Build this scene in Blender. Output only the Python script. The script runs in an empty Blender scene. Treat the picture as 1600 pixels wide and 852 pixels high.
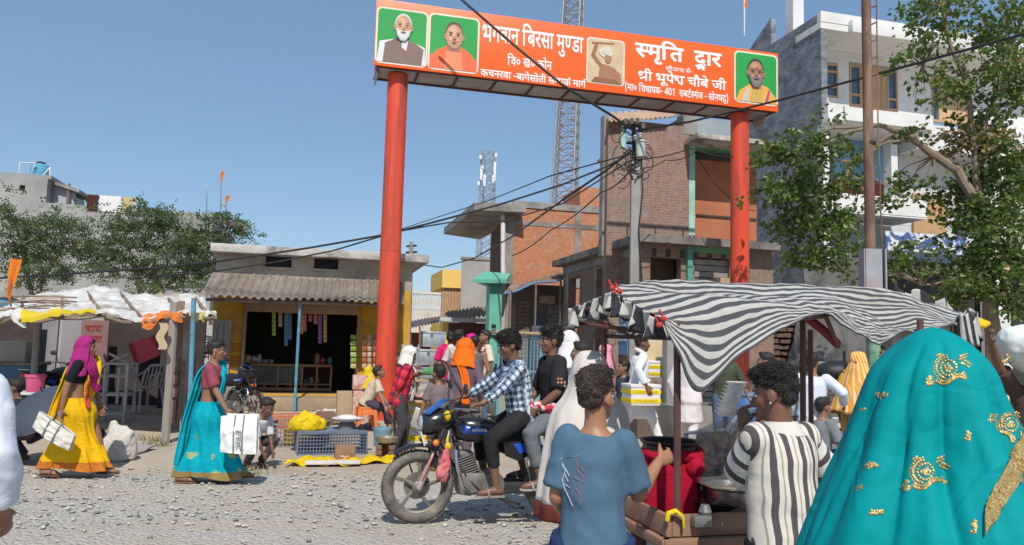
import bpy, bmesh, math, random
from mathutils import Vector as V, Matrix, noise
from mathutils.bvhtree import BVHTree
random.seed(7)
R = math.radians
S = bpy.context.scene
COL = S.collection
# ---------------- camera
CAMH = 1.55
cd = bpy.data.cameras.new('camera'); cam = bpy.data.objects.new('camera', cd); COL.objects.link(cam)
cd.sensor_width = 36; cd.sensor_fit = 'HORIZONTAL'; cd.lens = 27; cd.clip_start = 0.05; cd.clip_end = 3000
CM = Matrix.Rotation(R(90 + 5.43), 4, 'X') @ Matrix.Rotation(R(1.6), 4, 'Z')
cam.matrix_world = Matrix.Translation((0, 0, CAMH)) @ CM
S.camera = cam
# ---------------- sky and sun (sun behind the camera)
SUN = V((0.10, -1.0, 0)).normalized() * math.cos(R(50)) + V((0, 0, math.sin(R(50))))
w = bpy.data.worlds.new('World'); S.world = w; w.use_nodes = True
nt = w.node_tree; bg = nt.nodes['Background']
sky = nt.nodes.new('ShaderNodeTexSky'); sky.sky_type = 'NISHITA'; sky.sun_disc = False
sky.sun_elevation = R(50); sky.sun_rotation = math.atan2(SUN.x, SUN.y); sky.altitude = 100; sky.air_density = 1.0; sky.dust_density = 0.35; sky.ozone_density = 1.6
mx = nt.nodes.new('ShaderNodeMix'); mx.data_type = 'RGBA'; mx.inputs[0].default_value = .5; mx.inputs[7].default_value = (1.45, 2.65, 4.3, 1)
nt.links.new(sky.outputs[0], mx.inputs[6]); nt.links.new(mx.outputs[2], bg.inputs[0]); bg.inputs[1].default_value = 0.125
sl = bpy.data.lights.new('sun', 'SUN'); sl.energy = 4.0; sl.angle = R(0.53); sl.color = (1, .95, .87)
so = bpy.data.objects.new('sun', sl); COL.objects.link(so); so.rotation_euler = SUN.to_track_quat('Z', 'Y').to_euler()
S.view_settings.view_transform = 'Standard'; S.view_settings.look = 'None'; S.view_settings.exposure = 0.12; S.view_settings.gamma = 1
S.view_settings.use_curve_mapping = False
try:
    S.cycles.use_denoising = True; S.cycles.max_bounces = 6; S.cycles.transparent_max_bounces = 12
except Exception: pass

# ---------------- helpers: pixel rays of the 1600x852 photograph -> world
def ray(px, py):
    d = CM.to_3x3() @ V(((px - 800) / 1200, -(py - 426) / 1200, -1)); return d / d.y
def P(px, py, Y): return V((0, 0, CAMH)) + ray(px, py) * Y
def G(px, py, z=0.0):
    d = ray(px, py); return V((0, 0, CAMH)) + d * ((z - CAMH) / d.z)
TA = R(14.5); TX = V((math.cos(TA), math.sin(TA), 0)); SX = V((-math.sin(TA), math.cos(TA), 0)); UP = V((0, 0, 1))
def T(t, s, z=0): return TX * t + SX * s + UP * z          # street frame
def ts(p): return p.dot(TX), p.dot(SX)
def lerp(a, b, t): return a + (b - a) * t
def ipl(xs, ys, x):
    if x <= xs[0]: return ys[0]
    for i in range(1, len(xs)):
        if x <= xs[i]:
            return lerp(ys[i-1], ys[i], (x - xs[i-1]) / (xs[i] - xs[i-1]))
    return ys[-1]

# ---------------- materials
MATS = {}
class NG:
    def __init__(s, m): s.t = m.node_tree; s.n = s.t.nodes; s.l = s.t.links
    def new(s, typ, **k):
        n = s.n.new(typ)
        for a, b in k.items(): setattr(n, a, b)
        return n
    def put(s, sock, v):
        if isinstance(v, bpy.types.NodeSocket): s.l.new(v, sock)
        elif isinstance(v, (tuple, list)): sock.default_value = tuple(v) if len(v) == len(sock.default_value) else tuple(v) + (1,)
        else: sock.default_value = v
    def math(s, op, a, b=0.0, c=0.0):
        n = s.new('ShaderNodeMath', operation=op)
        for i, v in enumerate((a, b, c)): s.put(n.inputs[i], v)
        return n.outputs[0]
    def mix(s, f, a, b, mode='MIX'):
        n = s.new('ShaderNodeMix', data_type='RGBA', blend_type=mode)
        s.put(n.inputs[0], f); s.put(n.inputs[6], a); s.put(n.inputs[7], b); return n.outputs[2]
    def noise(s, co, sc, det=4, rough=.55, dist=0.0):
        n = s.new('ShaderNodeTexNoise'); s.put(n.inputs['Vector'], co)
        n.inputs['Scale'].default_value = sc; n.inputs['Detail'].default_value = det
        n.inputs['Roughness'].default_value = rough; n.inputs['Distortion'].default_value = dist
        return n.outputs[0]
    def ramp(s, f, stops):
        n = s.new('ShaderNodeValToRGB'); s.put(n.inputs[0], f); e = n.color_ramp.elements
        while len(e) < len(stops): e.new(.5)
        for x, (p, c) in zip(e, stops):
            x.position = p; x.color = (c, c, c, 1) if isinstance(c, (int, float)) else tuple(c) + (1,)
        return n.outputs[0]
    def co(s, kind='Object', scale=None):
        if kind == 'uvc': o = s.new('ShaderNodeAttribute', attribute_name='uvc').outputs['Vector']
        else: o = s.new('ShaderNodeTexCoord').outputs[kind]
        if scale:
            n = s.new('ShaderNodeVectorMath', operation='MULTIPLY'); s.put(n.inputs[0], o); n.inputs[1].default_value = scale; o = n.outputs[0]
        return o
    def xyz(s, v):
        n = s.new('ShaderNodeSeparateXYZ'); s.put(n.inputs[0], v); return n.outputs
    def bump(s, h, st, dist=.01, base=None):
        n = s.new('ShaderNodeBump'); s.put(n.inputs['Height'], h); n.inputs['Strength'].default_value = st; n.inputs['Distance'].default_value = dist
        if base is not None: s.l.new(base, n.inputs['Normal'])
        return n.outputs[0]
def newmat(name):
    m = bpy.data.materials.new(name); m.use_nodes = True; g = NG(m); b = m.node_tree.nodes['Principled BSDF']; MATS[name] = m
    return m, g, b
def mat(name, c1, c2=None, sc=6., rough=.75, metal=0., bump=0., bsc=None, dist=.01, spec=.4, stain=None, ssc=1.2, sheen=0., det=5, stretch=None, alpha=1.0, trans=0.):
    if name in MATS: return MATS[name]
    m, g, b = newmat(name); co = g.co('Object', stretch)
    if c2 is None: c2 = tuple(x * .82 for x in c1)
    col = g.mix(g.ramp(g.noise(co, sc, det), [(.32, 0), (.68, 1)]), c1, c2)
    if stain: col = g.mix(g.math('MULTIPLY', g.ramp(g.noise(co, ssc, 6, .62, .6), [(.47, 0), (.66, 1)]), .8), col, stain)
    g.put(b.inputs['Base Color'], col)
    g.put(b.inputs['Roughness'], g.math('ADD', rough - .08, g.math('MULTIPLY', g.noise(co, sc * 2.3, 3), .16)))
    b.inputs['Metallic'].default_value = metal; b.inputs['Specular IOR Level'].default_value = spec
    if sheen: b.inputs['Sheen Weight'].default_value = sheen; b.inputs['Sheen Roughness'].default_value = .5
    if bump: g.put(b.inputs['Normal'], g.bump(g.noise(co, bsc or sc * 6, 5), bump, dist))
    if trans: b.inputs['Transmission Weight'].default_value = trans
    if alpha < 1: b.inputs['Alpha'].default_value = alpha
    return m
def cloth(name, c, c2=None, rough=.85, fold=.35, fsc=7, pat=None, thin=0.0, spec=.15):
    """woven cloth with soft crumples; pat(g, u, v, base) -> colour"""
    if name in MATS: return MATS[name]
    m, g, b = newmat(name); co = g.co('Object')
    base = g.mix(g.noise(co, 5, 4), c, c2 or tuple(x * .8 for x in c))
    if pat:
        x = g.xyz(g.co('uvc')); base = pat(g, x[0], x[1], base)
    g.put(b.inputs['Base Color'], base); b.inputs['Roughness'].default_value = rough; b.inputs['Specular IOR Level'].default_value = spec
    b.inputs['Sheen Weight'].default_value = .0
    n1 = g.bump(g.noise(co, fsc, 2, .4, 1.2), fold, .035)
    g.put(b.inputs['Normal'], g.bump(g.noise(co, 420, 2), .12, .001, n1))
    if thin:
        tr = g.new('ShaderNodeBsdfTranslucent'); g.put(tr.inputs[0], base); mx = g.new('ShaderNodeMixShader'); mx.inputs[0].default_value = thin
        out = m.node_tree.nodes['Material Output']; g.l.new(b.outputs[0], mx.inputs[1]); g.l.new(tr.outputs[0], mx.inputs[2]); g.l.new(mx.outputs[0], out.inputs[0])
    return m
def band(g, x, period, duty, off=0.0):
    f = g.math('FRACT', g.math('ADD', g.math('DIVIDE', x, period), off + 100)); return g.math('LESS_THAN', f, duty)

# ---------------- mesh builder
class MB:
    def __init__(s): s.v = []; s.f = []; s.m = []; s.uv = []; s.mi = 0; s.X = None
    def add(s, vs, fs, uv=None):
        o = len(s.v)
        if s.X is not None: vs = [s.X @ V(p) for p in vs]
        s.v += [V(p) for p in vs]; s.f += [tuple(i + o for i in f) for f in fs]; s.m += [s.mi] * len(fs)
        s.uv += uv if uv else [(0, 0)] * len(vs); return s
    def box(s, c, sz, ax=None, bev=0.0):
        """box centred c; ax = (x,y,z) axes"""
        a = ax or (V((1, 0, 0)), V((0, 1, 0)), V((0, 0, 1))); c = V(c)
        h = [k / 2 for k in sz]
        if bev <= 0:
            vs = [c + a[0]*h[0]*i + a[1]*h[1]*j + a[2]*h[2]*k for k in (-1, 1) for j in (-1, 1) for i in (-1, 1)]
            return s.add(vs, [(0, 2, 3, 1), (4, 5, 7, 6), (0, 1, 5, 4), (2, 6, 7, 3), (0, 4, 6, 2), (1, 3, 7, 5)])
        bm = bmesh.new(); bmesh.ops.create_cube(bm, size=1)
        for v in bm.verts: v.co = V((v.co.x * sz[0], v.co.y * sz[1], v.co.z * sz[2]))
        bmesh.ops.bevel(bm, geom=bm.edges[:] , offset=min(bev, min(sz) * .45), segments=2, affect='EDGES', profile=.6)
        bm.verts.index_update()
        vs = [c + a[0]*v.co.x + a[1]*v.co.y + a[2]*v.co.z for v in bm.verts]; fs = [tuple(v.index for v in f.verts) for f in bm.faces]; bm.free()
        return s.add(vs, fs)
    def sbox(s, t0, t1, s0, s1, z0, z1, bev=0.0):
        return s.box(T((t0+t1)/2, (s0+s1)/2, (z0+z1)/2), (t1-t0, s1-s0, z1-z0), (TX, SX, UP), bev)
    def rings(s, rs, cap0=True, cap1=True, closed=True, uv=None):
        n = len(rs[0]); vs = [p for r in rs for p in r]; fs = []
        for i in range(len(rs) - 1):
            for j in range(n if closed else n - 1):
                k = (j + 1) % n; fs.append((i*n+j, i*n+k, (i+1)*n+k, (i+1)*n+j))
        if cap0 and closed: fs.append(tuple(range(n))[::-1])
        if cap1 and closed: fs.append(tuple((len(rs)-1)*n + j for j in range(n)))
        return s.add(vs, fs, uv)
    def tube(s, pts, rad, n=10, asp=1.0, ref=None, rnd=True, closed=False):
        """tube through pts; rad number or list; asp = second radius factor along ref x direction"""
        pts = [V(p) for p in pts]; k = len(pts)
        if not isinstance(rad, (list, tuple)): rad = [rad] * k
        if not isinstance(asp, (list, tuple)): asp = [asp] * k
        d = [(pts[min(i+1, k-1)] - pts[max(i-1, 0)]).normalized() for i in range(k)]
        if closed: d = [(pts[(i+1) % k] - pts[i-1]).normalized() for i in range(k)]
        a = V(ref) if ref is not None else (V((0, 0, 1)) if abs(d[0].z) < .9 else V((1, 0, 0)))
        cs = []
        for i in range(k):
            a2 = a - d[i] * a.dot(d[i])
            if a2.length < 1e-4: a2 = d[i].orthogonal()
            a2.normalize(); b2 = d[i].cross(a2); cs.append((pts[i], d[i], a2, b2, rad[i], asp[i]))
            if ref is None: a = a2
        R_ = []; uv = []; L = 0
        ext = []
        if rnd and not closed:
            c0 = cs[0]; ext0 = [(c0[0] - c0[1]*c0[4]*.8, c0[1], c0[2], c0[3], c0[4]*.35, c0[5]), (c0[0] - c0[1]*c0[4]*.45, c0[1], c0[2], c0[3], c0[4]*.8, c0[5])]
            c1 = cs[-1]; ext1 = [(c1[0] + c1[1]*c1[4]*.45, c1[1], c1[2], c1[3], c1[4]*.8, c1[5]), (c1[0] + c1[1]*c1[4]*.8, c1[1], c1[2], c1[3], c1[4]*.35, c1[5])]
            cs = ext0 + cs + ext1
        rm = sum(rad) / len(rad); lp = cs[0][0]
        for c in cs:
            L += (c[0] - lp).length; lp = c[0]
            for j in range(n):
                t = 2 * math.pi * j / n
                R_.append(c[0] + c[2] * (math.cos(t) * c[4]) + c[3] * (math.sin(t) * c[4] * c[5])); uv.append((t * rm, L))
        rr = [R_[i*n:(i+1)*n] for i in range(len(cs))]
        if closed: rr.append(rr[0]); uv += uv[:n]
        return s.rings(rr, not closed, not closed, True, uv)
    def ell(s, c, r, ax=None, nu=14, nv=9):
        a = ax or (V((1, 0, 0)), V((0, 1, 0)), V((0, 0, 1))); c = V(c)
        if not isinstance(r, (tuple, list)): r = (r, r, r)
        vs = []; uv = []
        for i in range(nv + 1):
            p = math.pi * (i + (.15 if i == 0 else -.15 if i == nv else 0)) / nv
            for j in range(nu):
                t = 2 * math.pi * j / nu
                vs.append(c + a[0]*(r[0]*math.sin(p)*math.cos(t)) + a[1]*(r[1]*math.sin(p)*math.sin(t)) - a[2]*(r[2]*math.cos(p))); uv.append((t*r[0], p*r[2]))
        return s.rings([vs[i*nu:(i+1)*nu] for i in range(nv+1)], True, True, True, uv)
    def lathe(s, prof, c=(0, 0, 0), n=20, ax=None, cap0=True, cap1=True):
        a = ax or (V((1, 0, 0)), V((0, 1, 0)), V((0, 0, 1))); c = V(c)
        return s.rings([[c + a[0]*(r*math.cos(2*math.pi*j/n)) + a[1]*(r*math.sin(2*math.pi*j/n)) + a[2]*z for j in range(n)] for r, z in prof], cap0, cap1)
    def prism(s, poly, d):
        """polygon (list of 3D points) extruded by vector d"""
        poly = [V(p) for p in poly]; n = len(poly); d = V(d)
        return s.add(poly + [p + d for p in poly], [tuple(range(n))[::-1], tuple(range(n, 2*n))] + [(i, (i+1) % n, n + (i+1) % n, n + i) for i in range(n)])
    def sheet(s, fn, nu, nv, th=.01):
        """thick sheet from fn(u,v)->point, u,v in 0..1"""
        pts = [[V(fn(i/nu, j/nv)) for j in range(nv+1)] for i in range(nu+1)]
        nr = []
        for i in range(nu+1):
            for j in range(nv+1):
                a = pts[min(i+1, nu)][j] - pts[max(i-1, 0)][j]; b = pts[i][min(j+1, nv)] - pts[i][max(j-1, 0)]
                q = a.cross(b); nr.append(q.normalized() if q.length > 1e-9 else V((0, 0, 1)))
        fl = [p for r in pts for p in r]; N = len(fl); W = nv + 1
        uv = [(i/nu, j/nv) for i in range(nu+1) for j in range(nv+1)]
        fs = []
        for i in range(nu):
            for j in range(nv):
                a, b, c, d = i*W+j, (i+1)*W+j, (i+1)*W+j+1, i*W+j+1
                fs += [(a, b, c, d), (N+d, N+c, N+b, N+a)]
        bd = [i*W for i in range(nu+1)] + [nu*W+j for j in range(1, W)] + [i*W+nv for i in range(nu-1, -1, -1)] + [j for j in range(nv-1, 0, -1)]
        for i in range(len(bd)): a, b = bd[i], bd[(i+1) % len(bd)]; fs.append((b, a, N+a, N+b))
        return s.add([p + q*(th/2) for p, q in zip(fl, nr)] + [p - q*(th/2) for p, q in zip(fl, nr)], fs, uv + uv)
    def mesh(s, name, inv=None, smooth=True, uv=False, ang=40):
        me = bpy.data.meshes.new(name); vs = s.v if inv is None else [inv @ p for p in s.v]
        me.from_pydata([tuple(p) for p in vs], [], s.f); me.polygons.foreach_set('material_index', s.m)
        if uv:
            at = me.attributes.new('uvc', 'FLOAT_VECTOR', 'POINT'); at.data.foreach_set('vector', [c for q in s.uv for c in (q[0], q[1], 0)])
        bm = bmesh.new(); bm.from_mesh(me); bmesh.ops.recalc_face_normals(bm, faces=bm.faces[:]); bm.to_mesh(me); bm.free()
        if smooth:
            me.polygons.foreach_set('use_smooth', [True] * len(me.polygons))
            if ang: me.set_sharp_from_angle(angle=R(ang))
        me.update(); return me
    def build(s, name, mats, par=None, smooth=True, uv=False, ang=40, label=None):
        if par is not None: me = s.mesh(name, ROOTM[par.name].inverted(), smooth, uv, ang)
        else:
            lo = V([min(p[i] for p in s.v) for i in range(3)]); hi = V([max(p[i] for p in s.v) for i in range(3)])
            o = V(((lo.x+hi.x)/2, (lo.y+hi.y)/2, lo.z)); me = s.mesh(name, Matrix.Translation(-o), smooth, uv, ang)
        return link(name, me, mats, par, None if par is not None else o, label)
ROOTM = {}
def link(name, me, mats, par=None, loc=None, label=None):
    ob = bpy.data.objects.new(name, me); COL.objects.link(ob)
    for m in (mats if isinstance(mats, (list, tuple)) else [mats]): me.materials.append(m)
    if par is not None: ob.parent = par; ROOTM[ob.name] = ROOTM[par.name]
    elif loc is not None: ob.location = loc; ROOTM[ob.name] = Matrix.Translation(V(loc))
    if label: ob['label'] = label
    return ob
def thing(name, label, cat, loc=(0, 0, 0), rz=0., group=None):
    o = bpy.data.objects.new(name, None); o.empty_display_size = .2; COL.objects.link(o); o.location = loc; o.rotation_euler = (0, 0, rz)
    ROOTM[o.name] = Matrix.Translation(V(loc)) @ Matrix.Rotation(rz, 4, 'Z'); tag(o, label, cat, group); return o
def tag(o, label, cat, group=None):
    o['label'] = label; o['category'] = cat
    if group: o['group'] = group
    return o
def struct(o, k='structure'): o['kind'] = k; return o
def kids(o): return [c for c in bpy.data.objects if c.parent == o]
def copy_tree(o, loc=None, rz=None, label=None, par=None, scale=None, group=None):
    c = o.copy(); COL.objects.link(c)
    if par is not None: c.parent = par
    else:
        if loc is not None: c.location = loc
        if rz is not None: c.rotation_euler = (0, 0, rz)
        if scale: c.scale = scale if isinstance(scale, (tuple, list)) else (scale,) * 3
        if label: c['label'] = label
        if group: c['group'] = group
        ROOTM[c.name] = Matrix.Translation(c.location) @ Matrix.Rotation(c.rotation_euler.z, 4, 'Z')
    for ch in kids(o): copy_tree(ch, par=c)
    return c
def fuse(mb, vox, name, mats, par=None, smooth=4, fn=None, uv=False, label=None, loc=None, ang=0):
    """one continuous surface from overlapping closed pieces, built in the parent's own frame"""
    me = mb.mesh('t', None, False); ob = bpy.data.objects.new('t', me); COL.objects.link(ob)
    md = ob.modifiers.new('r', 'REMESH'); md.mode = 'VOXEL'; md.voxel_size = vox; md.use_smooth_shade = True
    if smooth: sm = ob.modifiers.new('s', 'SMOOTH'); sm.factor = .5; sm.iterations = smooth
    bpy.context.view_layer.update()
    ev = ob.evaluated_get(bpy.context.evaluated_depsgraph_get()); m2 = bpy.data.meshes.new_from_object(ev); m2.name = name
    bpy.data.objects.remove(ob); bpy.data.meshes.remove(me)
    if fn:
        m2.update(); ns = [v.normal.copy() for v in m2.vertices]; cs = [v.co.copy() for v in m2.vertices]
        m2.vertices.foreach_set('co', [k for c, n in zip(cs, ns) for k in (c + n * fn(c, n))])
    if uv:
        tr = BVHTree.FromPolygons(mb.v, mb.f); o = []
        for v in m2.vertices:
            q, _, i, _ = tr.find_nearest(v.co)
            ws = [1 / ((mb.v[k] - q).length + 1e-5) for k in mb.f[i]]; us = [mb.uv[k] for k in mb.f[i]]
            if max(u[0] for u in us) - min(u[0] for u in us) > .12: us = [us[max(range(len(ws)), key=lambda k: ws[k])]] * len(ws)
            W = sum(ws); o += [sum(a*u[0] for a, u in zip(ws, us)) / W, sum(a*u[1] for a, u in zip(ws, us)) / W, 0]
        at = m2.attributes.new('uvc', 'FLOAT_VECTOR', 'POINT'); at.data.foreach_set('vector', o)
    m2.polygons.foreach_set('use_smooth', [True] * len(m2.polygons)); m2.materials.clear(); m2.update()
    return link(name, m2, mats, par, loc, label)
def hz(px): return 540 + (px - 800) * .028        # horizon row of a column
def ST(px, py, s):
    d = ray(px, py); o = V((0, 0, CAMH)); return o + d * ((s - o.dot(SX)) / d.dot(SX))
def TT(px, py, t):
    d = ray(px, py); o = V((0, 0, CAMH)); return o + d * ((t - o.dot(TX)) / d.dot(TX))
def wall(mb, O, A, L, z0, z1, N, th, holes=()):
    """wall from O along A (length L), thickness th along N, with rectangular holes (a0,a1,z0,z1)"""
    xs = sorted({0, L} | {h[i] for h in holes for i in (0, 1)}); zs = sorted({z0, z1} | {h[i] for h in holes for i in (2, 3)})
    for i in range(len(xs) - 1):
        run = None
        for j in range(len(zs) - 1):
            cx = (xs[i]+xs[i+1])/2; cz = (zs[j]+zs[j+1])/2
            hole = any(h[0] < cx < h[1] and h[2] < cz < h[3] for h in holes) or cx < 0 or cx > L or cz < z0 or cz > z1
            if hole:
                if run is not None: _wb(mb, O, A, N, th, xs[i], xs[i+1], run, zs[j]); run = None
            elif run is None: run = zs[j]
        if run is not None: _wb(mb, O, A, N, th, xs[i], xs[i+1], run, zs[-1])
def _wb(mb, O, A, N, th, a0, a1, z0, z1):
    mb.box(O + A*((a0+a1)/2) + N*(th/2) + UP*((z0+z1)/2 - O.z), (a1-a0, th, z1-z0), (A, N, UP))

# ======================================================= ground
gm, g, bs = newmat('earth'); co = g.co('Object')
c = g.mix(g.ramp(g.noise(co, .5, 6, .6), [(.35, 0), (.65, 1)]), (.50, .425, .335), (.40, .325, .245))
c = g.mix(g.math('MULTIPLY', g.ramp(g.noise(co, 2.2, 7, .7), [(.5, 0), (.7, 1)]), .6), c, (.50, .42, .31))
g.put(bs.inputs['Base Color'], c); bs.inputs['Roughness'].default_value = .95; bs.inputs['Specular IOR Level'].default_value = .1
g.put(bs.inputs['Normal'], g.bump(g.noise(co, 25, 8, .7), .8, .03))
mb = MB(); mb.add([(-500, -30, 0), (500, -30, 0), (500, 900, 0), (-500, 900, 0)], [(0, 1, 2, 3)])
struct(mb.build('ground', gm, smooth=False))
rm, g, bs = newmat('road_gravel'); co = g.co('Object')
vo = g.new('ShaderNodeTexVoronoi'); g.put(vo.inputs['Vector'], co); vo.inputs['Scale'].default_value = 34; vo.inputs['Randomness'].default_value = 1
c = g.mix(g.ramp(g.xyz(vo.outputs['Color'])[0], [(.1, 0), (.9, 1)]), (.47, .435, .38), (.60, .565, .505))
c = g.mix(g.ramp(g.noise(g.co('Object', (.35, 1.5, 1)), .9, 6, .65, .5), [(.44, 0), (.57, 1)]), c, (.55, .485, .40))
g.put(bs.inputs['Base Color'], c); bs.inputs['Roughness'].default_value = .92; bs.inputs['Specular IOR Level'].default_value = .15
h = g.math('ADD', g.math('MULTIPLY', vo.outputs['Distance'], -1.6), g.noise(co, 60, 6, .7))
g.put(bs.inputs['Normal'], g.bump(h, .9, .022))
rnd = random.Random(3)
mb = MB(); NX = 120; rows = []
def road_edge(x): return 9.05 + .25*(x*.25) + .35*noise.noise(V((x*.5, 3, 0))) + .14*noise.noise(V((x*2.3, 7, 0)))
for j in range(25):
    row = []
    for i in range(NX + 1):
        x = -16 + 32*i/NX; y = lerp(-3, road_edge(x), j/24)
        z = .004 + .035*max(0, noise.noise(V((x*.8, y*.8, 1))) + .2*noise.noise(V((x*3, y*3, 5))) + .1)
        if j == 24: z = .002
        row.append((x, y, z))
    rows.append(row)
mb.rings(rows, False, False, False); struct(mb.build('road', rm, ang=0))
# loose stones of the road
def stone_mb(n, seed, yr, szr, xlim, pale=.3):
    rnd = random.Random(seed); mb = MB()
    oc = [(1,0,0),(0,1,0),(-1,0,0),(0,-1,0),(.7,.7,.6),(-.7,.7,.6),(-.7,-.7,.6),(.7,-.7,.6),(0,0,1),(0,0,-.6)]
    of = [(0,1,4),(1,2,5),(2,3,6),(3,0,7),(0,4,7),(1,5,4),(2,6,5),(3,7,6),(4,8,7),(4,5,8),(5,6,8),(6,7,8),(1,0,9),(2,1,9),(3,2,9),(0,3,9)]
    for _ in range(n):
        y = yr[0] + (yr[1]-yr[0]) * rnd.random()**1.25; x = rnd.uniform(-1, 1) * (y*.72 + .4)
        if noise.noise(V((x*.7, y*.9, 4))) < -.15 and rnd.random() < .75: continue
        if y > road_edge(x) + .5*rnd.random(): continue
        k = szr[0] + (szr[1]-szr[0]) * rnd.random()**4; k *= .55 + .09*y
        a = rnd.random()*6.3; ca, sa = math.cos(a), math.sin(a); sx, sy, sz = k*rnd.uniform(.7, 1.4), k*rnd.uniform(.6, 1), k*rnd.uniform(.35, .8)
        z = .012 + sz*.25; mb.mi = rnd.choice((0, 0, 1, 1, 2, 3))
        vs = []
        for p in oc:
            q = (p[0]*sx*rnd.uniform(.75, 1.2), p[1]*sy*rnd.uniform(.75, 1.2), p[2]*sz*rnd.uniform(.7, 1.2)); vs.append((x + q[0]*ca - q[1]*sa, y + q[0]*sa + q[1]*ca, z + q[2]))
        mb.add(vs, of)
    return mb
SM = [mat('stone_grey', (.48, .465, .44), (.38, .37, .35), 9, .85, spec=.25), mat('stone_tan', (.50, .44, .36), (.40, .345, .275), 9, .9, spec=.2),
      mat('stone_pale', (.56, .53, .48), (.47, .445, .40), 9, .85), mat('stone_dark', (.24, .23, .22), (.17, .165, .16), 9, .8)]
struct(stone_mb(22000, 5, (2.2, 9.6), (.004, .026), 8).build('gravel_stones', SM, smooth=False), 'stuff')
# rubble and litter scraps along the verge
rnd = random.Random(21); mb = MB()
for _ in range(420):
    x = rnd.uniform(-9, 7); y = road_edge(x) + rnd.random()**2*4.5 - .3; k = rnd.uniform(.006, .026); mb.mi = rnd.choice((0, 1, 1, 1))
    mb.ell((x, y, k*.4), (k*rnd.uniform(.7, 1.5), k, k*.6), None, 5, 3)
struct(mb.build('verge_rubble', SM[:3], smooth=False), 'stuff')

# ======================================================= gate over the side street
red = mat('gate_red', (.74, .085, .035), (.66, .07, .03), 3, .42, stain=(.30, .065, .045), ssc=1.6, spec=.4, bump=.06, bsc=20, stretch=(3, 3, .35))
orange = mat('sign_orange', (.92, .135, .018), (.88, .12, .016), 2, .4, spec=.45)
white = mat('letter_white', (.86, .86, .84), (.8, .8, .78), 3, .5)
angle = mat('frame_maroon', (.10, .025, .022), None, 4, .6)
panelg = mat('underside_grey', (.42, .39, .40), (.33, .31, .32), 1.2, .6, stain=(.25, .22, .22))
pl = P(603, 560, 15.6); gs = ts(pl)[1]; gt0 = ts(pl)[0]; gt1 = ts(ST(1156, 560, gs))[0]
bsf = gs - .42
def brd(px, py): p = ST(px, py, bsf); return ts(p)[0], p.z
bt0 = brd(586, 53)[0]; bt1 = brd(1216, 126)[0]
bz1 = (brd(588, 2)[1] + brd(1217, 80)[1]) / 2; bz0 = (brd(585, 105)[1] + brd(1215, 172)[1]) / 2
gate = thing('street_gate', 'tall red steel gate whose orange signboard with white lettering and portraits spans the side street', 'gate', T((gt0+gt1)/2, gs))
for tx in (gt0, gt1):
    mb = MB(); mb.lathe([(.215, -.2), (.213, 2), (.21, bz0 - .02)], T(tx, gs), 28); 
    mb.lathe([(.217, 3.4), (.217, 3.415)], T(tx, gs), 28); mb.build('post', red, gate)
mb = MB(); mb.sbox(bt0, bt1, bsf, bsf + .05, bz0, bz1, .008); mb.build('sign_board', orange, gate)
mb = MB(); mb.sbox(bt0 + .12, bt1 - .1, bsf + .06, bsf + .84, bz0 + .012, bz0 + .03); mb.build('underside_panel', panelg, gate)
mb = MB()
for s_ in (bsf + .06, bsf + .84):
    for z_ in (bz0 + .01, bz1 - .1): mb.sbox(bt0 + .06, bt1 - .06, s_ - .03, s_ + .03, z_ - .03, z_ + .02)
n = 11
for i in range(n + 1):
    tx = lerp(bt0 + .1, bt1 - .1, i/n)
    mb.sbox(tx - .025, tx + .025, bsf + .05, bsf + .85, bz0 - .012, bz0 + .010); mb.sbox(tx - .02, tx + .02, bsf + .82, bsf + .86, bz0 + .05, bz1 - .1)
mb.build('back_frame', angle, gate)
mb = MB(); mb.sbox(bt0 + .08, bt0 + .11, bsf + .3, bsf + .8, bz0 - .16, bz0 + .1); mb.build('end_plate', panelg, gate); mb = MB(); mb.sbox(bt1 - .16, bt1 - .12, bsf + .35, bsf + .8, bz0 - .2, bz0 + .1); mb.build('end_plate', panelg, gate)
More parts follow.
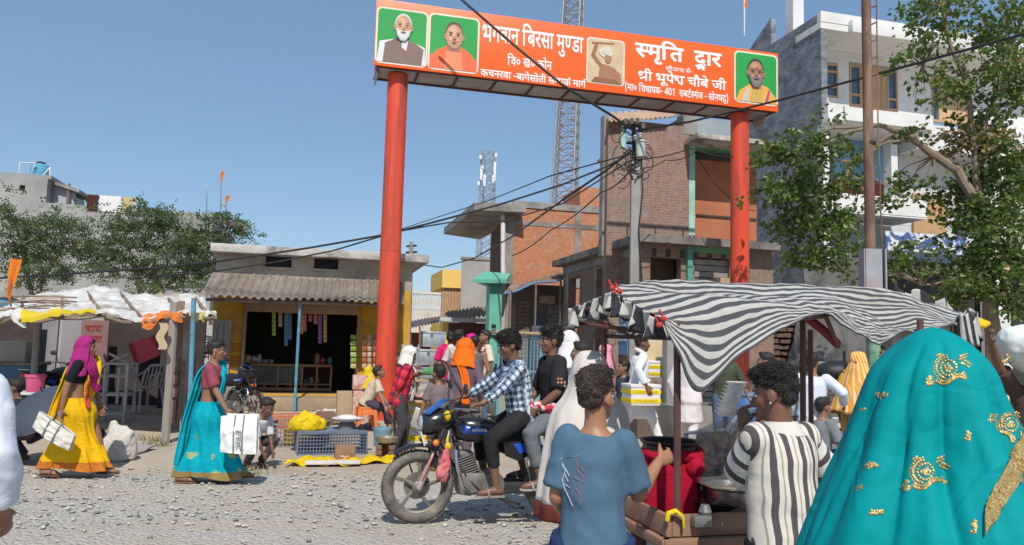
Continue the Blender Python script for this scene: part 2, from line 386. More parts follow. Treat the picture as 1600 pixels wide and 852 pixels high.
# --- lettering
GL = {
'(':(203,[(122,-95,85,-32,59,39,40,154,40,233,59,347,85,416,122,478,169,478,120,380,89,232,89,155,109,42,169,-95)]),
')':(203,[(34,-95,83,4,114,152,110,266,94,341,34,478,81,478,118,415,144,343,163,228,163,149,144,36,118,-33,81,-95)]),
'-':(195,[(28,194,167,194,167,147,28,147)]),
'0':(316,[(158,-6,100,8,60,50,36,117,28,206,35,295,57,361,98,402,158,416,216,403,257,361,281,294,289,206,282,117,260,50,219,8),(158,38,195,48,219,79,233,132,238,206,233,279,219,331,195,362,158,373,121,362,97,331,79,206,97,80,121,48)]),
'1':(316,[(150,0,152,357,77,292,50,326,157,410,199,410,199,0)]),
'4':(316,[(196,92,6,92,6,137,192,412,245,412,245,138,305,138,305,92,245,92,245,0,196,0),(196,138,199,360,56,138)]),
'ं':(0,[(-106,443,-97,467,-75,477,-52,467,-43,443,-52,420,-75,410,-97,420)]),
'क':(437,[(446,316,260,316,260,200,290,222,345,228,388,205,405,176,409,110,398,66,374,22,333,46,360,100,365,149,354,176,332,189,291,179,260,148,260,0,213,0,213,100,168,74,117,68,68,85,34,123,26,167,34,208,58,240,116,265,195,261,191,219,127,224,91,210,74,180,83,131,109,112,143,109,176,120,213,149,213,316,0,316,0,357,446,357)]),
'ख':(470,[(419,316,419,0,372,0,372,26,328,9,250,6,190,21,133,53,49,137,28,170,23,194,32,216,60,226,85,219,104,201,120,229,123,291,115,316,0,316,0,357,478,357,478,316),(307,133,335,138,372,161,372,316,161,316,171,263,160,203,140,175,95,145,158,86,228,52,281,45,340,54,372,70,372,114,341,100,274,97,231,119,211,147,206,203,220,236,247,259,305,272,354,266,350,226,310,232,275,225,255,204,251,182,267,145)]),
'ग':(323,[(119,316,119,134,112,111,92,102,61,114,24,169,36,202,73,206,73,316,0,316,0,357,332,357,332,316,272,316,272,0,226,0,226,316)]),
'च':(364,[(373,316,313,316,313,0,267,0,267,95,196,68,125,82,97,106,83,139,88,189,106,213,22,212,22,253,223,253,219,213,158,205,138,191,127,157,136,127,152,115,182,108,220,115,267,149,267,316,0,316,0,357,373,357)]),
'ज':(426,[(375,316,375,0,329,0,329,213,217,214,256,162,260,101,238,65,178,46,134,56,93,87,55,143,18,230,59,245,86,177,128,110,159,90,185,88,211,103,218,130,208,167,157,217,173,253,329,253,329,316,0,316,0,357,435,357,435,316)]),
'ट':(289,[(298,316,213,316,213,200,136,196,104,183,80,157,72,123,79,87,118,51,191,44,261,70,277,27,209,4,164,0,110,8,65,33,31,89,31,161,56,201,82,221,167,241,167,316,0,316,0,357,298,357)]),
'ड':(331,[(206,128,142,113,89,162,79,202,84,230,100,249,131,263,230,267,230,316,0,316,0,357,340,357,340,316,277,316,277,226,146,225,133,219,125,199,150,159,228,168,264,157,291,136,307,88,300,53,279,25,220,2,140,6,71,39,14,91,49,119,82,85,134,53,223,45,256,68,259,97,238,122)]),
'ण':(415,[(364,316,364,0,318,0,318,316,241,316,241,184,236,144,215,107,180,88,119,86,65,118,48,162,45,316,0,316,0,357,423,357,423,316),(143,125,177,135,193,165,195,316,92,316,94,167,118,130)]),
'त':(327,[(276,316,276,0,230,0,230,188,167,188,115,185,86,172,73,148,84,95,156,23,125,-7,39,87,27,125,30,167,53,202,94,223,230,229,230,316,0,316,0,357,335,357,335,316)]),
'द':(298,[(237,-33,196,42,116,45,82,58,45,90,27,140,31,190,59,230,105,254,169,262,169,316,0,316,0,357,307,357,307,316,216,316,216,221,134,217,99,204,80,182,72,150,95,100,143,82,179,81,177,110,188,130,226,137,252,124,264,101,263,77,235,49,276,-14)]),
'ध':(353,[(362,316,302,316,302,0,256,0,256,86,217,67,163,59,106,72,79,95,64,144,85,200,41,231,25,268,30,315,60,350,90,362,122,362,158,347,174,328,177,292,156,254,121,277,132,302,126,318,91,323,67,290,72,257,99,235,191,231,187,191,135,185,111,156,119,117,156,100,208,106,256,141,256,316,220,316,220,357,362,357)]),
'न':(319,[(0,357,327,357,327,316,268,316,268,0,221,0,221,171,117,171,109,116,88,108,59,120,32,149,22,175,29,204,40,210,221,212,221,316,0,316)]),
'प':(326,[(275,316,275,0,229,0,229,110,182,88,135,84,87,100,61,128,47,173,45,316,0,316,0,357,335,357,335,316),(229,316,92,316,94,175,99,152,117,132,173,127,229,161)]),
'ब':(328,[(336,316,277,316,277,0,230,0,230,95,181,72,123,69,69,86,41,113,26,164,35,208,61,240,125,265,212,261,209,221,132,225,210,129,230,147,230,316,0,316,0,357,336,357),(73,165,78,139,102,114,139,106,177,112,96,213,79,193)]),
'म':(343,[(292,316,292,0,246,0,246,144,119,144,117,106,91,87,46,112,22,160,30,177,72,184,72,316,0,316,0,357,352,357,352,316),(246,316,119,316,119,184,246,184)]),
'य':(333,[(342,357,342,316,282,316,282,0,235,0,235,103,173,78,121,78,79,95,47,129,22,203,75,224,92,262,71,316,0,316,0,357),(74,173,103,131,135,117,188,123,227,149,235,157,235,316,121,316,137,271,134,227,122,204)]),
'र':(235,[(227,24,196,-7,79,104,27,175,23,195,43,223,85,219,104,200,131,221,147,269,137,316,0,316,0,357,244,357,244,316,184,316,192,248,173,199,135,165,96,146)]),
'व':(319,[(328,316,268,316,268,0,222,0,222,95,174,72,119,69,67,86,40,113,26,164,35,208,77,252,121,265,203,261,200,219,132,224,93,209,74,178,83,130,111,111,149,109,186,121,222,149,222,316,0,316,0,357,328,357)]),
'स':(388,[(337,316,337,0,291,0,291,153,218,144,122,159,96,145,218,24,187,-7,76,104,26,175,23,195,43,223,85,219,104,201,114,213,125,263,115,316,0,316,0,357,397,357,397,316),(212,185,291,195,291,316,161,316,171,263,166,221,150,191)]),
'ा':(149,[(98,316,98,0,51,0,51,316,0,316,0,357,157,357,157,316)]),
'ि':(228,[(51,316,0,316,0,357,46,357,30,416,39,456,64,488,126,513,192,512,264,490,327,447,404,353,356,353,311,406,264,443,214,466,144,472,112,464,90,447,77,410,95,357,157,357,157,316,98,316,98,0,51,0)]),
'ी':(149,[(-106,353,-126,430,-120,464,-89,501,-35,515,10,505,44,477,94,357,157,357,157,316,98,316,98,0,51,0,51,316,0,316,0,357,50,357,16,445,-18,472,-61,466,-80,421,-60,353)]),
'ु':(0,[(-142,-7,-58,5,-11,-16,7,-41,13,-74,-2,-120,-46,-148,-90,-154,-165,-139,-206,-113,-261,-57,-226,-33,-174,-86,-129,-108,-64,-110,-33,-89,-30,-61,-43,-42,-75,-33,-128,-45)]),
'ू':(0,[(-36,-141,-120,-153,-167,-131,-190,-90,-190,-57,-176,-29,-134,1,-93,6,-35,-3,12,-28,83,-109,48,-131,1,-72,-50,-39,-103,-33,-145,-57,-141,-99,-102,-113,-51,-101)]),
'ृ':(0,[(16,-134,-61,-154,-115,-141,-139,-119,-151,-90,-151,-57,-138,-29,-113,-6,-51,10,-47,-28,-87,-38,-102,-51,-107,-93,-72,-113,-32,-109,1,-94)]),
'े':(0,[(-97,353,-140,455,-171,472,-221,465,-235,507,-168,514,-129,500,-107,480,-79,431,-54,353)]),
'ो':(149,[(98,316,98,0,51,0,51,316,0,316,0,357,157,357,157,316),(52,353,9,455,-23,472,-72,465,-86,507,-19,514,20,500,41,480,70,431,95,353)]),
'ौ':(149,[(98,316,98,0,51,0,51,316,0,316,0,357,157,357,157,316),(46,353,18,387,-8,401,-35,404,-82,392,-97,431,-38,444,7,432,44,399,21,445,-2,468,-33,475,-73,467,-86,507,-19,514,20,500,41,480,70,431,95,353)]),
'०':(316,[(158,70,112,78,75,102,51,138,43,184,51,231,75,267,112,290,157,299,204,290,241,267,265,230,273,183,265,137,241,101,204,78),(157,110,207,132,226,185,208,238,159,258,132,253,110,237,90,183,109,130)]),
}
GL = {k: (a, [list(zip(p[::2], p[1::2])) for p in ps]) for k, (a, ps) in GL.items()}
def parea(p): return sum(p[i-1][0]*p[i][1] - p[i][0]*p[i-1][1] for i in range(len(p))) / 2
def pin(q, p):
    c = False
    for i in range(len(p)):
        (x0, y0), (x1, y1) = p[i-1], p[i]
        if (y0 > q[1]) != (y1 > q[1]) and q[0] < (x1-x0)*(q[1]-y0)/(y1-y0) + x0: c = not c
    return c
def pieces(ps):
    ps = [p for p in ps if len(p) > 2]
    if not ps: return []
    sg = 1 if parea(max(ps, key=lambda p: abs(parea(p)))) > 0 else -1
    outs = [p for p in ps if parea(p)*sg > 0]; hs = [p for p in ps if parea(p)*sg <= 0]
    return [[p if parea(p) > 0 else p[::-1]] + [h if parea(h) < 0 else h[::-1] for h in hs if pin(h[0], p)] for p in outs]
def clipx(p, c):
    o = []
    for i in range(len(p)):
        a, b = p[i], p[(i+1) % len(p)]
        if a[0] <= c: o.append(a)
        if (a[0] <= c) != (b[0] <= c): o.append((c, a[1] + (c-a[0])/(b[0]-a[0])*(b[1]-a[1])))
    return o
def stroke(pts, wd):
    o = []
    for (x0, y0), (x1, y1) in zip(pts, pts[1:]):
        d = math.hypot(x1-x0, y1-y0); nx, ny = -(y1-y0)/d*wd/2, (x1-x0)/d*wd/2; ex, ey = (x1-x0)/d*wd*.3, (y1-y0)/d*wd*.3
        q = [(x0+nx-ex, y0+ny-ey), (x1+nx+ex, y1+ny+ey), (x1-nx+ex, y1-ny+ey), (x0-nx-ex, y0-ny-ey)]; o.append([q if parea(q) > 0 else q[::-1]])
    return o
def shift(pcs, dx, dy=0, k=1): return [[[(x*k+dx, y*k+dy) for x, y in p] for p in pc] for pc in pcs]
LOOP = [(40, 250), (35, 310), (80, 345), (130, 330), (145, 270)]
SPECIAL = {'भ': (404, [LOOP + [(145, 110)], [(95, 110), (330, 110)], [(75, 140), (100, 95), (140, 110)], [(322, 0), (322, 340)], [(235, 337), (412, 337)]]),
           'श': (390, [LOOP + [(120, 210), (60, 175)], [(70, 185), (140, 170), (235, 30)], [(312, 0), (312, 340)], [(225, 337), (400, 337)]]),
           '@': (390, [LOOP + [(120, 210), (60, 175)], [(100, 60), (300, 150)], [(312, 0), (312, 340)], [(225, 337), (400, 337)]])}
def compose(seq):
    """seq: characters; '~' halves the previous glyph, '^' reph, '/' rakar, '#' small va under"""
    x = 0; out = []; i = 0
    while i < len(seq):
        c = seq[i]; i += 1
        if c == ' ': x += 150; continue
        if c == '^': out += stroke([(x-110, 357), (x-105, 430), (x-60, 470), (x-20, 440)], 42); continue
        if c == '/': out += stroke([(x-215, -25), (x-90, -115)], 44); continue
        if c == '#': out += stroke([(x-230, -60), (x-140, -35), (x-60, -90)], 40) + stroke([(x-235, -60), (x-190, -120), (x-130, -70)], 36) + stroke([(x-75, 20), (x-75, -140)], 40); continue
        if c in SPECIAL:
            w_, ss = SPECIAL[c]
            for s_ in ss: out += shift(stroke(s_, 50), x)
            x += w_; continue
        a, ps = GL[c]
        if i < len(seq) and seq[i] == '~':
            i += 1; cut = a - 104; out += shift(pieces([clipx(p, cut) for p in ps]), x) + stroke([(x+cut-40, 337), (x+cut+40, 337)], 42); x += cut + 8; continue
        out += shift(pieces(ps), x)
        if c == 'ि': out += stroke([(x+60, 337), (x+250, 337)], 42)
        x += a
    return out, x
def curve_mesh(pcs, place, off, depth):
    """filled letters; place(x, y, n) -> world"""
    mb = MB()
    for n, pc in enumerate(pcs):
        cu = bpy.data.curves.new('l', 'CURVE'); cu.dimensions = '2D'; cu.fill_mode = 'BOTH'; cu.offset = off; cu.extrude = 2
        for p in pc:
            sp = cu.splines.new('POLY'); sp.points.add(len(p)-1); sp.use_cyclic_u = True
            for q, (x, y) in zip(sp.points, p): q.co = (x, y, 0, 1)
        ob = bpy.data.objects.new('l', cu); COL.objects.link(ob); bpy.context.view_layer.update()
        me = bpy.data.meshes.new_from_object(ob.evaluated_get(bpy.context.evaluated_depsgraph_get()))
        mb.add([place(v.co.x, v.co.y, (depth + (n % 5)*.0006) if v.co.z > 0 else .001) for v in me.vertices], [tuple(f.vertices) for f in me.polygons])
        bpy.data.objects.remove(ob); bpy.data.curves.remove(cu); bpy.data.meshes.remove(me)
    return mb
def letters(seq, TL, TR, BL, par, name, m, off=9, conv=brd, sfront=None, depth=.006):
    pcs, wd = compose(seq); (t0, za), (t1, zb), (_, zc) = conv(*TL), conv(*TR), conv(*BL); z1 = (za+zb)/2; kx = (t1-t0)/wd; kz = (za-zc)/357
    sf = bsf if sfront is None else sfront
    mb = curve_mesh(pcs, lambda x, y, d: T(t0 + x*kx, sf - d, z1 - (357-y)*kz), off, depth)
    return mb.build(name, m, par, smooth=False)
for seq, a, b_, c_, of in (('भगवान िबरसा मुण~डा', (754, 42), (911, 57), (754, 66), 9), ('िव० ख०-कोन', (793, 90), (862, 96), (793, 103), 8),
        ('कचनरवा -बागेसोती सम~पक^ माग^', (751, 112), (915, 124), (751, 122), 9), ('स~मृित  द#ार', (993, 71), (1126, 82), (993, 91), 16),
        ('सौजन~य से-', (1040, 105), (1082, 109), (1040, 111), 4), ('@ी भूपेश चौबे जी', (997, 114), (1134, 126), (997, 127), 10),
        ('(मा० िवधायक- 401  राबट^स~गंज - सोनभद/)', (976, 133), (1138, 148), (976, 143), 8)):
    letters(seq, a, b_, c_, gate, 'lettering', white, of)
# --- portraits: layered flat shapes printed on the board
cream = mat('print_cream', (.82, .74, .60), None, 2, .5); green = mat('print_green', (.03, .36, .075), (.02, .30, .06), 1, .5)
def rrect(t0, t1, z0, z1, r, n=5):
    o = []
    for cx, cz, a0 in ((t1-r, z1-r, 0), (t0+r, z1-r, 90), (t0+r, z0+r, 180), (t1-r, z0+r, 270)):
        for k in range(n+1): a = R(a0 + 90*k/n); o.append((cx + r*math.cos(a), cz + r*math.sin(a)))
    return o
def portrait(TL, BL, rx, back, shapes):
    t0, z1 = brd(*TL); _, z0 = brd(*BL); t1 = brd(rx, TL[1] + 40)[0]; dz = (bz1-bz0)*.012; z1 -= dz; z0 += dz
    pm = {'bg': back}; mats = [cream, back]; mb = MB()
    def lay(poly, d): mb.prism([T(t, bsf - d, z) for t, z in poly], SX*.0025)
    lay(rrect(t0, t1, z0, z1, (t1-t0)*.1), .006); mb.mi = 1; e = (t1-t0)*.035; lay(rrect(t0+e, t1-e, z0+e, z1-e, (t1-t0)*.08), .010)
    W_, H_ = t1-t0-2*e, z1-z0-2*e
    for i, (kind, col, dat) in enumerate(shapes):
        key = mat('print_%02d%02d%02d' % tuple(int(x*99) for x in col), col, tuple(x*.85 for x in col), 14, .55)
        if key not in mats: mats.append(key)
        mb.mi = mats.index(key)
        if kind == 'e': cx, cy, rx_, ry_ = dat; pts = [(cx + rx_*math.cos(2*math.pi*k/22), cy + ry_*math.sin(2*math.pi*k/22)) for k in range(22)]
        else: pts = dat
        lay([(t0 + e + min(max(x, .0), 1)*W_, z0 + e + min(max(y, .0), 1)*H_) for x, y in pts], .013 + .0022*i)
    return mb.build('portrait', mats, gate, smooth=False)
SK = (.50, .27, .17); SK2 = (.62, .34, .22); SKD = (.38, .19, .12); DK = (.06, .045, .04); GR = (.55, .53, .52)
def face(cx, cy, k, sk, beard=None, hair=None, glass=False):
    o = []
    if hair: o.append(('e', hair, (cx, cy+.045*k, .17*k, .21*k)))
    m = lambda f: tuple(min(1, x*f) for x in sk)
    o += [('e', m(.7), (cx + q*.165*k, cy-.01, .03*k, .05*k)) for q in (-1, 1)] + [('e', m(f), (cx - d*k, cy + e*k, .16*r*k, .21*r*k)) for f, d, e, r in ((.74, 0, 0, 1), (.86, .008, .006, .94), (.97, .016, .012, .86), (1.08, .022, .03, .66), (1.2, .025, .085, .40))] + [('e', m(1.2), (cx - .07*k, cy - .05*k, .035*k, .03*k)), ('e', m(1.1), (cx + .06*k, cy - .05*k, .03*k, .03*k)), ('e', m(.8), (cx + .03*k, cy, .016*k, .05*k)), ('e', m(1.25), (cx - .004*k, cy - .01*k, .014*k, .05*k))]
    if beard: o += [('p', tuple(x*f for x in beard), [(cx + (x - cx)*g_, cy - .06*k + (y + .06*k - cy)*g_) for x, y in [(cx-.158*k, cy-.03*k), (cx-.12*k, cy-.16*k), (cx-.05*k, cy-.25*k), (cx+.05*k, cy-.25*k), (cx+.12*k, cy-.16*k), (cx+.158*k, cy-.03*k), (cx+.10*k, cy-.075*k), (cx, cy-.065*k), (cx-.10*k, cy-.075*k)]]) for f, g_ in ((.72, 1), (.9, .93), (1.05, .8))]
    o += [('p', DK, [(cx+sx*.035*k, cy+.055*k), (cx+sx*.11*k, cy+.065*k), (cx+sx*.11*k, cy+.073*k), (cx+sx*.035*k, cy+.066*k)][::(1 if sx > 0 else -1)]) for sx in (-1, 1)]
    o += [('e', DK, (cx+sx*.07*k, cy+.03*k, .022*k, .012*k)) for sx in (-1, 1)]
    if glass: o += [('p', DK, [(cx+sx*.02*k, cy), (cx+sx*.125*k, cy), (cx+sx*.125*k, cy+.012*k), (cx+sx*.02*k, cy+.012*k)]) for sx in (-1, 1)] + [('p', DK, [(cx-.15*k, cy+.055*k), (cx+.15*k, cy+.055*k), (cx+.15*k, cy+.066*k), (cx-.15*k, cy+.066*k)])]
    o += [('e', tuple(x*.75 for x in sk), (cx, cy-.03*k, .03*k, .02*k)), ('e', (.32, .10, .09), (cx, cy-.098*k, .05*k, .013*k))]
    return o
VEST = (.24, .155, .125)
portrait((589, 8), (587, 99), 669, green, [('p', (.75, .74, .78), [(0, 0), (1, 0), (.98, .34), (.75, .42), (.3, .44), (.05, .38)]), ('p', VEST, [(.12, 0), (.92, 0), (.96, .3), (.78, .41), (.62, .45), (.36, .45), (.16, .36)]),
    ('p', (.75, .73, .76), [(.5, .3), (.6, .24), (.63, .44), (.5, .45)]), ('p', DK, [(.36, .47), (.64, .47), (.6, .42), (.4, .42)])] + face(.52, .68, 1.05, SK2, (.70, .69, .69), (.62, .61, .61)))
portrait((671, 18), (669, 109), 749, green, [('p', (.86, .16, .06), [(0, 0), (1, 0), (1, .2), (.82, .36), (.65, .44), (.35, .44), (.15, .34), (0, .22)]), ('p', (.93, .28, .13), [(.3, 0), (.7, 0), (.66, .36), (.34, .36)]), ('p', SKD, [(.36, .34), (.64, .34), (.63, .48), (.37, .48)])] + face(.5, .62, 1.12, SK2, None, (.12, .08, .06)))
portrait((917, 56), (916, 130), 976, mat('print_tan', (.66, .52, .33), (.55, .40, .24), 3, .5), [('p', (.35, .15, .07), [(.1, .92), (.72, .96), (.73, .92), (.1, .87)]), ('p', (.34, .16, .08), [(.08, .6), (.2, .92), (.28, .9), (.2, .62), (.4, .42), (.34, .34)]),
    ('p', (.40, .19, .10), [(.28, 0), (.95, 0), (.92, .24), (.72, .38), (.42, .44), (.33, .36)]), ('p', (.30, .13, .06), [(.1, 0), (.9, 0), (.8, .1), (.2, .12)]), ('e', (.72, .64, .52), (.50, .72, .20, .13)), ('e', (.42, .20, .11), (.56, .58, .09, .12)), ('p', (.70, .60, .46), [(.36, .70), (.66, .62), (.68, .70), (.4, .78)])])
portrait((1147, 77), (1145, 160), 1215, green, [('p', (.88, .42, .08), [(0, 0), (1, 0), (.98, .14), (.78, .34), (.6, .38), (.36, .38), (.1, .22)]), ('p', (.60, .56, .50), [(.14, 0), (.30, 0), (.34, .26), (.26, .30)]), ('p', (.42, .10, .20), [(.70, 0), (.78, 0), (.84, .26), (.80, .29)]), ('p', (.62, .40, .10), [(.36, 0), (.66, 0), (.62, .3), (.42, .3)]), ('p', SK, [(.40, .28), (.64, .28), (.64, .42), (.38, .42)])]
    + face(.48, .60, 1.2, SK, (.22, .19, .18), (.05, .04, .04), True) + [('e', (.62, .05, .02), (.48, .70, .014, .03))])

# ======================================================= buildings
def brick(name, c1, c2, mortar, stain=None, rowh=.078, bw=.24):
    m, g, b = newmat(name); x = g.xyz(g.co('Object')); ca, sa = math.cos(TA), math.sin(TA)
    u = g.math('ADD', g.math('MULTIPLY', x[0], ca - sa), g.math('MULTIPLY', x[1], sa + ca))
    cv = g.new('ShaderNodeCombineXYZ'); g.put(cv.inputs[0], u); g.put(cv.inputs[1], x[2])
    t = g.new('ShaderNodeTexBrick'); g.put(t.inputs['Vector'], cv.outputs[0]); t.inputs['Scale'].default_value = 1; t.inputs['Brick Width'].default_value = bw
    t.inputs['Row Height'].default_value = rowh; t.inputs['Mortar Size'].default_value = .009; t.inputs['Mortar Smooth'].default_value = .3; t.inputs['Bias'].default_value = -.1
    g.put(t.inputs['Color1'], c1); g.put(t.inputs['Color2'], c2); g.put(t.inputs['Mortar'], mortar)
    co = g.co('Object'); c = g.mix(g.math('MULTIPLY', g.ramp(g.noise(co, 1.1, 6, .65), [(.42, 0), (.66, 1)]), .8), t.outputs[0], stain or mortar); c = g.mix(g.math('MULTIPLY', g.ramp(g.noise(co, 3.5, 7, .75), [(.52, 0), (.62, 1)]), .7), c, mortar)
    c = g.mix(.5, c, g.noise(co, 9, 4), 'SOFT_LIGHT')
    g.put(b.inputs['Base Color'], c); b.inputs['Roughness'].default_value = .92; b.inputs['Specular IOR Level'].default_value = .15
    n1 = g.bump(t.outputs['Fac'], -.7, .012); g.put(b.inputs['Normal'], g.bump(g.noise(co, 30, 5), .5, .012, n1)); return m
conc = mat('concrete', (.34, .32, .295), (.24, .225, .205), 2.2, .9, bump=.25, stain=(.13, .12, .11), ssc=1.1)
conc_w = mat('slab_edge_white', (.55, .53, .48), (.42, .40, .36), 3, .9, stain=(.10, .09, .08), ssc=1.6, bump=.2, stretch=(1, 1, 1.6))
beige = mat('plaster_beige', (.47, .41, .33), (.40, .345, .27), 1.6, .92, stain=(.26, .215, .165), ssc=.9, bump=.12)
yel = mat('plaster_ochre', (.66, .35, .028), (.55, .28, .022), 1.4, .85, stain=(.34, .19, .05), ssc=1.4, bump=.1)
dark = mat('interior_shade_trim', (.075, .068, .06), (.045, .042, .04), 1.5, .95)  # near-black puts the interior shade into the colour; also dark trim
blackm = mat('dark_metal', (.025, .025, .027), None, 5, .5)
asb = mat('asbestos_sheet', (.25, .205, .165), (.17, .14, .115), 2.4, .93, stain=(.33, .29, .24), ssc=2.2, bump=.2, stretch=(1, .5, .5))
bluep = mat('blue_paint', (.11, .33, .48), (.085, .27, .40), 5, .5, stain=(.16, .12, .10), ssc=7)
woodd = mat('wood_old', (.235, .165, .115), (.15, .10, .07), 7, .85, bump=.3, stretch=(1, 1, .18), stain=(.33, .27, .21), ssc=2)
woodl = mat('wood_pale', (.46, .33, .20), (.37, .26, .15), 6, .75, bump=.2, stretch=(1, 1, .15))
shut = mat('shutter_beige', (.42, .30, .19), (.34, .24, .15), 2, .7, stain=(.22, .16, .11), ssc=1.5)
def zz(px, py, s): return ST(px, py, s).z
def tt(px, py, s): return ts(ST(px, py, s))[0]
def pbox(mb, x0, y0, x1, y1, s, d, bev=0.0):
    """box whose front face (plane s) covers the pixel rectangle; depth d away from the camera"""
    a = ST(x0, y0, s); b = ST(x1, y1, s); c = ST(x1, y0, s); e = ST(x0, y1, s)
    z1 = (a.z + c.z)/2; z0 = (b.z + e.z)/2; t0 = (ts(a)[0] + ts(e)[0])/2; t1 = (ts(b)[0] + ts(c)[0])/2
    mb.sbox(t0, t1, s, s + d, z0, z1, bev); return t0, t1, z0, z1
# ---- left shop
sA = ts(P(345, 560, 17.4))[1]; tA0 = tt(331, 520, sA); tA1 = tt(640, 520, sA)
shop = thing('shop_building', 'low ochre shop with a corrugated awning, white edged roof slab and two small barred vents', 'building', T((tA0+tA1)/2, sA))
zS0 = zz(325, 392, sA - .38); zS1 = zz(325, 379, sA - .38); zL = zz(460, 489, sA); o0, o1 = tt(381, 560, sA) - tA0, tt(556, 560, sA) - tA0
zU = zz(460, 448, sA); LA = tA1 - tA0
v1 = (tt(415, 405, sA) - tA0, tt(456, 405, sA) - tA0, zz(435, 418, sA), zz(435, 395, sA)); v2 = (tt(491, 410, sA) - tA0, tt(529, 410, sA) - tA0, zz(510, 421, sA), zz(510, 400, sA))
mb = MB(); wall(mb, T(tA0, sA), TX, LA, 0, zU, SX, .23, [(o0, o1, .3, zL)]); mb.build('front_wall', yel, shop, False)
mb = MB(); wall(mb, T(tA0, sA), TX, LA, zU, zS0, SX, .23, [v1, v2]); wall(mb, T(tA0, sA + .23), SX, 5, 0, zS0, TX, .2); wall(mb, T(tA1 - .2, sA + .23), SX, 5, 0, zS0, TX, .2); mb.build('side_wall', beige, shop, False)
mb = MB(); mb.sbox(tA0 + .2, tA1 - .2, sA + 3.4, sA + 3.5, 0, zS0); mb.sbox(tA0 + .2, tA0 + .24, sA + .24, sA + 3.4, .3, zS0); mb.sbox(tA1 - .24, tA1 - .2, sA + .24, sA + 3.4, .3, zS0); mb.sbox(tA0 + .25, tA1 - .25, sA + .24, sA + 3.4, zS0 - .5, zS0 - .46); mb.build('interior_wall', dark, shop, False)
mb = MB(); mb.sbox(tA0 - .1, tA1 + .35, sA - .38, sA + 5.3, zS0, zS1, .02); mb.build('roof_slab', conc_w, shop)
for a0, a1, z0, z1 in (v1, v2):
    mb = MB(); mb.sbox(tA0 + a0 - .04, tA0 + a1 + .04, sA - .035, sA - .003, z1, z1 + .05); mb.sbox(tA0 + a0 - .06, tA0 + a1 + .06, sA - .05, sA - .003, z0 - .05, z0)
    vt = mb.build('vent_window', beige, shop, False)
    mb = MB(); mb.sbox(tA0 + a0, tA0 + a1, sA + .2, sA + .22, z0, z1)
    for k in range(7): x = lerp(tA0 + a0 + .03, tA0 + a1 - .03, k/6); mb.tube([T(x, sA + .08, z0), T(x, sA + .08, z1)], .009, 6)
    mb.build('bars', blackm, vt)
mb = MB(); mb.sbox(tA0 + o0 - .02, tA0 + o1 + .02, sA - .16, sA - .003, zL, zL + .30, .015); mb.sbox(tA0 + o0 - .05, tA0 + o0 + .0, sA - .06, sA + .0, .3, zL); mb.sbox(tA0 + o1, tA0 + o1 + .05, sA - .06, sA + .0, .3, zL); mb.build('shutter_box', shut, shop, False)
def corr(mb, a0, a1, b0, b1, n, amp, th=.008, jag=.0):
    """corrugated sheet; a0-a1 top edge, b0-b1 lower edge"""
    up = (a1-a0).cross(b0-a0).normalized(); up = up if up.z > 0 else -up
    mb.sheet(lambda u, v: lerp(lerp(a0, a1, u), lerp(b0, b1, u), v*(1 + jag*math.sin(int(u*n/6)*2.4)*.5)) + up*(amp*math.sin(u*n*2*math.pi) + .012*math.sin(v*3 + int(u*n/5)*2)), n*8, 6, th)
aw0 = ST(332, 427, sA - .04); aw1 = ST(628, 441, sA - .04); ew0 = ST(314, 462, sA - 1.3); ew1 = ST(632, 473, sA - 1.3)
mb = MB(); corr(mb, aw0, aw1, ew0, ew1, 25, .034, .008, .03); mb.build('awning', asb, shop)
mb = MB(); mb.tube([ew0 + UP*-.07 + TX*.1 + SX*.15, ew1 + UP*-.07 - TX*.1 + SX*.15], .035, 8); mb.tube([aw0 + UP*-.09 + SX*.3 - UP*.1, aw1 + UP*-.19 + SX*.3], .03, 8); mb.build('awning_rafter', woodd, shop)
pb = G(460, 643); pb_s = ts(pb)[1]; mb = MB(); mb.tube([T(ts(pb)[0], sA - 1.12, 0), T(ts(pb)[0], sA - 1.12, zz(460, 474, sA - 1.12))], .033, 10, rnd=False); mb.build('awning_post', bluep, shop)
mb = MB(); mb.sbox(tA0 - .3, tA1 + .2, sA - .95, sA - .003, 0, .27, .04); mb.sbox(tA0 + .21, tA1 - .21, sA + .24, sA + 3.38, 0, .295); mb.build('plinth', mat('plinth_earth', (.37, .29, .20), (.29, .22, .15), 3, .95, bump=.4), shop)
mb = MB(); pbox(mb, 330, 500, 358, 632, sA - .10, .05)
for k in range(3): pbox(mb, 331 + k*9.3, 506, 338 + k*9.3, 560, sA - .125, .02)
mb.build('door_leaf', mat('door_beige', (.40, .35, .28), (.33, .29, .23), 3, .8), shop, False)
mb = MB(); pbox(mb, 318, 508, 329, 630, sA - .06, .04); mb.build('notice_board', mat('board_white', (.55, .52, .47), None, 4, .8), shop, False)
letters('न', (319, 530), (328, 530), (319, 540), shop, 'painted_letter', blackm, 9, lambda x, y: (tt(x, y, sA - .06), zz(x, y, sA - .06)), sA - .06)
letters('म', (319, 552), (328, 552), (319, 562), shop, 'painted_letter', blackm, 9, lambda x, y: (tt(x, y, sA - .06), zz(x, y, sA - .06)), sA - .06)
for i in range(2):
    mb = MB()
    for k in range(5): pbox(mb, 360, 536 + i*20 + k*3.2, 377, 537.6 + i*20 + k*3.2, sA - .006, .006)
    mb.build('painted_notice', mat('paint_red', (.45, .10, .03), None, 9, .8), shop, False)

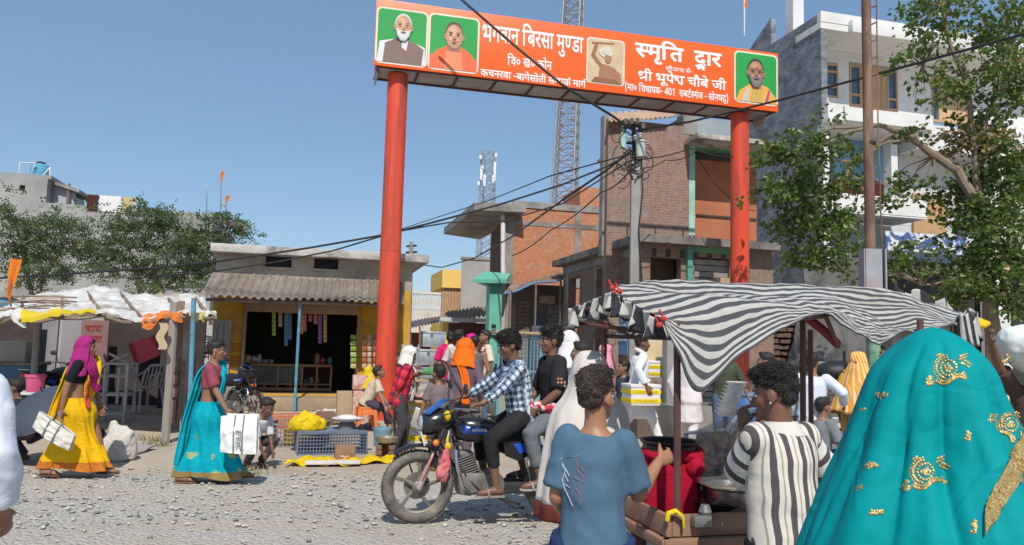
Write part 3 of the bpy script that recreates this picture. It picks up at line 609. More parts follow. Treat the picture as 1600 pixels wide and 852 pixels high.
# ---- grey building at the far left with its roof shed, tank, laundry
sF = ts(P(100, 400, 31))[1]
fb = thing('concrete_building', 'unpainted grey concrete building behind the bushes with a roof shed on its left end', 'building', T(tt(100, 400, sF), sF))
grey_pl = mat('plaster_grey', (.33, .325, .315), (.26, .255, .25), 1.0, .93, stain=(.42, .41, .39), ssc=.35, bump=.15)
mb = MB(); f0 = tt(-60, 400, sF); f1 = tt(333, 400, sF); fz = (zz(75, 318, sF) + zz(330, 333, sF))/2; mb.sbox(f0, f1, sF, sF + 9, 0, fz); mb.build('wall', grey_pl, fb, False)
mb = MB(); x0 = tt(-60, 300, sF); x1 = tt(73, 300, sF); zt = zz(30, 276, sF); hole = (tt(30, 295, sF) - x0, tt(39, 295, sF) - x0, zz(30, 298, sF), zz(30, 289, sF)); wall(mb, T(x0, sF, fz), TX, x1 - x0, fz, zt, SX, .25, [hole]); wall(mb, T(x1 - .25, sF + .25, fz), SX, 5, fz, zt, TX, .25); mb.sbox(x0, x1 + .1, sF + .1, sF + 5, zt, zt + .15); mb.sbox(x0, x1 - 2.5, sF + .02, sF + 2, zt + .15, zt + .4); mb.build('stair_room', grey_pl, fb, False)
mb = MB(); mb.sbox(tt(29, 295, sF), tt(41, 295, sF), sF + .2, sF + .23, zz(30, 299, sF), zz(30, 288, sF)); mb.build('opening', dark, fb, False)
mb = MB(); a = ST(78, 281, sF + .5); b = ST(124, 296, sF + .5); mb.prism([a, b, b + SX*3, a + SX*3], UP*-.14); mb.build('shed_roof', conc, fb, False)
mb = MB(); a = ST(80, 286, sF + .8); b = ST(117, 300, sF + .8); mb.prism([V((a.x, a.y, fz)), V((b.x, b.y, fz)), b - UP*.05, a - UP*.05], SX*.15); mb.build('shed_wall', mat('shed_bluegrey', (.42, .45, .49), None, 2, .8), fb, False)
for px in (82, 108): mb = MB(); a = ST(px, 288, sF + .6); mb.tube([V((a.x, a.y, fz)), a], .06, 8); mb.build('shed_prop', woodd, fb)
tank = thing('water_tank', 'round sky blue plastic water tank on the flat roof at far left', 'water tank', ST(62, 279, sF + 1.2))
tk = ST(62, 278, sF + 1.2); mb = MB(); r_ = .36; mb.lathe([(r_*1.02, 0), (r_*1.06, .1), (r_*1.0, .12), (r_*1.06, .22), (r_*1.0, .24), (r_*1.04, .36), (r_*.98, .38), (r_*.98, .5), (r_*.6, .56), (r_*.5, .58)], tk, 20); mb.build('tank_body', mat('tank_blue', (.13, .42, .60), None, 4, .5), tank)
mb = MB(); mb.lathe([(r_*.5, .575), (r_*.5, .64), (r_*.3, .68)], tk, 16); mb.build('lid', mat('lid_black', (.05, .03, .04), None, 4, .5), tank)
fr = thing('tank_frame', 'white pipe frame beside the blue water tank on the roof', 'frame', ST(30, 278, sF + 1.2)); mb = MB()
a, b, c, d = (ST(*q, sF + .7) for q in ((30, 277), (31, 254), (55, 255), (78, 262)))
mb.tube([a, b, c], .03, 6); mb.tube([d, ST(62, 280, sF + .7)], .03, 6); mb.tube([d, ST(78, 279, sF + .7)], .03, 6); mb.tube([c, ST(46, 276, sF + .7)], .02, 6); mb.build('pipes', mat('pipe_white', (.7, .7, .7), None, 3, .5), fr)
for px0, px1, py, c, lab in ((136, 153, 314, (.10, .035, .03), 'dark maroon cloth drying over the grey parapet'), (155, 189, 318, (.78, .78, .76), 'long white sheet drying over the grey parapet'), (192, 206, 320, (.66, .50, .27), 'tan cloth drying over the grey parapet'), (207, 215, 321, (.72, .72, .72), 'small white cloth drying beside the tan one on the parapet')):
    sp = sF - .03; z1 = fz + .02; mb = MB(); t0 = tt(px0, py, sp); t1 = tt(px1, py, sp)
    mb.sheet(lambda u, v: T(lerp(t0, t1, u), sF - .03 + max(0, .1 - v)*4 - .02*math.sin(u*23), z1 + .10*min(1, v*9) * (1 if v < .12 else 1) - max(0, v - .12)*.75 + .33), 14, 8, .02)
    tag(mb.build('laundry', cloth('laundry_%d' % px0, c)), lab, 'laundry', 'laundry on the far parapet')
def flag(base_px, top_py, fl, Y, lab, cat='flag', col=(.80, .22, .03), r=.02, poler=None, bend=0):
    a = P(*base_px, Y); b = P(base_px[0] + bend, top_py, Y); f = thing('flag', lab, cat, a)
    mb = MB(); mb.tube([a, b], r, 8); mb.build('flag_pole', poler or mat('pole_steel', (.4, .4, .4), None, 4, .4, .6), f)
    if fl:
        w_, h_ = fl; mb = MB()
        mb.sheet(lambda u, v: b + V((w_*u*(.35 + .65*(1-v))*(.8), -.08*math.sin(u*5 + v*3)*w_*2, -h_*v*1.0 - .25*w_*u*math.sin(v*2))), 8, 14, .012)
        mb.build('pennant', cloth('flag_saffron', col), f)
for bp, ty, fl, Y, lab in (((345, 335), 268, (.18, .5), 31, 'tall rooftop pole with a wisp of saffron pennant, highest over the far left roof'), ((353, 335), 306, (.20, .3), 31, 'short rooftop flagpole with a faded pink pennant'), ((323, 335), 290, None, 31, 'bare thin rooftop pole left of the two pennants')):
    flag(bp, ty, fl, Y, lab, 'flag' if fl else 'pole', r=.025)
flag((17, 478), 405, (.20, .62), 12.2, 'bright orange triangular flag on a stick above the patched tarpaulin roof', col=(.85, .19, .02), r=.014, poler=woodd)

# ---- right side of the side street: corner building
pC = P(1002, 400, 19.2); tC, sC = ts(pC)
cb = thing('corner_building', 'single storey raw brick corner building under a thick grey slab with a green pillar', 'building', pC - UP*pC.z)
bk_br = brick('brick_brown', (.31, .185, .125), (.24, .145, .10), (.23, .20, .17), (.20, .165, .135))
bk_or = brick('brick_orange', (.56, .19, .085), (.46, .15, .07), (.38, .30, .23), (.48, .22, .12))
bk_tw = brick('brick_tower', (.31, .18, .125), (.24, .145, .105), (.30, .26, .22), (.26, .20, .165))
sC1 = ts(TT(880, 450, tC))[1]; LC = sC1 - sC; zC0 = P(990, 377, 18.8).z; zC1 = zC0 + .19
def cs(px, py): return ts(TT(px, py, tC))[1] - sC
mb = MB(); h1 = (cs(955, 450), cs(932, 450), .2, TT(940, 420, tC).z); h2 = (cs(905, 480), cs(888, 480), .2, TT(896, 434, tC).z)
wall(mb, T(tC, sC), SX, LC, 0, zC0, TX, .25, [h1, h2]); tR = tt(1195, 400, sC)
q = lambda px: tt(px, 420, sC) - tC
wall(mb, T(tC + .25, sC), TX, tR - tC - .25, 0, zC0, SX, .25, [(q(1012) - .25, q(1064) - .25, 0, zz(1030, 402, sC)), (q(1085) - .25, q(1140) - .25, 0, zz(1110, 403, sC))])
mb.sbox(tR, tR + .25, sC, sC + LC, 0, zC0); mb.build('wall', bk_br, cb, False)
mb = MB(); mb.sbox(tC - .02, tC + .0, sC + h1[0] - .18, sC + h1[0], 0, h1[3] + .1); mb.sbox(tC - .02, tC, sC + h1[1], sC + h1[1] + .12, 0, h1[3] + .1); mb.sbox(tC - .02, tC, sC + h2[1], sC + h2[1] + .25, 0, zC0); mb.sbox(tC - .025, tC - .002, sC + .0, sC + LC, h1[3] + .12, h1[3] + .34); mb.build('concrete_band', conc, cb, False)
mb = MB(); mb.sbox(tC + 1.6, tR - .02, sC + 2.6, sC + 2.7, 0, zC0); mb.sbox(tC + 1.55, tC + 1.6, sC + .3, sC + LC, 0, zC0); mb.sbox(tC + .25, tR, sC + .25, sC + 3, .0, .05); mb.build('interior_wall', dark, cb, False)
mb = MB(); mb.prism([T(tC - .28, sC - .4, zC0), T(tR + .2, sC - .4, zC0), T(tR + .2, sC + LC + .4, zC0), T(tC - .28, sC + LC + .4, zC0)], UP*.19); mb.build('roof_slab', mat('slab_dark', (.25, .225, .20), (.15, .135, .12), 2, .92, stain=(.09, .08, .075), ssc=1.4, bump=.3), cb, False)
mb = MB()
for k in range(9): x = lerp(sC + .4, sC + LC - .3, k/8); mb.sbox(tC - .012, tC - .002, x - .05, x + .05, zC0 - .3, zC0 - .12)
for k in range(6): x = lerp(tC + .35, tC + 2.3, k/5); mb.sbox(x - .06, x + .06, sC - .012, sC - .002, zC0 - .3, zC0 - .1)
mb.build('putlog_shade_patch', dark, cb, False)  # thin dark patches on the wall face stand in for shaded holes
mint = mat('paint_mint', (.36, .62, .53), (.30, .54, .46), 2, .6, stain=(.22, .36, .30)); greenp = mat('paint_green', (.13, .34, .17), None, 2, .6)
mb = MB(); pbox(mb, 1074, 385, 1082, 640, sC - .10, .098); mb.build('green_pillar', mat('paint_teal_dark', (.10, .34, .27), None, 3, .6), cb, False)
mb = MB(); pbox(mb, 1083, 380, 1142, 396, sC - .05, .048); mb.build('green_lintel', greenp, cb, False)
def shutter(mb, t0, t1, s0, z0, z1, ax=TX, nx=None, n=24):
    nx = nx if nx is not None else -SX; o = T(0, 0) if False else None
    for k in range(n):
        za = lerp(z0, z1, k/n); zb = lerp(z0, z1, (k + .86)/n); mb.box(ax*((t0+t1)/2) + s0 + UP*((za+zb)/2), (t1-t0, .03, zb-za), (ax, nx, UP))
mb = MB(); shutter(mb, tC + q(1085), tC + q(1140), SX*(sC + .12), 0.05, zz(1110, 404, sC)); mb.build('shutter', mat('shutter_grey', (.33, .31, .29), (.26, .245, .23), 2, .6, .3, stain=(.20, .15, .11)), cb, False)
mb = MB(); pbox(mb, 1120, 434, 1140, 470, sC - .35, .3); mb.build('meter_box', woodl, cb, False)
mb = MB(); a = TT(972, 525, tC - .04); mb.box(a, (.75, .02, 1.0), (SX, TX, UP)); pst = mb.build('blue_poster', mat('poster_blue', (.12, .28, .52), None, 3, .6), cb, False)
mb = MB()
for k, w_ in enumerate((.5, .6, .42, .58)): mb.box(a + UP*(.28 - k*.13) - TX*.016, (w_, .012, .05), (SX, TX, UP))
mb.ell(a + UP*.40 - TX*.012, (.012, .16, .06)); mb.build('poster_print', mat('poster_white', (.62, .66, .70), None, 5, .6), pst, False)

# ---- brick tower house above the corner building
sD = sC + 1.3; td0 = tt(949, 300, sD); td1 = tt(1077, 300, sD); zD = zz(1000, 190, sD)
tw = thing('brick_house', 'tall raw brick house with a mint framed orange upper room, above the corner building', 'building', T((td0+td1)/2, sD))
hole = (tt(972, 220, sD) - td0, tt(1003, 220, sD) - td0, zz(985, 232, sD), zz(985, 194, sD))
mb = MB(); wall(mb, T(td0, sD), TX, td1 - td0, 0, zD, SX, .25, [hole]); e_ = V((.16, .987, 0)); p_ = T(td0, sD + .26); mb.prism([p_, p_ + TX*.25, p_ + e_*6 + TX*.25, p_ + e_*6], UP*zD); mb.build('wall', bk_tw, tw, False)
mb = MB(); mb.sbox(td0 + hole[0] - .02, td0 + hole[1] + .1, sD + 1.5, sD + 1.55, hole[2], zD - .05); mb.sbox(td0 + .26, td1, sD + .3, sD + 1.5, hole[2] - .1, hole[2] - .02); mb.build('balcony_recess', mat('recess_yellow', (.42, .30, .08), None, 2, .8), tw, False)
mb = MB(); pbox(mb, 971, 190, 977, 230, sD - .03, .2); mb.build('mint_post', mint, tw, False)
mb = MB(); corr(mb, ST(955, 176, sD + 1.2), ST(1085, 170, sD + 1.2), ST(950, 190, sD - .25), ST(1044, 184, sD - .25), 13, .03); mb.build('sheet_roof', mat('roof_tan', (.50, .36, .24), (.40, .28, .19), 3, .9), tw)
mb = MB(); pbox(mb, 942, 180, 947, 400, sD + .2, .25); mb.build('concrete_column', conc, tw, False); mb = MB(); pbox(mb, 1068, 178, 1090, 210, sD - .01, .4); mb.build('concrete_column', conc, tw, False)
# orange room to its right
sO = sD + .1; o_0 = tt(1078, 300, sO); o_1 = tt(1182, 300, sO)
mb = MB(); pbox(mb, 1086, 244, 1182, 374, sO + .3, .1); mb.build('orange_panel', mat('panel_orange', (.46, .16, .075), (.40, .135, .065), 1.5, .8, stain=(.33, .13, .07)), tw, False)
mb = MB(); pbox(mb, 1077, 222, 1086, 368, sO - .08, .4); mb.build('mint_pillar', mint, tw, False)
mb = MB(); pbox(mb, 1088, 221, 1182, 237, sO - .02, .3); mb.build('green_lintel', greenp, tw, False)
mb = MB(); pbox(mb, 1088, 237, 1145, 251, sO + .25, .1); mb.build('transom', dark, tw, False); mb = MB(); pbox(mb, 1088, 338, 1182, 341, sO + .26, .1); mb.build('panel_bar', dark, tw, False)
mb = MB(); z_ = zz(1100, 216, sO - .9); mb.sbox(o_0 - .25, o_1 + .35, sO - .9, sO + 3, z_, z_ + .13); mb.build('upper_slab', conc_w, tw, False)
mb = MB(); mb.sbox(o_0, o_1, sO + .45, sO + 3, z_ + .13, z_ + 1.0); mb.build('upper_wall', mat('plaster_blue_grey', (.34, .38, .42), None, 1, .9, stain=(.25, .27, .29)), tw, False)

# ---- orange brick building further along
pB = P(795, 420, 27.5); tB, sB = ts(pB); zB = zz(860, 327, sB)
ob_ = thing('orange_brick_building', 'unplastered orange brick building with grey concrete bands and a projecting corner slab', 'building', pB - UP*pB.z)
tB1 = tt(952, 350, sB); mb = MB(); p_ = P(771, 420, 33); mb.prism([T(tB, sB), T(tB1, sB), T(tB1, sB + 6), V((p_.x, p_.y, 0))], UP*zB); pbox(mb, 906, 293, 946, 330, sB + .1, 2); mb.build('wall', bk_or, ob_, False)
mb = MB(); pbox(mb, 787, 330, 801, 560, sB - .03, .3); pbox(mb, 898, 326, 907, 450, sB - .03, .1); pbox(mb, 801, 349, 952, 356, sB - .02, .1); pbox(mb, 801, 319, 952, 329, sB - .04, .1); mb.build('concrete_frame', conc, ob_, False)
mb = MB(); z_ = zz(800, 331, sB - .6); a = tt(741, 325, sB - .4); mb.prism([T(a, sB - .4, z_), T(tB + .4, sB - .7, z_), T(tB + .4, sB + 7, z_), T(a, sB + 6, z_)], UP*.28); mb.build('corner_slab', conc, ob_, False)
mb = MB(); p_ = P(769, 420, 33); mb.prism([T(tB - .04, sB + .02), V((p_.x, p_.y, 0)), V((p_.x - .1, p_.y, 0)), T(tB - .14, sB + .02)], UP*(zB - .1)); mb.build('shaded_wall', mat('brick_shade_dark', (.12, .07, .065), None, 1, .9), ob_, False)  # left face in a darker colour that holds its shade
mb = MB(); a = ST(786, 338, sB - .2); b = ST(786, 556, sB - .2); mb.tube([a, b], .085, 10); mb.build('drain_pipe', mat('pipe_cream', (.66, .62, .55), None, 2, .5), ob_)
# green canopy porch
gr = mat('porch_green', (.15, .47, .36), (.12, .39, .30), 1.6, .6, stain=(.08, .26, .21), ssc=.9)
po = thing('green_porch', 'sea green concrete porch column carrying a slanted canopy, before the orange brick building', 'porch', ST(774, 560, sB - .6))
mb = MB(); pbox(mb, 764, 436, 783, 575, sB - .9, .55); mb.build('column', gr, po, False)
mb = MB(); a, b, c, d = ST(739, 436, sB - 1.2), ST(757, 424, sB - .3), ST(798, 428, sB - .3), ST(792, 437, sB - 1.2); mb.prism([a, d, c, b], UP*-.13); mb.prism([ST(744, 438, sB - 1.05), ST(766, 438, sB - 1.05), ST(766, 446, sB - 1.05)], SX*.6); mb.build('canopy', gr, po, False)
mb = MB()
for k in range(3): pbox(mb, 768, 507 + k*8, 775, 512 + k*8, sB - .93, .03)
mb.build('meter', blackm, po, False)
# low shuttered shops between corner building and brick building
sQ = sB - 1.6; ls = thing('shuttered_shops', 'row of low dark shops with closed shutters and a sagging blue edged awning', 'building', ST(840, 560, sQ))
mb = MB(); pbox(mb, 796, 445, 884, 585, sQ + .06, .2); mb.build('wall', mat('wall_dim', (.20, .17, .15), None, 1.5, .9), ls, False)
for k, (x0, x1, c) in enumerate(((799, 806, (.34, .28, .22)), (808, 825, (.30, .22, .17)), (829, 852, (.12, .17, .24)), (856, 880, (.34, .34, .34)))):
    t0, t1 = tt(x0, 530, sQ), tt(x1, 530, sQ); mb = MB(); shutter(mb, t0, t1, SX*(sQ + .02), .08, zz(840, 470 if k != 2 else 486, sQ), TX, -SX, 22); mb.build('shutter', mat('shop_shutter_%d' % k, c, tuple(x*.8 for x in c), 2, .6, .2, stain=(.12, .10, .09), ssc=1.5), ls, False)
a0, a1 = ST(884, 424, sQ), ST(797, 447, sQ); b0, b1 = ST(886, 431, sQ - 1.1), ST(788, 456, sQ - 1.1)
mb = MB(); mb.sheet(lambda u, v: lerp(lerp(a0, a1, u), lerp(b0, b1, u), v) - UP*(.06*math.sin(u*9)*v + .03*math.sin(u*31 + v)), 30, 6, .02); mb.build('awning', mat('awning_rust', (.25, .16, .11), (.14, .09, .06), 2, .9, stain=(.32, .24, .17)), ls)
mb = MB(); mb.tube([lerp(b0, b1, k/10) - UP*(.06*math.sin(k*.9) + .03) for k in range(11)], .035, 8); mb.build('awning_edge', mat('tarp_blue', (.10, .22, .42), None, 3, .6), ls)
for k in range(3):
    p_ = lerp(b0, b1, .1 + .4*k); mb = MB(); mb.tube([V((p_.x, p_.y, 0)), p_ - UP*.05], .035, 8); mb.build('awning_post', woodd, ls)
mb = MB(); pbox(mb, 846, 462, 868, 474, sQ - .3, .3, .05); mb.build('rolled_mat', mat('mat_tan', (.42, .36, .26), None, 5, .9), ls)
# grey block, yellow house, balustrade house along the street
sG = ts(P(740, 460, 37))[1]; gb = thing('grey_block', 'windowless grey plastered block beyond the green porch', 'building', ST(742, 540, sG))
mb = MB(); zg = zz(740, 406, sG); t0 = tt(720, 450, sG); p_ = P(724, 450, 48); mb.prism([T(t0, sG), T(t0 + 6, sG), T(t0 + 6, sG + 6), V((p_.x, p_.y, 0))], UP*zg); mb.build('wall', mat('plaster_block', (.42, .40, .375), (.34, .325, .305), .6, .92, stain=(.27, .26, .245), ssc=.5, bump=.15), gb, False)
mb = MB(); mb.sbox(t0, t0 + 6.05, sG - .05, sG + .3, zg, zg + .12); mb.build('coping', conc, gb, False)
sY = sG + 3; yb = thing('yellow_house', 'bright yellow upper storey above a brown shuttered shop front', 'building', ST(705, 575, sY)); yy = mat('plaster_yellow', (.80, .53, .14), (.74, .48, .13), 1, .85)
mb = MB(); pbox(mb, 691, 422, 726, 450, sY, 4); pbox(mb, 691, 504, 726, 580, sY + .1, 4); mb.build('wall', yy, yb, False)
mb = MB()
for k in range(6): pbox(mb, 690 + k*5, 451 - k*.8, 694.6 + k*5, 500, sY + .15, .2)
mb.build('boarding', mat('board_brown', (.45, .28, .16), (.38, .23, .13), 2, .8), yb, False)
mb = MB(); pbox(mb, 688, 499, 726, 503, sY - .4, .8); mb.build('ledge', conc, yb, False)
sH = ts(P(650, 480, 58))[1]; hb = thing('balustrade_house', 'pale house with a row of white roof balusters at the far end of the street', 'building', ST(655, 540, sH))
pinkw = mat('plaster_pale', (.60, .55, .47), (.52, .47, .40), 1, .9, stain=(.40, .36, .31), ssc=.6)
mb = MB(); h0 = tt(600, 480, sH); h1_ = tt(712, 480, sH); zh = zz(650, 483, sH); mb.sbox(h0, h1_, sH, sH + 8, 0, zh); mb.build('wall', pinkw, hb, False)
zt_ = zz(650, 459, sH); mb = MB(); mb.sbox(h0, h1_, sH - .1, sH + .15, zt_, zt_ + .18)
for k in range(26): x = lerp(h0 + .2, h1_ - .2, k/25); mb.lathe([(.07, zh), (.07, zh + .1), (.05, zh + .2), (.10, zh + .5), (.05, zt_ - .2), (.07, zt_)], T(x, sH + .02), 8)
mb.build('balustrade', mat('paint_offwhite', (.68, .62, .54), None, 2, .8), hb)
mb = MB(); corr(mb, ST(625, 505, sH - 9), ST(700, 492, sH - 9), ST(622, 516, sH - 14), ST(690, 503, sH - 14), 14, .04); mb.build('sheet_roof', mat('sheet_rust', (.13, .10, .095), None, 3, .8), hb)
mb = MB(); pbox(mb, 618, 520, 690, 575, sH - 9, .1); mb.build('lower_front', mat('front_brickred', (.27, .095, .06), (.2, .07, .05), 2, .8), hb, False)
mb = MB()
for px in (640, 656, 674): mb.tube([ST(px, 575, sH - 13.9), ST(px, 512, sH - 13.9)], .06, 8)
mb.build('roof_prop', mat('prop_redbrown', (.40, .13, .06), None, 3, .7), hb)
lo = thing('street_stalls', 'low market stalls under rusty sheets before the grey block', 'stall', ST(730, 560, sG - 2)); mb = MB()
corr(mb, ST(700, 487, sG - 1), ST(768, 478, sG - 1), ST(684, 502, sG - 3.5), ST(772, 492, sG - 3.5), 12, .05); mb.build('sheet_roof', mat('sheet_tan', (.34, .25, .16), (.26, .19, .13), 3, .9), lo)
mb = MB(); pbox(mb, 688, 497, 770, 503, sG - 3.6, .06); mb.build('fascia', mat('fascia_grey', (.55, .57, .58), None, 2, .6), lo, False)
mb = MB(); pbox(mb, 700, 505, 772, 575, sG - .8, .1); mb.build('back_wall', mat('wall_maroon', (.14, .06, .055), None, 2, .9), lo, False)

# ---- white building on the right
pW = P(1286, 300, 27); tW, sW = ts(pW); wb = thing('white_building', 'three storey white building with wooden windows, balconies and a mottled dark grey side wall', 'building', T(tW, sW))
wht = mat('paint_white', (.74, .73, .70), (.68, .67, .645), .8, .75, stain=(.56, .55, .53), ssc=.7)
gm_, g, b_ = newmat('wall_mottled'); co = g.co('Object', (1, 1, 1.8)); c = g.mix(g.ramp(g.noise(co, 1.7, 7, .72, .3), [(.36, 0), (.64, 1)]), (.105, .115, .13), (.30, .315, .34)); g.put(b_.inputs['Base Color'], c); b_.inputs['Roughness'].default_value = .9; g.put(b_.inputs['Normal'], g.bump(g.noise(co, 12, 6), .3, .03))
zW = zz(1288, 18, sW); tW1 = tt(1660, 200, sW); s_far = ts(TT(1158, 120, tW))[1]
mb = MB(); mb.sbox(tW, tW + .25, sW + .02, s_far, 0, zW - .05); mb.build('side_wall', gm_, wb, False)
zr = zz(1290, 45, sW); f2 = zz(1290, 182, sW); f2b = zz(1300, 196, sW); f1 = zz(1300, 330, sW); f1b = zz(1300, 345, sW)
sR = sW + 1.5
def wz(py, px=1340): return zz(px, py, sR)
def wt(px, py=150): return tt(px, py, sR) - tW - .26
mb = MB(); wall(mb, T(tW + .26, sR), TX, tW1 - tW, f2, zr, SX, .25, [(wt(1289), wt(1310), wz(153, 1300), wz(98, 1300)), (wt(1327), wt(1403), wz(172, 1365), wz(101, 1365)), (wt(1455), wt(1512), wz(198, 1480), wz(121, 1480))]); mb.build('upper_wall', wht, wb, False)
mb = MB(); mb.sbox(tW - .03, tW1, sW, sW + 1.49, zr, zr + .25); mb.sbox(tW + .26, tW1, sR + .26, s_far, zr, zr + .25); mb.sbox(tW - .03, tW1, sW - .02, sW + .2, zr + .25, zW); mb.sbox(tt(1325, 30, sW), tt(1500, 40, sW), sW - .25, sW - .02, zr - .08, zW - .25, .03); mb.build('roof_parapet', wht, wb)
mb = MB(); mb.sbox(tW + .0, tt(1445, 180, sW), sW - .35, sR - .01, f2b, f2 - .01, .02); mb.sbox(tW + .6, tt(1443, 180, sW), sW - .45, sW - .35, f2b + .1, f2 + .3); mb.sbox(tt(1446, 180, sW), tW1, sW + .5, sR - .01, f2b - .35, f2 + .2); mb.build('balcony_slab', wht, wb)
mb = MB(); mb.sbox(tW + .0, tW + .26, sW - .02, sW + .26, 0, f2b); mb.sbox(tt(1402, 250, sW), tt(1412, 250, sW), sW + .3, sW + .7, f1, f2b - .01); mb.sbox(tt(1535, 250, sW), tt(1560, 250, sW), sW - .3, sW + .3, 0, f2b); mb.build('pillar', wht, wb, False)
woodf = mat('window_wood', (.52, .33, .19), (.44, .27, .155), 3, .6); gla = mat('glass_blue', (.05, .12, .2), (.04, .10, .17), .5, .08, spec=.9)
def window(x0, y0, x1, y1, muls, rows, s0, par, doors=()):
    t0, t1 = tt(x0, (y0+y1)/2, s0), tt(x1, (y0+y1)/2, s0); z1 = (zz(x0, y0, s0) + zz(x1, y0 + (x1-x0)*.12, s0))/2; z0 = (zz(x0, y1, s0) + zz(x1, y1 + (x1-x0)*.1, s0))/2
    mb = MB(); fw = .09
    for a, b, c, d in ((t0, t1, z1-fw, z1), (t0, t1, z0, z0+fw)): mb.sbox(a, b, s0 - .02, s0 + .12, c, d)
    for m in [0] + muls + [1]: x = lerp(t0 + fw/2, t1 - fw/2, m); mb.sbox(x - fw/2, x + fw/2, s0 - .018, s0 + .118, z0 + fw, z1 - fw)
    for r in rows: z = lerp(z0, z1, r); mb.sbox(t0 + fw, t1 - fw, s0 - .012, s0 + .1, z - .045, z + .045)
    f = mb.build('window', woodf, par, False)
    mb = MB(); mb.sbox(t0 + .02, t1 - .02, s0 + .06, s0 + .075, z0 + .02, z1 - .02); mb.build('pane', gla, f, False)
    for a, b in doors:
        mb = MB(); mb.sbox(lerp(t0, t1, a), lerp(t0, t1, b), s0 + .01, s0 + .05, z0 + .05, z1 - fw); mb.build('door_panel', mat('door_wood', (.58, .38, .22), (.50, .32, .18), 2, .6, stretch=(1, 1, .2)), f, False)
window(1289, 98, 1310, 152, [], [.33, .76], sR + .03, wb); window(1327, 101, 1403, 166, [.22, .42, .68, .8], [.28], sR + .03, wb, [(.24, .78)]); window(1455, 121, 1512, 190, [.2, .75], [.62], sR + .03, wb, [(.25, .98)])
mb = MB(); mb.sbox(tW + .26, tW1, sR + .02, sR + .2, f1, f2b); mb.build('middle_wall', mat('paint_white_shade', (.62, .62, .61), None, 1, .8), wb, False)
mb = MB(); pbox(mb, 1298, 222, 1404, 282, sR - .1, .08); mb.build('glazing', mat('glass_sky', (.16, .36, .58), (.12, .30, .50), .6, .15, spec=.8), wb, False)
mb = MB(); pbox(mb, 1298, 285, 1404, 306, sR - .12, .1); mb.build('red_band', mat('band_red', (.34, .075, .055), None, 1, .7), wb, False)
mb = MB(); pbox(mb, 1300, 307, 1448, 334, sW - .3, .2); pbox(mb, 1300, 331, 1448, 337, sW - .28, 1.7); mb.build('middle_balcony', wht, wb, False)
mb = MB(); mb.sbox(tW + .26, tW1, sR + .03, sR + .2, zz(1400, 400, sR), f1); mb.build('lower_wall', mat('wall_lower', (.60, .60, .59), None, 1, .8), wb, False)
mb = MB(); pbox(mb, 1428, 304, 1478, 376, sR - .12, .1); mb.build('wooden_door', mat('door_ply', (.55, .33, .17), (.47, .28, .14), 2, .6), wb, False)
mb = MB(); pbox(mb, 1384, 366, 1520, 396, sW - .35, .06); mb.build('railing_panel', cloth('railing_blue', (.10, .18, .36), None, .7, .2, 3, lambda g, u, v, base: g.mix(g.ramp(g.noise(g.co('Object'), 3.2, 3, .6), [(.47, 0), (.53, 1)]), (.07, .12, .27), (.62, .64, .68))), wb, False)
mb = MB(); pbox(mb, 1384, 398, 1600, 412, sW - .4, 1.8); mb.build('shop_lintel', mat('lintel_blue', (.055, .08, .12), None, 2, .6), wb, False)
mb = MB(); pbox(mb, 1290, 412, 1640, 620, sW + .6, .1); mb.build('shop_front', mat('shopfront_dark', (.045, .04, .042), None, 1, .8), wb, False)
mb = MB(); a = tt(1239, 5, sW + 3); mb.sbox(a, a + .5, sW + 3, sW + 3.5, zW - .3, zW + 2.2); mb.build('stair_post', wht, wb, False)
mb = MB(); mb.prism([T(tW + .02, sW + 3.2, zW - .05), T(tW + .02, s_far, zW - .05), T(tW + .02, s_far, zW + .05), T(tW + .02, sW + 3.2, zW + 1.1)], TX*.22); mb.build('sloping_parapet', gm_, wb, False)
a = TT(1163, 56, tW + .5); f = thing('roof_flag', 'thin white rooftop pole with a folded orange flag, above the mottled grey wall', 'flag', a); mb = MB(); mb.tube([a, a + UP*2.2], .035, 8); mb.build('flag_pole', wht, f); b0 = a + UP*2.1
mb = MB(); mb.sheet(lambda u, v: b0 + V((.22*u*(1-.5*v), .05*math.sin(u*6 + v*4), -.75*v - .1*u)), 6, 10, .015); mb.build('pennant', cloth('flag_saffron', (.8, .22, .03)), f)
# collapsed brick wall and heaps behind the right gate post
rw = thing('brick_pile', 'low stack of loose dark bricks behind the right gate post', 'bricks', ST(1200, 560, sC + 1.2)); rnd = random.Random(4)
for row in range(16):
    mb = MB()
    for k in range(9):
        t0 = tt(1165, 450, sC + 1.5) + k*.25 + (row % 2)*.1; mb.sbox(t0, t0 + .225, sC + 1.5 + rnd.uniform(-.05, .05), sC + 1.75, .30 + row*.17, .30 + row*.17 + rnd.uniform(.09, .13))
    mb.build('brick_course', mat('brick_dark', (.20, .115, .085), (.13, .085, .07), 5, .9), rw, False)
mb = MB(); pbox(mb, 1168, 445, 1262, 640, sC + 1.85, .15); mb.build('backing_wall', mat('wall_blackish', (.10, .085, .078), (.06, .055, .05), 2, .95), rw, False)  # even near-black colour over the backing wall
tp = thing('tarpaulin_heap', 'wrinkled dark grey tarpaulin draped over a heap at the foot of the white building', 'tarpaulin', ST(1290, 560, sC + 1.0)); mb = MB()
a0, a1, b0, b1 = ST(1262, 402, sC + 2.4), ST(1355, 405, sC + 2.4), ST(1225, 590, sC + .6), ST(1390, 600, sC + .6)
mb.sheet(lambda u, v: lerp(lerp(a0, a1, u), lerp(b0, b1, u), v) + V((0, -.12*math.sin(u*14 + 3*v) - .3*noise.noise(V((u*4, v*5, 2))), .25*noise.noise(V((u*3, v*4, 8))))), 40, 30, .02); mb.build('cover', mat('tarp_charcoal', (.135, .125, .12), (.08, .075, .073), 3, .8, bump=.4, bsc=6, dist=.05), tp)

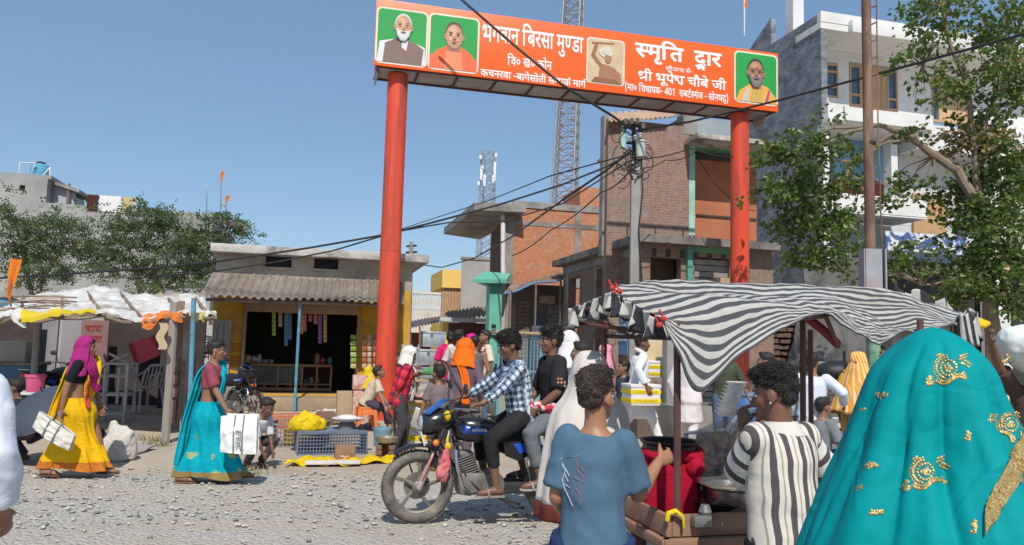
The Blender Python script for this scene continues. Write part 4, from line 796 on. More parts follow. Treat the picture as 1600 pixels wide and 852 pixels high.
# ======================================================= trees
def leafmat(name, c, tr=.35):
    m, g, b = newmat(name); c2 = tuple(x*.6 for x in c); col = g.mix(g.noise(g.co('Object'), 3.5, 3), c, c2)
    g.put(b.inputs['Base Color'], col); b.inputs['Roughness'].default_value = .42; b.inputs['Specular IOR Level'].default_value = .5
    t = g.new('ShaderNodeBsdfTranslucent'); g.put(t.inputs[0], g.mix(.5, col, (.25, .35, .05))); mx = g.new('ShaderNodeMixShader'); mx.inputs[0].default_value = tr
    o = m.node_tree.nodes['Material Output']; g.l.new(b.outputs[0], mx.inputs[1]); g.l.new(t.outputs[0], mx.inputs[2]); g.l.new(mx.outputs[0], o.inputs[0]); return m
bark = mat('bark', (.29, .225, .16), (.19, .145, .10), 6, .9, bump=.5, stretch=(1, 1, .3))
L_dk = [leafmat('leaf_deep', (.075, .135, .03)), leafmat('leaf_mid', (.12, .20, .045)), leafmat('leaf_light', (.21, .28, .07)), leafmat('leaf_dry', (.36, .24, .11), .2)]
L_gr = [leafmat('shrub_deep', (.07, .125, .055)), leafmat('shrub_mid', (.11, .17, .075)), leafmat('shrub_pale', (.17, .22, .10)), leafmat('shrub_yellow', (.32, .30, .05))]
def tree(name, label, Y, base, limbs, clumps, size, mats, seed, kind='heart', dens=1.0, group=None, depth=.8, dry=.02, twig=5):
    """limbs: [(radii, [(px,py),..])]; clumps: (px, py, rx_px, ry_px, n, [dry share])"""
    rnd = random.Random(seed); t = thing(name, label, 'tree', base, 0, group); k = Y/1200
    mb = MB(); pts = []
    for rad, pl in limbs:
        w_ = [P(x, y, Y + dz) for x, y, dz in pl] if len(pl[0]) == 3 else [P(x, y, Y) for x, y in pl]
        sm = []
        for i in range(len(w_)-1):
            for q in range(4): p = lerp(w_[i], w_[i+1], q/4); sm.append(p + V((noise.noise(p*2), noise.noise(p*2 + V((9, 0, 0))), noise.noise(p*2 + V((0, 9, 0)))))*.06*(q > 0))
        sm.append(w_[-1]); n = len(sm); mb.tube(sm, [lerp(rad[0], rad[1], i/(n-1)) for i in range(n)], 8); pts += sm
    lb = MB()
    for cl in clumps:
        px, py, rx, ry, n = cl[:5]; dr = cl[5] if len(cl) > 5 else dry
        c = P(px, py, Y + rnd.uniform(-depth, depth)*.6); n = int(n*dens); a = min(pts, key=lambda p: (p - c).length)
        tw = []
        for _ in range(twig):
            e = c + V((rnd.gauss(0, .5)*rx*k, rnd.gauss(0, .4)*depth, rnd.gauss(0, .5)*ry*k)); m_ = lerp(a, e, .5) + V((0, 0, rnd.uniform(-.05, .18)*(e-a).length)); tw.append((a, m_, e)); mb.tube([a, m_, e], [.022*Y/15, .012*Y/15, .005*Y/15], 5, rnd=False)
        subs = [c + V((rnd.gauss(0, .55)*rx*k, rnd.gauss(0, .5)*depth, rnd.gauss(0, .55)*ry*k)) for _ in range(max(3, n//22))]
        for i in range(n):
            if rnd.random() < .75: s_ = rnd.choice(subs); p = s_ + V((rnd.gauss(0, .17)*rx*k, rnd.gauss(0, .22)*depth, rnd.gauss(0, .17)*ry*k))
            else: s_ = rnd.choice(tw); f = rnd.uniform(.4, 1); p = lerp(s_[1], s_[2], f) + V((rnd.gauss(0, .1), rnd.gauss(0, .1), rnd.gauss(0, .1)))
            L = size*rnd.uniform(.65, 1.25); d = V((rnd.gauss(0, 1), rnd.gauss(0, 1), rnd.gauss(-.5, .6) if kind == 'heart' else rnd.gauss(.2, .5))).normalized(); sd = d.cross(V((rnd.gauss(0, 1), rnd.gauss(0, 1), rnd.gauss(0, 1)))).normalized(); nn = d.cross(sd)*.12
            u_ = rnd.random(); lb.mi = 3 if u_ < dr else rnd.choice((0, 0, 1, 1, 1, 2))
            if kind == 'heart': lb.add([p, p + d*L*.35 + sd*L*.40 + nn*L, p + d*L*.15 , p + d*L*1.05, p + d*L*.35 - sd*L*.40 + nn*L], [(0, 1, 3), (0, 3, 4)])
            else:
                for q in range(3):
                    b_ = p + d*L*.5*q + sd*L*.28*(-1)**q; lb.add([b_, b_ + sd*L*.35 + d*L*.2, b_ + d*L*.62, b_ - sd*L*.35 + d*L*.22], [(0, 1, 2, 3)])
    mb.build('trunk', bark, t); lb.build('crown', mats, t, False); return t
tree('peepal_tree', 'large heart leaved tree whose long bare limb reaches left across the white building', 15, P(1564, 690, 15) * 1,
     [((.17, .09), [(1564, 692), (1552, 520), (1540, 420), (1528, 330), (1496, 266)]), ((.09, .02), [(1496, 266), (1450, 236), (1405, 205), (1375, 196), (1330, 205), (1285, 225)]), ((.035, .01), [(1430, 222), (1395, 222), (1370, 232), (1340, 245)]), ((.05, .012), [(1400, 205, 0), (1330, 260, .2), (1290, 330, .3), (1270, 390, .3)]), ((.03, .01), [(1375, 196, 0), (1300, 200, .2), (1240, 235, .3), (1215, 300, .3)]),
      ((.08, .02), [(1528, 330), (1522, 230), (1512, 140), (1480, 50), (1462, -30)]), ((.06, .02), [(1522, 230), (1560, 140), (1590, 50), (1605, -30)]), ((.04, .012), [(1512, 140), (1470, 110), (1430, 100)]), ((.05, .02), [(1545, 450), (1510, 430), (1480, 440), (1440, 445)]), ((.05, .02), [(1550, 480), (1590, 400), (1610, 330)])],
     [(1215, 235, 34, 28, 150), (1270, 235, 40, 34, 170), (1225, 285, 42, 40, 230), (1285, 300, 46, 40, 230), (1235, 345, 42, 34, 210), (1300, 355, 36, 34, 180), (1255, 400, 36, 26, 140), (1330, 245, 20, 22, 60), (1330, 400, 24, 24, 70), (1390, 310, 20, 20, 45), (1420, 285, 28, 18, 70),
      (1430, 20, 36, 28, 90), (1480, 15, 45, 30, 160), (1545, 30, 50, 40, 230), (1590, 70, 40, 45, 210), (1530, 95, 40, 34, 140), (1455, 65, 28, 24, 60), (1395, 105, 18, 16, 26), (1500, 150, 42, 28, 110), (1575, 140, 40, 40, 170), (1440, 140, 20, 26, 40), (1540, 190, 44, 26, 150), (1432, 200, 18, 14, 26),
      (1525, 225, 45, 24, 140, .7), (1570, 235, 40, 30, 160, .15), (1480, 225, 26, 18, 60, .7), (1540, 285, 55, 36, 330), (1590, 290, 40, 50, 260), (1500, 320, 34, 34, 200), (1560, 345, 50, 40, 330), (1520, 385, 44, 34, 260), (1580, 405, 44, 40, 260), (1545, 440, 50, 34, 260, .05), (1500, 455, 34, 24, 130), (1580, 470, 36, 26, 170), (1420, 400, 22, 18, 50), (1370, 425, 14, 22, 40), (1440, 430, 20, 12, 40)],
     .112, L_dk, 11, dens=2.9)
for lab, sd, base, limbs, cl in (
  ('leafy green bush tree at the left edge growing before the grey building', 31, (45, 600), [((.09, .03), [(55, 560), (50, 470), (40, 400), (25, 350)]), ((.06, .02), [(50, 470), (85, 410), (110, 365)])],
   [(20, 345, 40, 22, 200), (0, 385, 30, 30, 160), (50, 360, 40, 26, 230), (100, 355, 40, 24, 230), (75, 395, 52, 28, 300), (125, 385, 36, 26, 220), (30, 420, 40, 22, 150), (95, 425, 40, 18, 130), (60, 448, 45, 14, 70)]),
  ('widest spreading bush tree with pale stems behind the tarpaulin stall', 32, (225, 600), [((.09, .03), [(225, 560), (222, 470), (205, 400), (190, 350)]), ((.07, .02), [(225, 470), (210, 410), (170, 390)]), ((.07, .02), [(225, 470), (262, 410), (290, 360)]), ((.05, .02), [(262, 410), (255, 360), (240, 330)]), ((.04, .02), [(240, 460), (300, 420), (330, 400)])],
   [(235, 335, 36, 18, 190), (205, 352, 40, 22, 230), (265, 352, 44, 20, 230), (170, 388, 34, 20, 170), (220, 385, 52, 28, 340), (280, 385, 48, 28, 320), (170, 425, 36, 18, 130), (230, 420, 50, 24, 260), (295, 420, 40, 26, 230), (250, 448, 44, 12, 120), (315, 385, 30, 28, 180)]),
  ('small bush tree rising behind the roof of the low ochre shop', 33, (350, 600), [((.07, .02), [(345, 560), (348, 440), (352, 380), (362, 345)])], [(352, 350, 26, 18, 120), (380, 362, 20, 16, 90), (340, 372, 28, 18, 120), (310, 450, 24, 14, 60), (318, 420, 24, 20, 100)])):
    tree('bush_tree', lab, 23.5, P(base[0], 600, 23.5) - UP*P(base[0], 600, 23.5).z, limbs, cl, .105, L_gr, sd, 'fern', 2.3, 'bush trees before the grey building', 1.0, .035, 6)

# ======================================================= poles, towers, wires
rust = mat('rust_pole', (.18, .095, .065), (.12, .065, .048), 5, .8, stain=(.33, .23, .14), ssc=2.2, bump=.1, stretch=(1, 1, .3))
rp = G(1361, 668); RY = 12.3; rp = P(1363, 560, RY); pole = thing('rusty_pole', 'tall rusty iron pole with step rungs and a boxed poster stand around its foot', 'pole', V((rp.x, rp.y, 0)))
mb = MB(); b0 = V((rp.x, rp.y, -.1)); top = P(1352, -60, RY); mb.tube([b0, lerp(b0, top, .5), top], [.085, .08, .072], 16, rnd=False); mb.build('shaft', rust, pole)
for y in (12, 38, 65, 92, 118, 145, 172, 198, 265, 330): a = P(1356 + (y)*.008, y + 3, RY - .02); b = P(1369, y - 3, RY - .02); mb = MB(); mb.tube([a, b], .014, 6); mb.build('rung', rust, pole)
mb = MB(); mb.tube([P(1369, -40, RY), P(1372, 200, RY), P(1379, 420, RY), P(1381, 520, RY)], .012, 6); mb.build('conduit', rust, pole)
mb = MB(); mb.tube([P(1360, 222, RY), P(1360, 226, RY)], .092, 14, rnd=False); mb.build('clamp', blackm, pole)
c = P(1364, 420, RY - .05); mb = MB(); mb.box(c + V((-.06, -.16, -.25)), (.26, .02, 1.1)); mb.box(c + V((.11, -.10, -.2)), (.02, .22, 1.0)); mb.box(c + V((-.2, -.05, -.25)), (.02, .2, 1.1)); mb.build('poster_stand', mat('poster_grey', (.34, .35, .37), (.25, .26, .30), 3, .7, stain=(.38, .22, .2), ssc=2.5), pole, False)
mb = MB(); mb.box(c + V((.126, -.12, -.2)), (.012, .14, .95)); mb.build('poster_strip', mat('poster_cream', (.62, .56, .40), (.55, .30, .22), 9, .7), pole, False)
mb = MB(); mb.tube([P(1366, 530, RY - .3), P(1366, 575, RY - .3)], .10, 14, rnd=False); mb.build('green_band', mat('band_green', (.08, .27, .13), (.3, .38, .33), 14, .7), pole)
mb = MB(); mb.tube([P(1366, 576, RY - .3), V((rp.x + .02, rp.y - .3, 0))], .10, 14, rnd=False); mb.build('red_band', mat('band_maroon', (.28, .07, .055), None, 4, .7), pole)
# concrete electric pole
EY = 17.2; e0 = P(991, 560, EY); ep = thing('electric_pole', 'grey concrete electric pole crowded with insulators and cable loops before the corner building', 'pole', V((e0.x, e0.y, 0)))
mb = MB(); et = P(991, 250, EY); mb.box(lerp(V((e0.x, e0.y, 0)), et, .5), (.20, .18, et.z), None, .015); mb.build('shaft', mat('pole_concrete', (.32, .31, .29), None, 3, .9, stain=(.22, .20, .18)), ep)
mb = MB(); mb.tube([et, P(990, 196, EY)], .05, 8); mb.tube([P(975, 200, EY), P(1006, 196, EY)], .03, 6); mb.tube([P(980, 224, EY), P(1004, 222, EY)], .03, 6); mb.build('cross_arm', blackm, ep)
rnd = random.Random(8)
for k in range(7): a = P(978 + k*4.5, 196 + (k % 2)*22 + rnd.uniform(-4, 4), EY - .1); mb = MB(); mb.lathe([(.03, 0), (.055, .03), (.03, .06), (.055, .09), (.03, .12)], a, 10); mb.build('insulator', mat('insulator', (.55, .52, .46), None, 4, .4), ep)
a = P(1001, 232, EY - .16); mb = MB(); mb.lathe([(.0, -.2), (.10, -.2), (.11, -.1), (.11, .12), (.13, .14), (.10, .18)], a, 14); mb.build('street_lamp_case', mat('lamp_case', (.50, .55, .50), None, 3, .5), ep)
mb = MB()
for k in range(26):
    c = P(991 + rnd.gauss(0, 11), 235 + rnd.uniform(-35, 45), EY - .1); r_ = rnd.uniform(.08, .28); a0 = rnd.random()*6; pts = [c + V((math.cos(a0 + i*.5)*r_, rnd.uniform(-.02, .02), math.sin(a0 + i*.5)*r_*rnd.uniform(.6, 1.2))) for i in range(9)]; mb.tube(pts, .011, 5)
mb.build('cable_loops', blackm, ep)
mb = MB(); mb.tube([P(1002, 245, EY - .1), P(1004, 300, EY - .1), P(998, 360, EY - .12), P(1003, 440, EY - .12)], .018, 6); mb.build('drop_cable', blackm, ep)
def wire(lab, pts, r, sag=0):
    w_ = []
    for (x0, y0, Y0), (x1, y1, Y1) in zip(pts, pts[1:]):
        a, b = P(x0, y0, Y0), P(x1, y1, Y1)
        for i in range(8): t = i/8; w_.append(lerp(a, b, t) - UP*(sag*4*t*(1-t)))
    w_.append(P(*pts[-1])); mb = MB(); mb.tube(w_, r, 6, rnd=False); return tag(mb.build('power_cable', blackm), lab, 'cable', 'overhead cables')
wire('thick black cable crossing the signboard from the top down to the electric pole', [(690, -30, 14.4), (724, 2, 14.5), (800, 68, 14.7), (880, 134, 14.8), (958, 182, 15.6), (990, 205, 17)], .028)
wire('black cable running from the electric pole up across the tree to the right edge', [(990, 205, 17.0), (1080, 190, 15.4), (1216, 157, 14.6), (1400, 108, 13), (1620, 48, 11)], .024)
wire('upper of the two cables running in front of the left shop roof', [(-40, 437, 16), (110, 428, 16), (250, 418, 16), (345, 408, 16), (480, 388, 16), (590, 369, 16), (660, 352, 16.4), (780, 320, 17), (880, 288, 17.2), (945, 262, 17.2), (986, 240, 17.1)], .022)
wire('lower thin cable running in front of the left shop roof', [(200, 436, 16), (330, 425, 16), (430, 410, 16), (520, 392, 16), (620, 362, 16.2), (700, 348, 16.6), (790, 345, 17), (880, 318, 17.2), (986, 250, 17.1)], .017)
wire('slack cable from the distant street pole to the electric pole', [(645, 412, 40), (690, 418, 36), (740, 404, 30), (800, 370, 24), (880, 312, 19), (945, 268, 17.4), (988, 235, 17.2)], .028)
wire('thin wire slanting across the brick tower up to the left', [(620, 360, 30), (760, 315, 22), (860, 275, 18), (988, 240, 17.2)], .016)
wire('thin wire from the electric pole to the orange room', [(992, 250, 17.1), (1080, 232, 17.3), (1145, 245, 17.5), (1190, 262, 17.5)], .014, .05)
wire('looping wire across the face of the brick tower', [(992, 262, 17.1), (1040, 250, 17.5), (1085, 238, 18.2), (1130, 300, 18.2), (1180, 330, 18.2)], .012, .08)
wire('low wire leading from the electric pole down to the left house', [(986, 265, 17.1), (940, 300, 20), (860, 360, 26), (800, 400, 26.5)], .02, .1)
# far street pole
f0 = P(637, 560, 42); fp = thing('street_pole', 'thin distant concrete pole standing beside the left gate post', 'pole', V((f0.x, f0.y, 0)))
mb = MB(); ft = P(643, 378, 42); mb.tube([V((f0.x, f0.y, 0)), ft], [.17, .11], 8, rnd=False); mb.build('shaft', conc, fp); mb = MB()
for y, w_ in ((385, 7), (395, 8), (408, 5)): mb.tube([P(643 - w_, y, 42), P(643 + w_, y - 1, 42)], .06, 6)
mb.build('cross_arm', blackm, fp)
steel = mat('galvanised', (.36, .36, .36), (.28, .28, .285), 2, .6, .4)
def lattice(name, label, base, top, w0, w1, Y, n, r, extra=None):
    b = P(*base, Y); t = P(*top, Y); o = thing(name, label, 'tower', V((b.x, b.y, 0))); mb = MB(); ax = t - b
    b = b - ax*((b.z)/ax.z) if b.z > 0 else b
    cor = lambda f, i: lerp(b, t, f) + V((math.cos(i*math.pi/2 + .5), math.sin(i*math.pi/2 + .5), 0))*lerp(w0, w1, f)*.7
    for i in range(4): mb.tube([cor(0, i), cor(1, i)], r, 6, rnd=False)
    mb.build('mast_leg', steel, o); mb = MB()
    for k in range(n):
        f0, f1 = k/n, (k+1)/n
        for i in range(4):
            mb.tube([cor(f0, i), cor(f1, (i+1) % 4)], r*.45, 4, rnd=False); mb.tube([cor(f0, (i+1) % 4), cor(f1, i)], r*.45, 4, rnd=False); mb.tube([cor(f1, i), cor(f1, (i+1) % 4)], r*.45, 4, rnd=False)
    mb.build('bracing', steel, o); return o
lattice('lattice_tower', 'tall grey lattice mast rising behind the signboard out of the frame', (881, 330), (899, -60), 2.4, 1.5, 70, 34, .10)
o = lattice('phone_tower', 'short distant phone mast with white antenna panels', (757, 480), (763, 238), 2.6, 1.5, 105, 22, .09)
wp = mat('antenna_white', (.75, .75, .75), None, 2, .5)
for px, py, h in ((751, 246, 6), (775, 243, 7), (752, 272, 20), (757, 282, 18), (773, 268, 30), (748, 287, 6), (771, 280, 12), (754, 262, 6)):
    mb = MB(); c = P(px, py, 104); mb.box(c, (.35, .25, h*.0875), None, .03); mb.build('antenna_panel', wp, o)
mb = MB(); mb.tube([P(763, 240, 105), P(763, 226, 105)], .05, 6); mb.build('lightning_rod', steel, o)

# ======================================================= tarpaulin stall on the left
st = thing('tarpaulin_stall', 'open stall roofed with patched white plastic sheets on sticks', 'stall', G(160, 660))
tm, g, b_ = newmat('plastic_white'); co = g.co('Object'); vo = g.new('ShaderNodeTexVoronoi'); g.put(vo.inputs['Vector'], g.co('Object', (1, 1.6, 1))); vo.inputs['Scale'].default_value = 1.5
pk = g.xyz(vo.outputs['Color'])[0]; c = g.mix(g.ramp(g.noise(co, 2.4, 6, .65, .8), [(.4, 0), (.62, 1)]), (.72, .70, .66), (.50, .46, .41)); c = g.mix(g.math('GREATER_THAN', pk, .93), c, (.72, .55, .05)); c = g.mix(g.math('LESS_THAN', pk, .10), c, (.42, .34, .25))
g.put(b_.inputs['Base Color'], c); b_.inputs['Roughness'].default_value = .5; g.put(b_.inputs['Normal'], g.bump(g.noise(co, 6, 6, .6, 1.5), .8, .05))
fl = [P(-30, 512, 11.4), P(20, 492, 11.2), P(90, 490, 11.2), P(160, 489, 11.3), P(230, 497, 11.2), P(300, 488, 11.3), P(338, 490, 11.6)]
bl = [P(-40, 470, 13.5), P(20, 466, 13.6), P(90, 453, 14.3), P(140, 449, 14.5), P(200, 457, 14.5), P(270, 461, 14.4), P(318, 462, 13.8)]
def on(pl, u): x = u*(len(pl)-1); i = min(int(x), len(pl)-2); return lerp(pl[i], pl[i+1], x - i)
def roof(u, v):
    p = lerp(on(fl, u), on(bl, u), v); return p + UP*(.10*noise.noise(p*2.1) + .05*noise.noise(p*6) - .10*math.sin(math.pi*v) + .03*noise.noise(p*13))
mb = MB(); mb.sheet(roof, 90, 34, .015); mb.build('roof_sheet', tm, st, ang=0)
def flap(name, u0, u1, drop, c, lab=None):
    mb = MB(); mb.sheet(lambda u, v: roof(lerp(u0, u1, u), max(0, .12 - v*.25)) + V((0, -.03 - .03*math.sin(u*17), .02 - max(0, v - .3)*drop*(1 + .45*math.sin(u*7 + u0*30)))), 30, 8, .012); mb.build(name, cloth('flap_%d' % int(u0*100), c, None, .6, .5, 9), st)
flap('yellow_flap', .20, .50, .10, (.70, .52, .03)); flap('orange_flap', .655, .80, .18, (.80, .22, .05)); flap('white_flap', .02, .22, .15, (.68, .66, .62)); flap('white_flap', .80, 1.0, .13, (.72, .69, .60)); flap('white_flap', .48, .66, .08, (.66, .64, .6)); flap('yellow_flap', .86, .92, .16, (.75, .60, .05))
rnd = random.Random(12)
for k in range(7):
    u = .04 + k*.155; mb = MB(); a, b = roof(u, -.02) - UP*.05, roof(u + rnd.uniform(-.03, .03), 1.05) - UP*.05; mb.tube([a, lerp(a, b, .5) + UP*-.02, b], .024, 6); mb.build('roof_stick', woodd, st)
for v in (.0, .5, .97): mb = MB(); mb.tube([roof(i/12, v) - UP*.075 for i in range(13)], .03, 6); mb.build('roof_beam', woodd, st)
for k in range(9):
    u, v = rnd.uniform(.0, .35), rnd.uniform(.3, .9); p = roof(u, v) + UP*.05; a = rnd.uniform(-.5, .5); mb = MB(); L_ = rnd.uniform(.3, .7); mb.tube([p - V((math.cos(a)*L_, math.sin(a)*L_, 0)), p + UP*.03, p + V((math.cos(a)*L_, math.sin(a)*L_, .02))], .016, 5); mb.build('loose_stick', woodd, st)
for u, v, c, r_ in ((.09, .75, (.08, .27, .42), .2), (.03, .8, (.03, .30, .30), .25), (.14, .85, (.05, .05, .06), .15), (.07, .55, (.6, .58, .55), .22)):
    mb = MB(); p = roof(u, v) + UP*.06; mb.ell(p, (r_*1.4, r_, .09)); fuse_p = mb.build('bundled_rag', cloth('rag_%d' % int(u*100 + v*10), c), st)
for px, pyt, pyb, Y, m_, r_ in ((60, 490, 600, 12.6, conc, .05), (303, 466, 693, 11.15, bluep, .036), (292, 500, 640, 12.5, conc, .04)):
    a = P(px, pyt, Y); b = P(px + (-4 if px == 60 else 0), 560, Y); mb = MB(); mb.tube([V((b.x, b.y, 0)), a], r_, 10, rnd=False); mb.build('stall_post', m_, st)
# stall back: near-black walls carry the interior shade in their colour; hand painted board
bw = thing('stall_shed', 'dark wooden shed wall at the back of the tarpaulin stall with a hand painted board', 'shed', P(160, 650, 15.6)*1)
def fb_(mb, x0, y0, x1, y1, Y, d=.06): a, b = P(x0, y0, Y), P(x1, y1, Y); mb.box(((a.x+b.x)/2, Y + d/2, (a.z+b.z)/2), (abs(b.x-a.x), d, abs(a.z-b.z)))
shs = mat('shed_shade', (.07, .05, .045), (.04, .032, .03), 3, .95); mb = MB(); fb_(mb, -20, 490, 50, 660, 15.6); mb.build('shed_wall', MATS['shed_shade'], bw, False); mb = MB(); fb_(mb, 163, 496, 300, 650, 16.2); fb_(mb, 255, 496, 312, 650, 15.6); mb.build('shed_wall', mat('shed_shade', (.07, .05, .045), (.04, .032, .03), 3, .95), bw, False)
mb = MB(); fb_(mb, 128, 500, 163, 600, 15.7); mb.build('painted_board', mat('board_brown_dim', (.25, .15, .13), None, 4, .8), bw, False)
cv = lambda x, y: (P(x, y, 15.69).x, P(x, y, 15.69).z)
for sq, y in (('चाय', 508), ('नाशता', 524)):
    pcs, wd = compose(sq); t0, za = cv(133, y); t1, _ = cv(159, y); zc = cv(133, y + 9)[1]; kx = (t1-t0)/wd; kz = (za-zc)/357
    curve_mesh(pcs, lambda x, y_, d: V((t0 + x*kx, 15.69 - d, za - (357-y_)*kz)), 8, .008).build('painted_letter', mat('letter_red', (.40, .07, .05), None, 4, .7), bw, smooth=False)
for x0, x1 in ((50, 80), (98, 128)): mb = MB(); fb_(mb, x0, 498, x1, 640, 15.9); mb.build('grey_panel', mat('panel_lilac', (.30, .28, .29), (.24, .225, .23), 2, .85), bw, False)
mb = MB(); fb_(mb, -10, 634, 320, 662, 15.2, 1.2); mb.build('plinth', MATS['plinth_earth'], bw, False)
mb = MB(); a = P(228, 540, 15.9); mb.sheet(lambda u, v: a + V((-.35 + .75*u + .2*v, -.1*math.sin(u*9), .35*u - .45*v*(1-u*.3))), 12, 10, .02); tag(mb.build('hanging_cloth', cloth('cloth_maroon', (.10, .012, .02))), 'dark maroon cloth hanging in the shade of the tarpaulin stall', 'cloth')
# plank gate leaning on its posts in front
pg = thing('plank_panel', 'weathered brown plank panel fixed between two rough posts at the stall front', 'fence', G(262, 691))
a = G(258, 693); b = G(291, 664); ax = (b - a).normalized(); nn = ax.cross(UP)
for k, (x, h, w_) in enumerate(((0, 2.05, .085), (1, 2.0, .06))): q = lerp(a, b, x); mb = MB(); mb.tube([q, q + UP*h*.5 + ax*.02, q + UP*h - ax*.04], w_*.75, 8, rnd=False); mb.build('post', mat('post_grey_wood', (.36, .31, .27), (.27, .23, .20), 8, .9, bump=.4, stretch=(1, 1, .2)), pg)
L_ = (b-a).length
for z0, z1, off in ((.28, .62, 0), (.66, .80, .01), (.84, .98, 0), (1.02, 1.16, -.01)):
    mb = MB(); mb.box(lerp(a, b, .5) + UP*(z0+z1)/2 + nn*(.06 + off), (L_*1.02, .03, z1-z0-.01), (ax, nn, UP), .004); mb.build('plank', mat('plank_brown', (.235, .165, .135), (.17, .12, .10), 5, .85, bump=.3, stretch=(.3, .3, 2)), pg)
for x in (.14, .9): mb = MB(); mb.box(lerp(a, b, x) + UP*.72 + nn*.095, (.07, .025, 1.0), (ax, nn, UP)); mb.build('batten', woodd, pg)
mb = MB(); q = P(283, 480, 11.6); mb.box(q - UP*.28, (.10, .03, .75), None, .01); mb.tube([q - UP*.6, q - UP*1.35], .02, 6); tag(mb.build('hanging_plank', woodd), 'short brown board hung upright under the tarpaulin edge', 'plank')
mb = MB(); q = P(256, 505, 11.15); mb.sheet(lambda u, v: q + V((-.05 + .12*u + .03*math.sin(v*9), -.05, -.38*v)), 6, 12, .012); tag(mb.build('hanging_rag', cloth('rag_pink_green', (.52, .42, .25))), 'knotted yellowish rag tied to the front stall post', 'rag')

# ======================================================= people
def skin(name, c):
    if name in MATS: return MATS[name]
    m, g, b = newmat(name); co = g.co('Object'); g.put(b.inputs['Base Color'], g.mix(g.noise(co, 9, 4), c, tuple(x*.74 for x in c))); b.inputs['Roughness'].default_value = .48
    b.inputs['Specular IOR Level'].default_value = .4; b.inputs['Subsurface Weight'].default_value = .08; b.inputs['Subsurface Radius'].default_value = (.02, .008, .004); b.inputs['Subsurface Scale'].default_value = .3
    g.put(b.inputs['Normal'], g.bump(g.noise(co, 90, 4), .12, .003)); return m
SKB = skin('skin_brown', (.31, .158, .094)); SKD_ = skin('skin_dark', (.205, .10, .06)); SKL = skin('skin_warm', (.40, .195, .11))
hm, g, b_ = newmat('hair_black'); co = g.co('Object', (1, 1, .25)); g.put(b_.inputs['Base Color'], g.mix(g.noise(co, 60, 4), (.012, .010, .010), (.04, .032, .028))); b_.inputs['Roughness'].default_value = .55; b_.inputs['Specular IOR Level'].default_value = .3; g.put(b_.inputs['Normal'], g.bump(g.noise(co, 130, 4), .8, .006)); HAIR = hm
hm, g, b_ = newmat('hair_brown'); co = g.co('Object', (1, 1, .25)); g.put(b_.inputs['Base Color'], g.mix(g.noise(co, 50, 4), (.022, .015, .012), (.075, .048, .036))); b_.inputs['Roughness'].default_value = .45; g.put(b_.inputs['Normal'], g.bump(g.noise(co, 130, 4), .8, .006)); HAIRB = hm
eyew = mat('eye_white', (.62, .58, .54), None, 9, .3); eyed = mat('eye_dark', (.012, .009, .008), None, 9, .2); lipm = mat('lip', (.17, .06, .045), None, 9, .5)
def ik(a, t, l1, l2, hint):
    d = t - a; L = d.length; L2 = min(L, (l1 + l2)*.995); d = d.normalized(); t = a + d*L2
    x = (l1*l1 - l2*l2 + L2*L2)/(2*L2); h = math.sqrt(max(l1*l1 - x*x, 0)); n = hint - d*hint.dot(d)
    n = n.normalized() if n.length > 1e-5 else d.orthogonal(); return a + d*x + n*h, t
def hand(mb, w, d, pn, k, curl, side):
    """palm with five fingers; d direction, pn palm normal, side +1 left hand"""
    d = d.normalized(); pn = (pn - d*pn.dot(d)); pn = pn.normalized() if pn.length > 1e-4 else d.orthogonal(); ac = d.cross(pn).normalized()*side
    mb.tube([w - d*.01*k, w + d*.035*k, w + d*.085*k], [.024*k, .036*k, .037*k], 10, .48, ac)
    for i, (o, ln) in enumerate(((-.030, .070), (-.010, .078), (.011, .073), (.030, .058))):
        p = w + d*.082*k + ac*o*k; dr = d + ac*o*2.2; dr.normalize(); pts = [p - dr*.015*k, p]; a = 0
        for q, f in enumerate((.45, .32, .25)): a += curl*(.55 + .35*q); e = dr*math.cos(a) + pn*math.sin(a); p = p + e*ln*f*k; pts.append(p)
        mb.tube(pts, [.0098*k, .0096*k, .0088*k, .008*k, .0068*k], 8)
    p = w + d*.03*k - ac*.030*k; e = (d*.65 - ac*.75 + pn*.25).normalized(); e2 = (e + d*.5 + pn*curl*.8).normalized(); e3 = (e2 + d*.2 + pn*curl*.6).normalized()
    mb.tube([p - e*.012*k, p + e*.03*k, p + e*.03*k + e2*.028*k, p + e*.03*k + e2*.028*k + e3*.022*k], [.0135*k, .0125*k, .0105*k, .008*k], 8)
class Person: pass
def crom(a, b, c, d, f): return .5*((2*b) + (c - a)*f + (2*a - 5*b + 4*c - d)*f*f + (3*b - a - 3*c + d)*f**3)
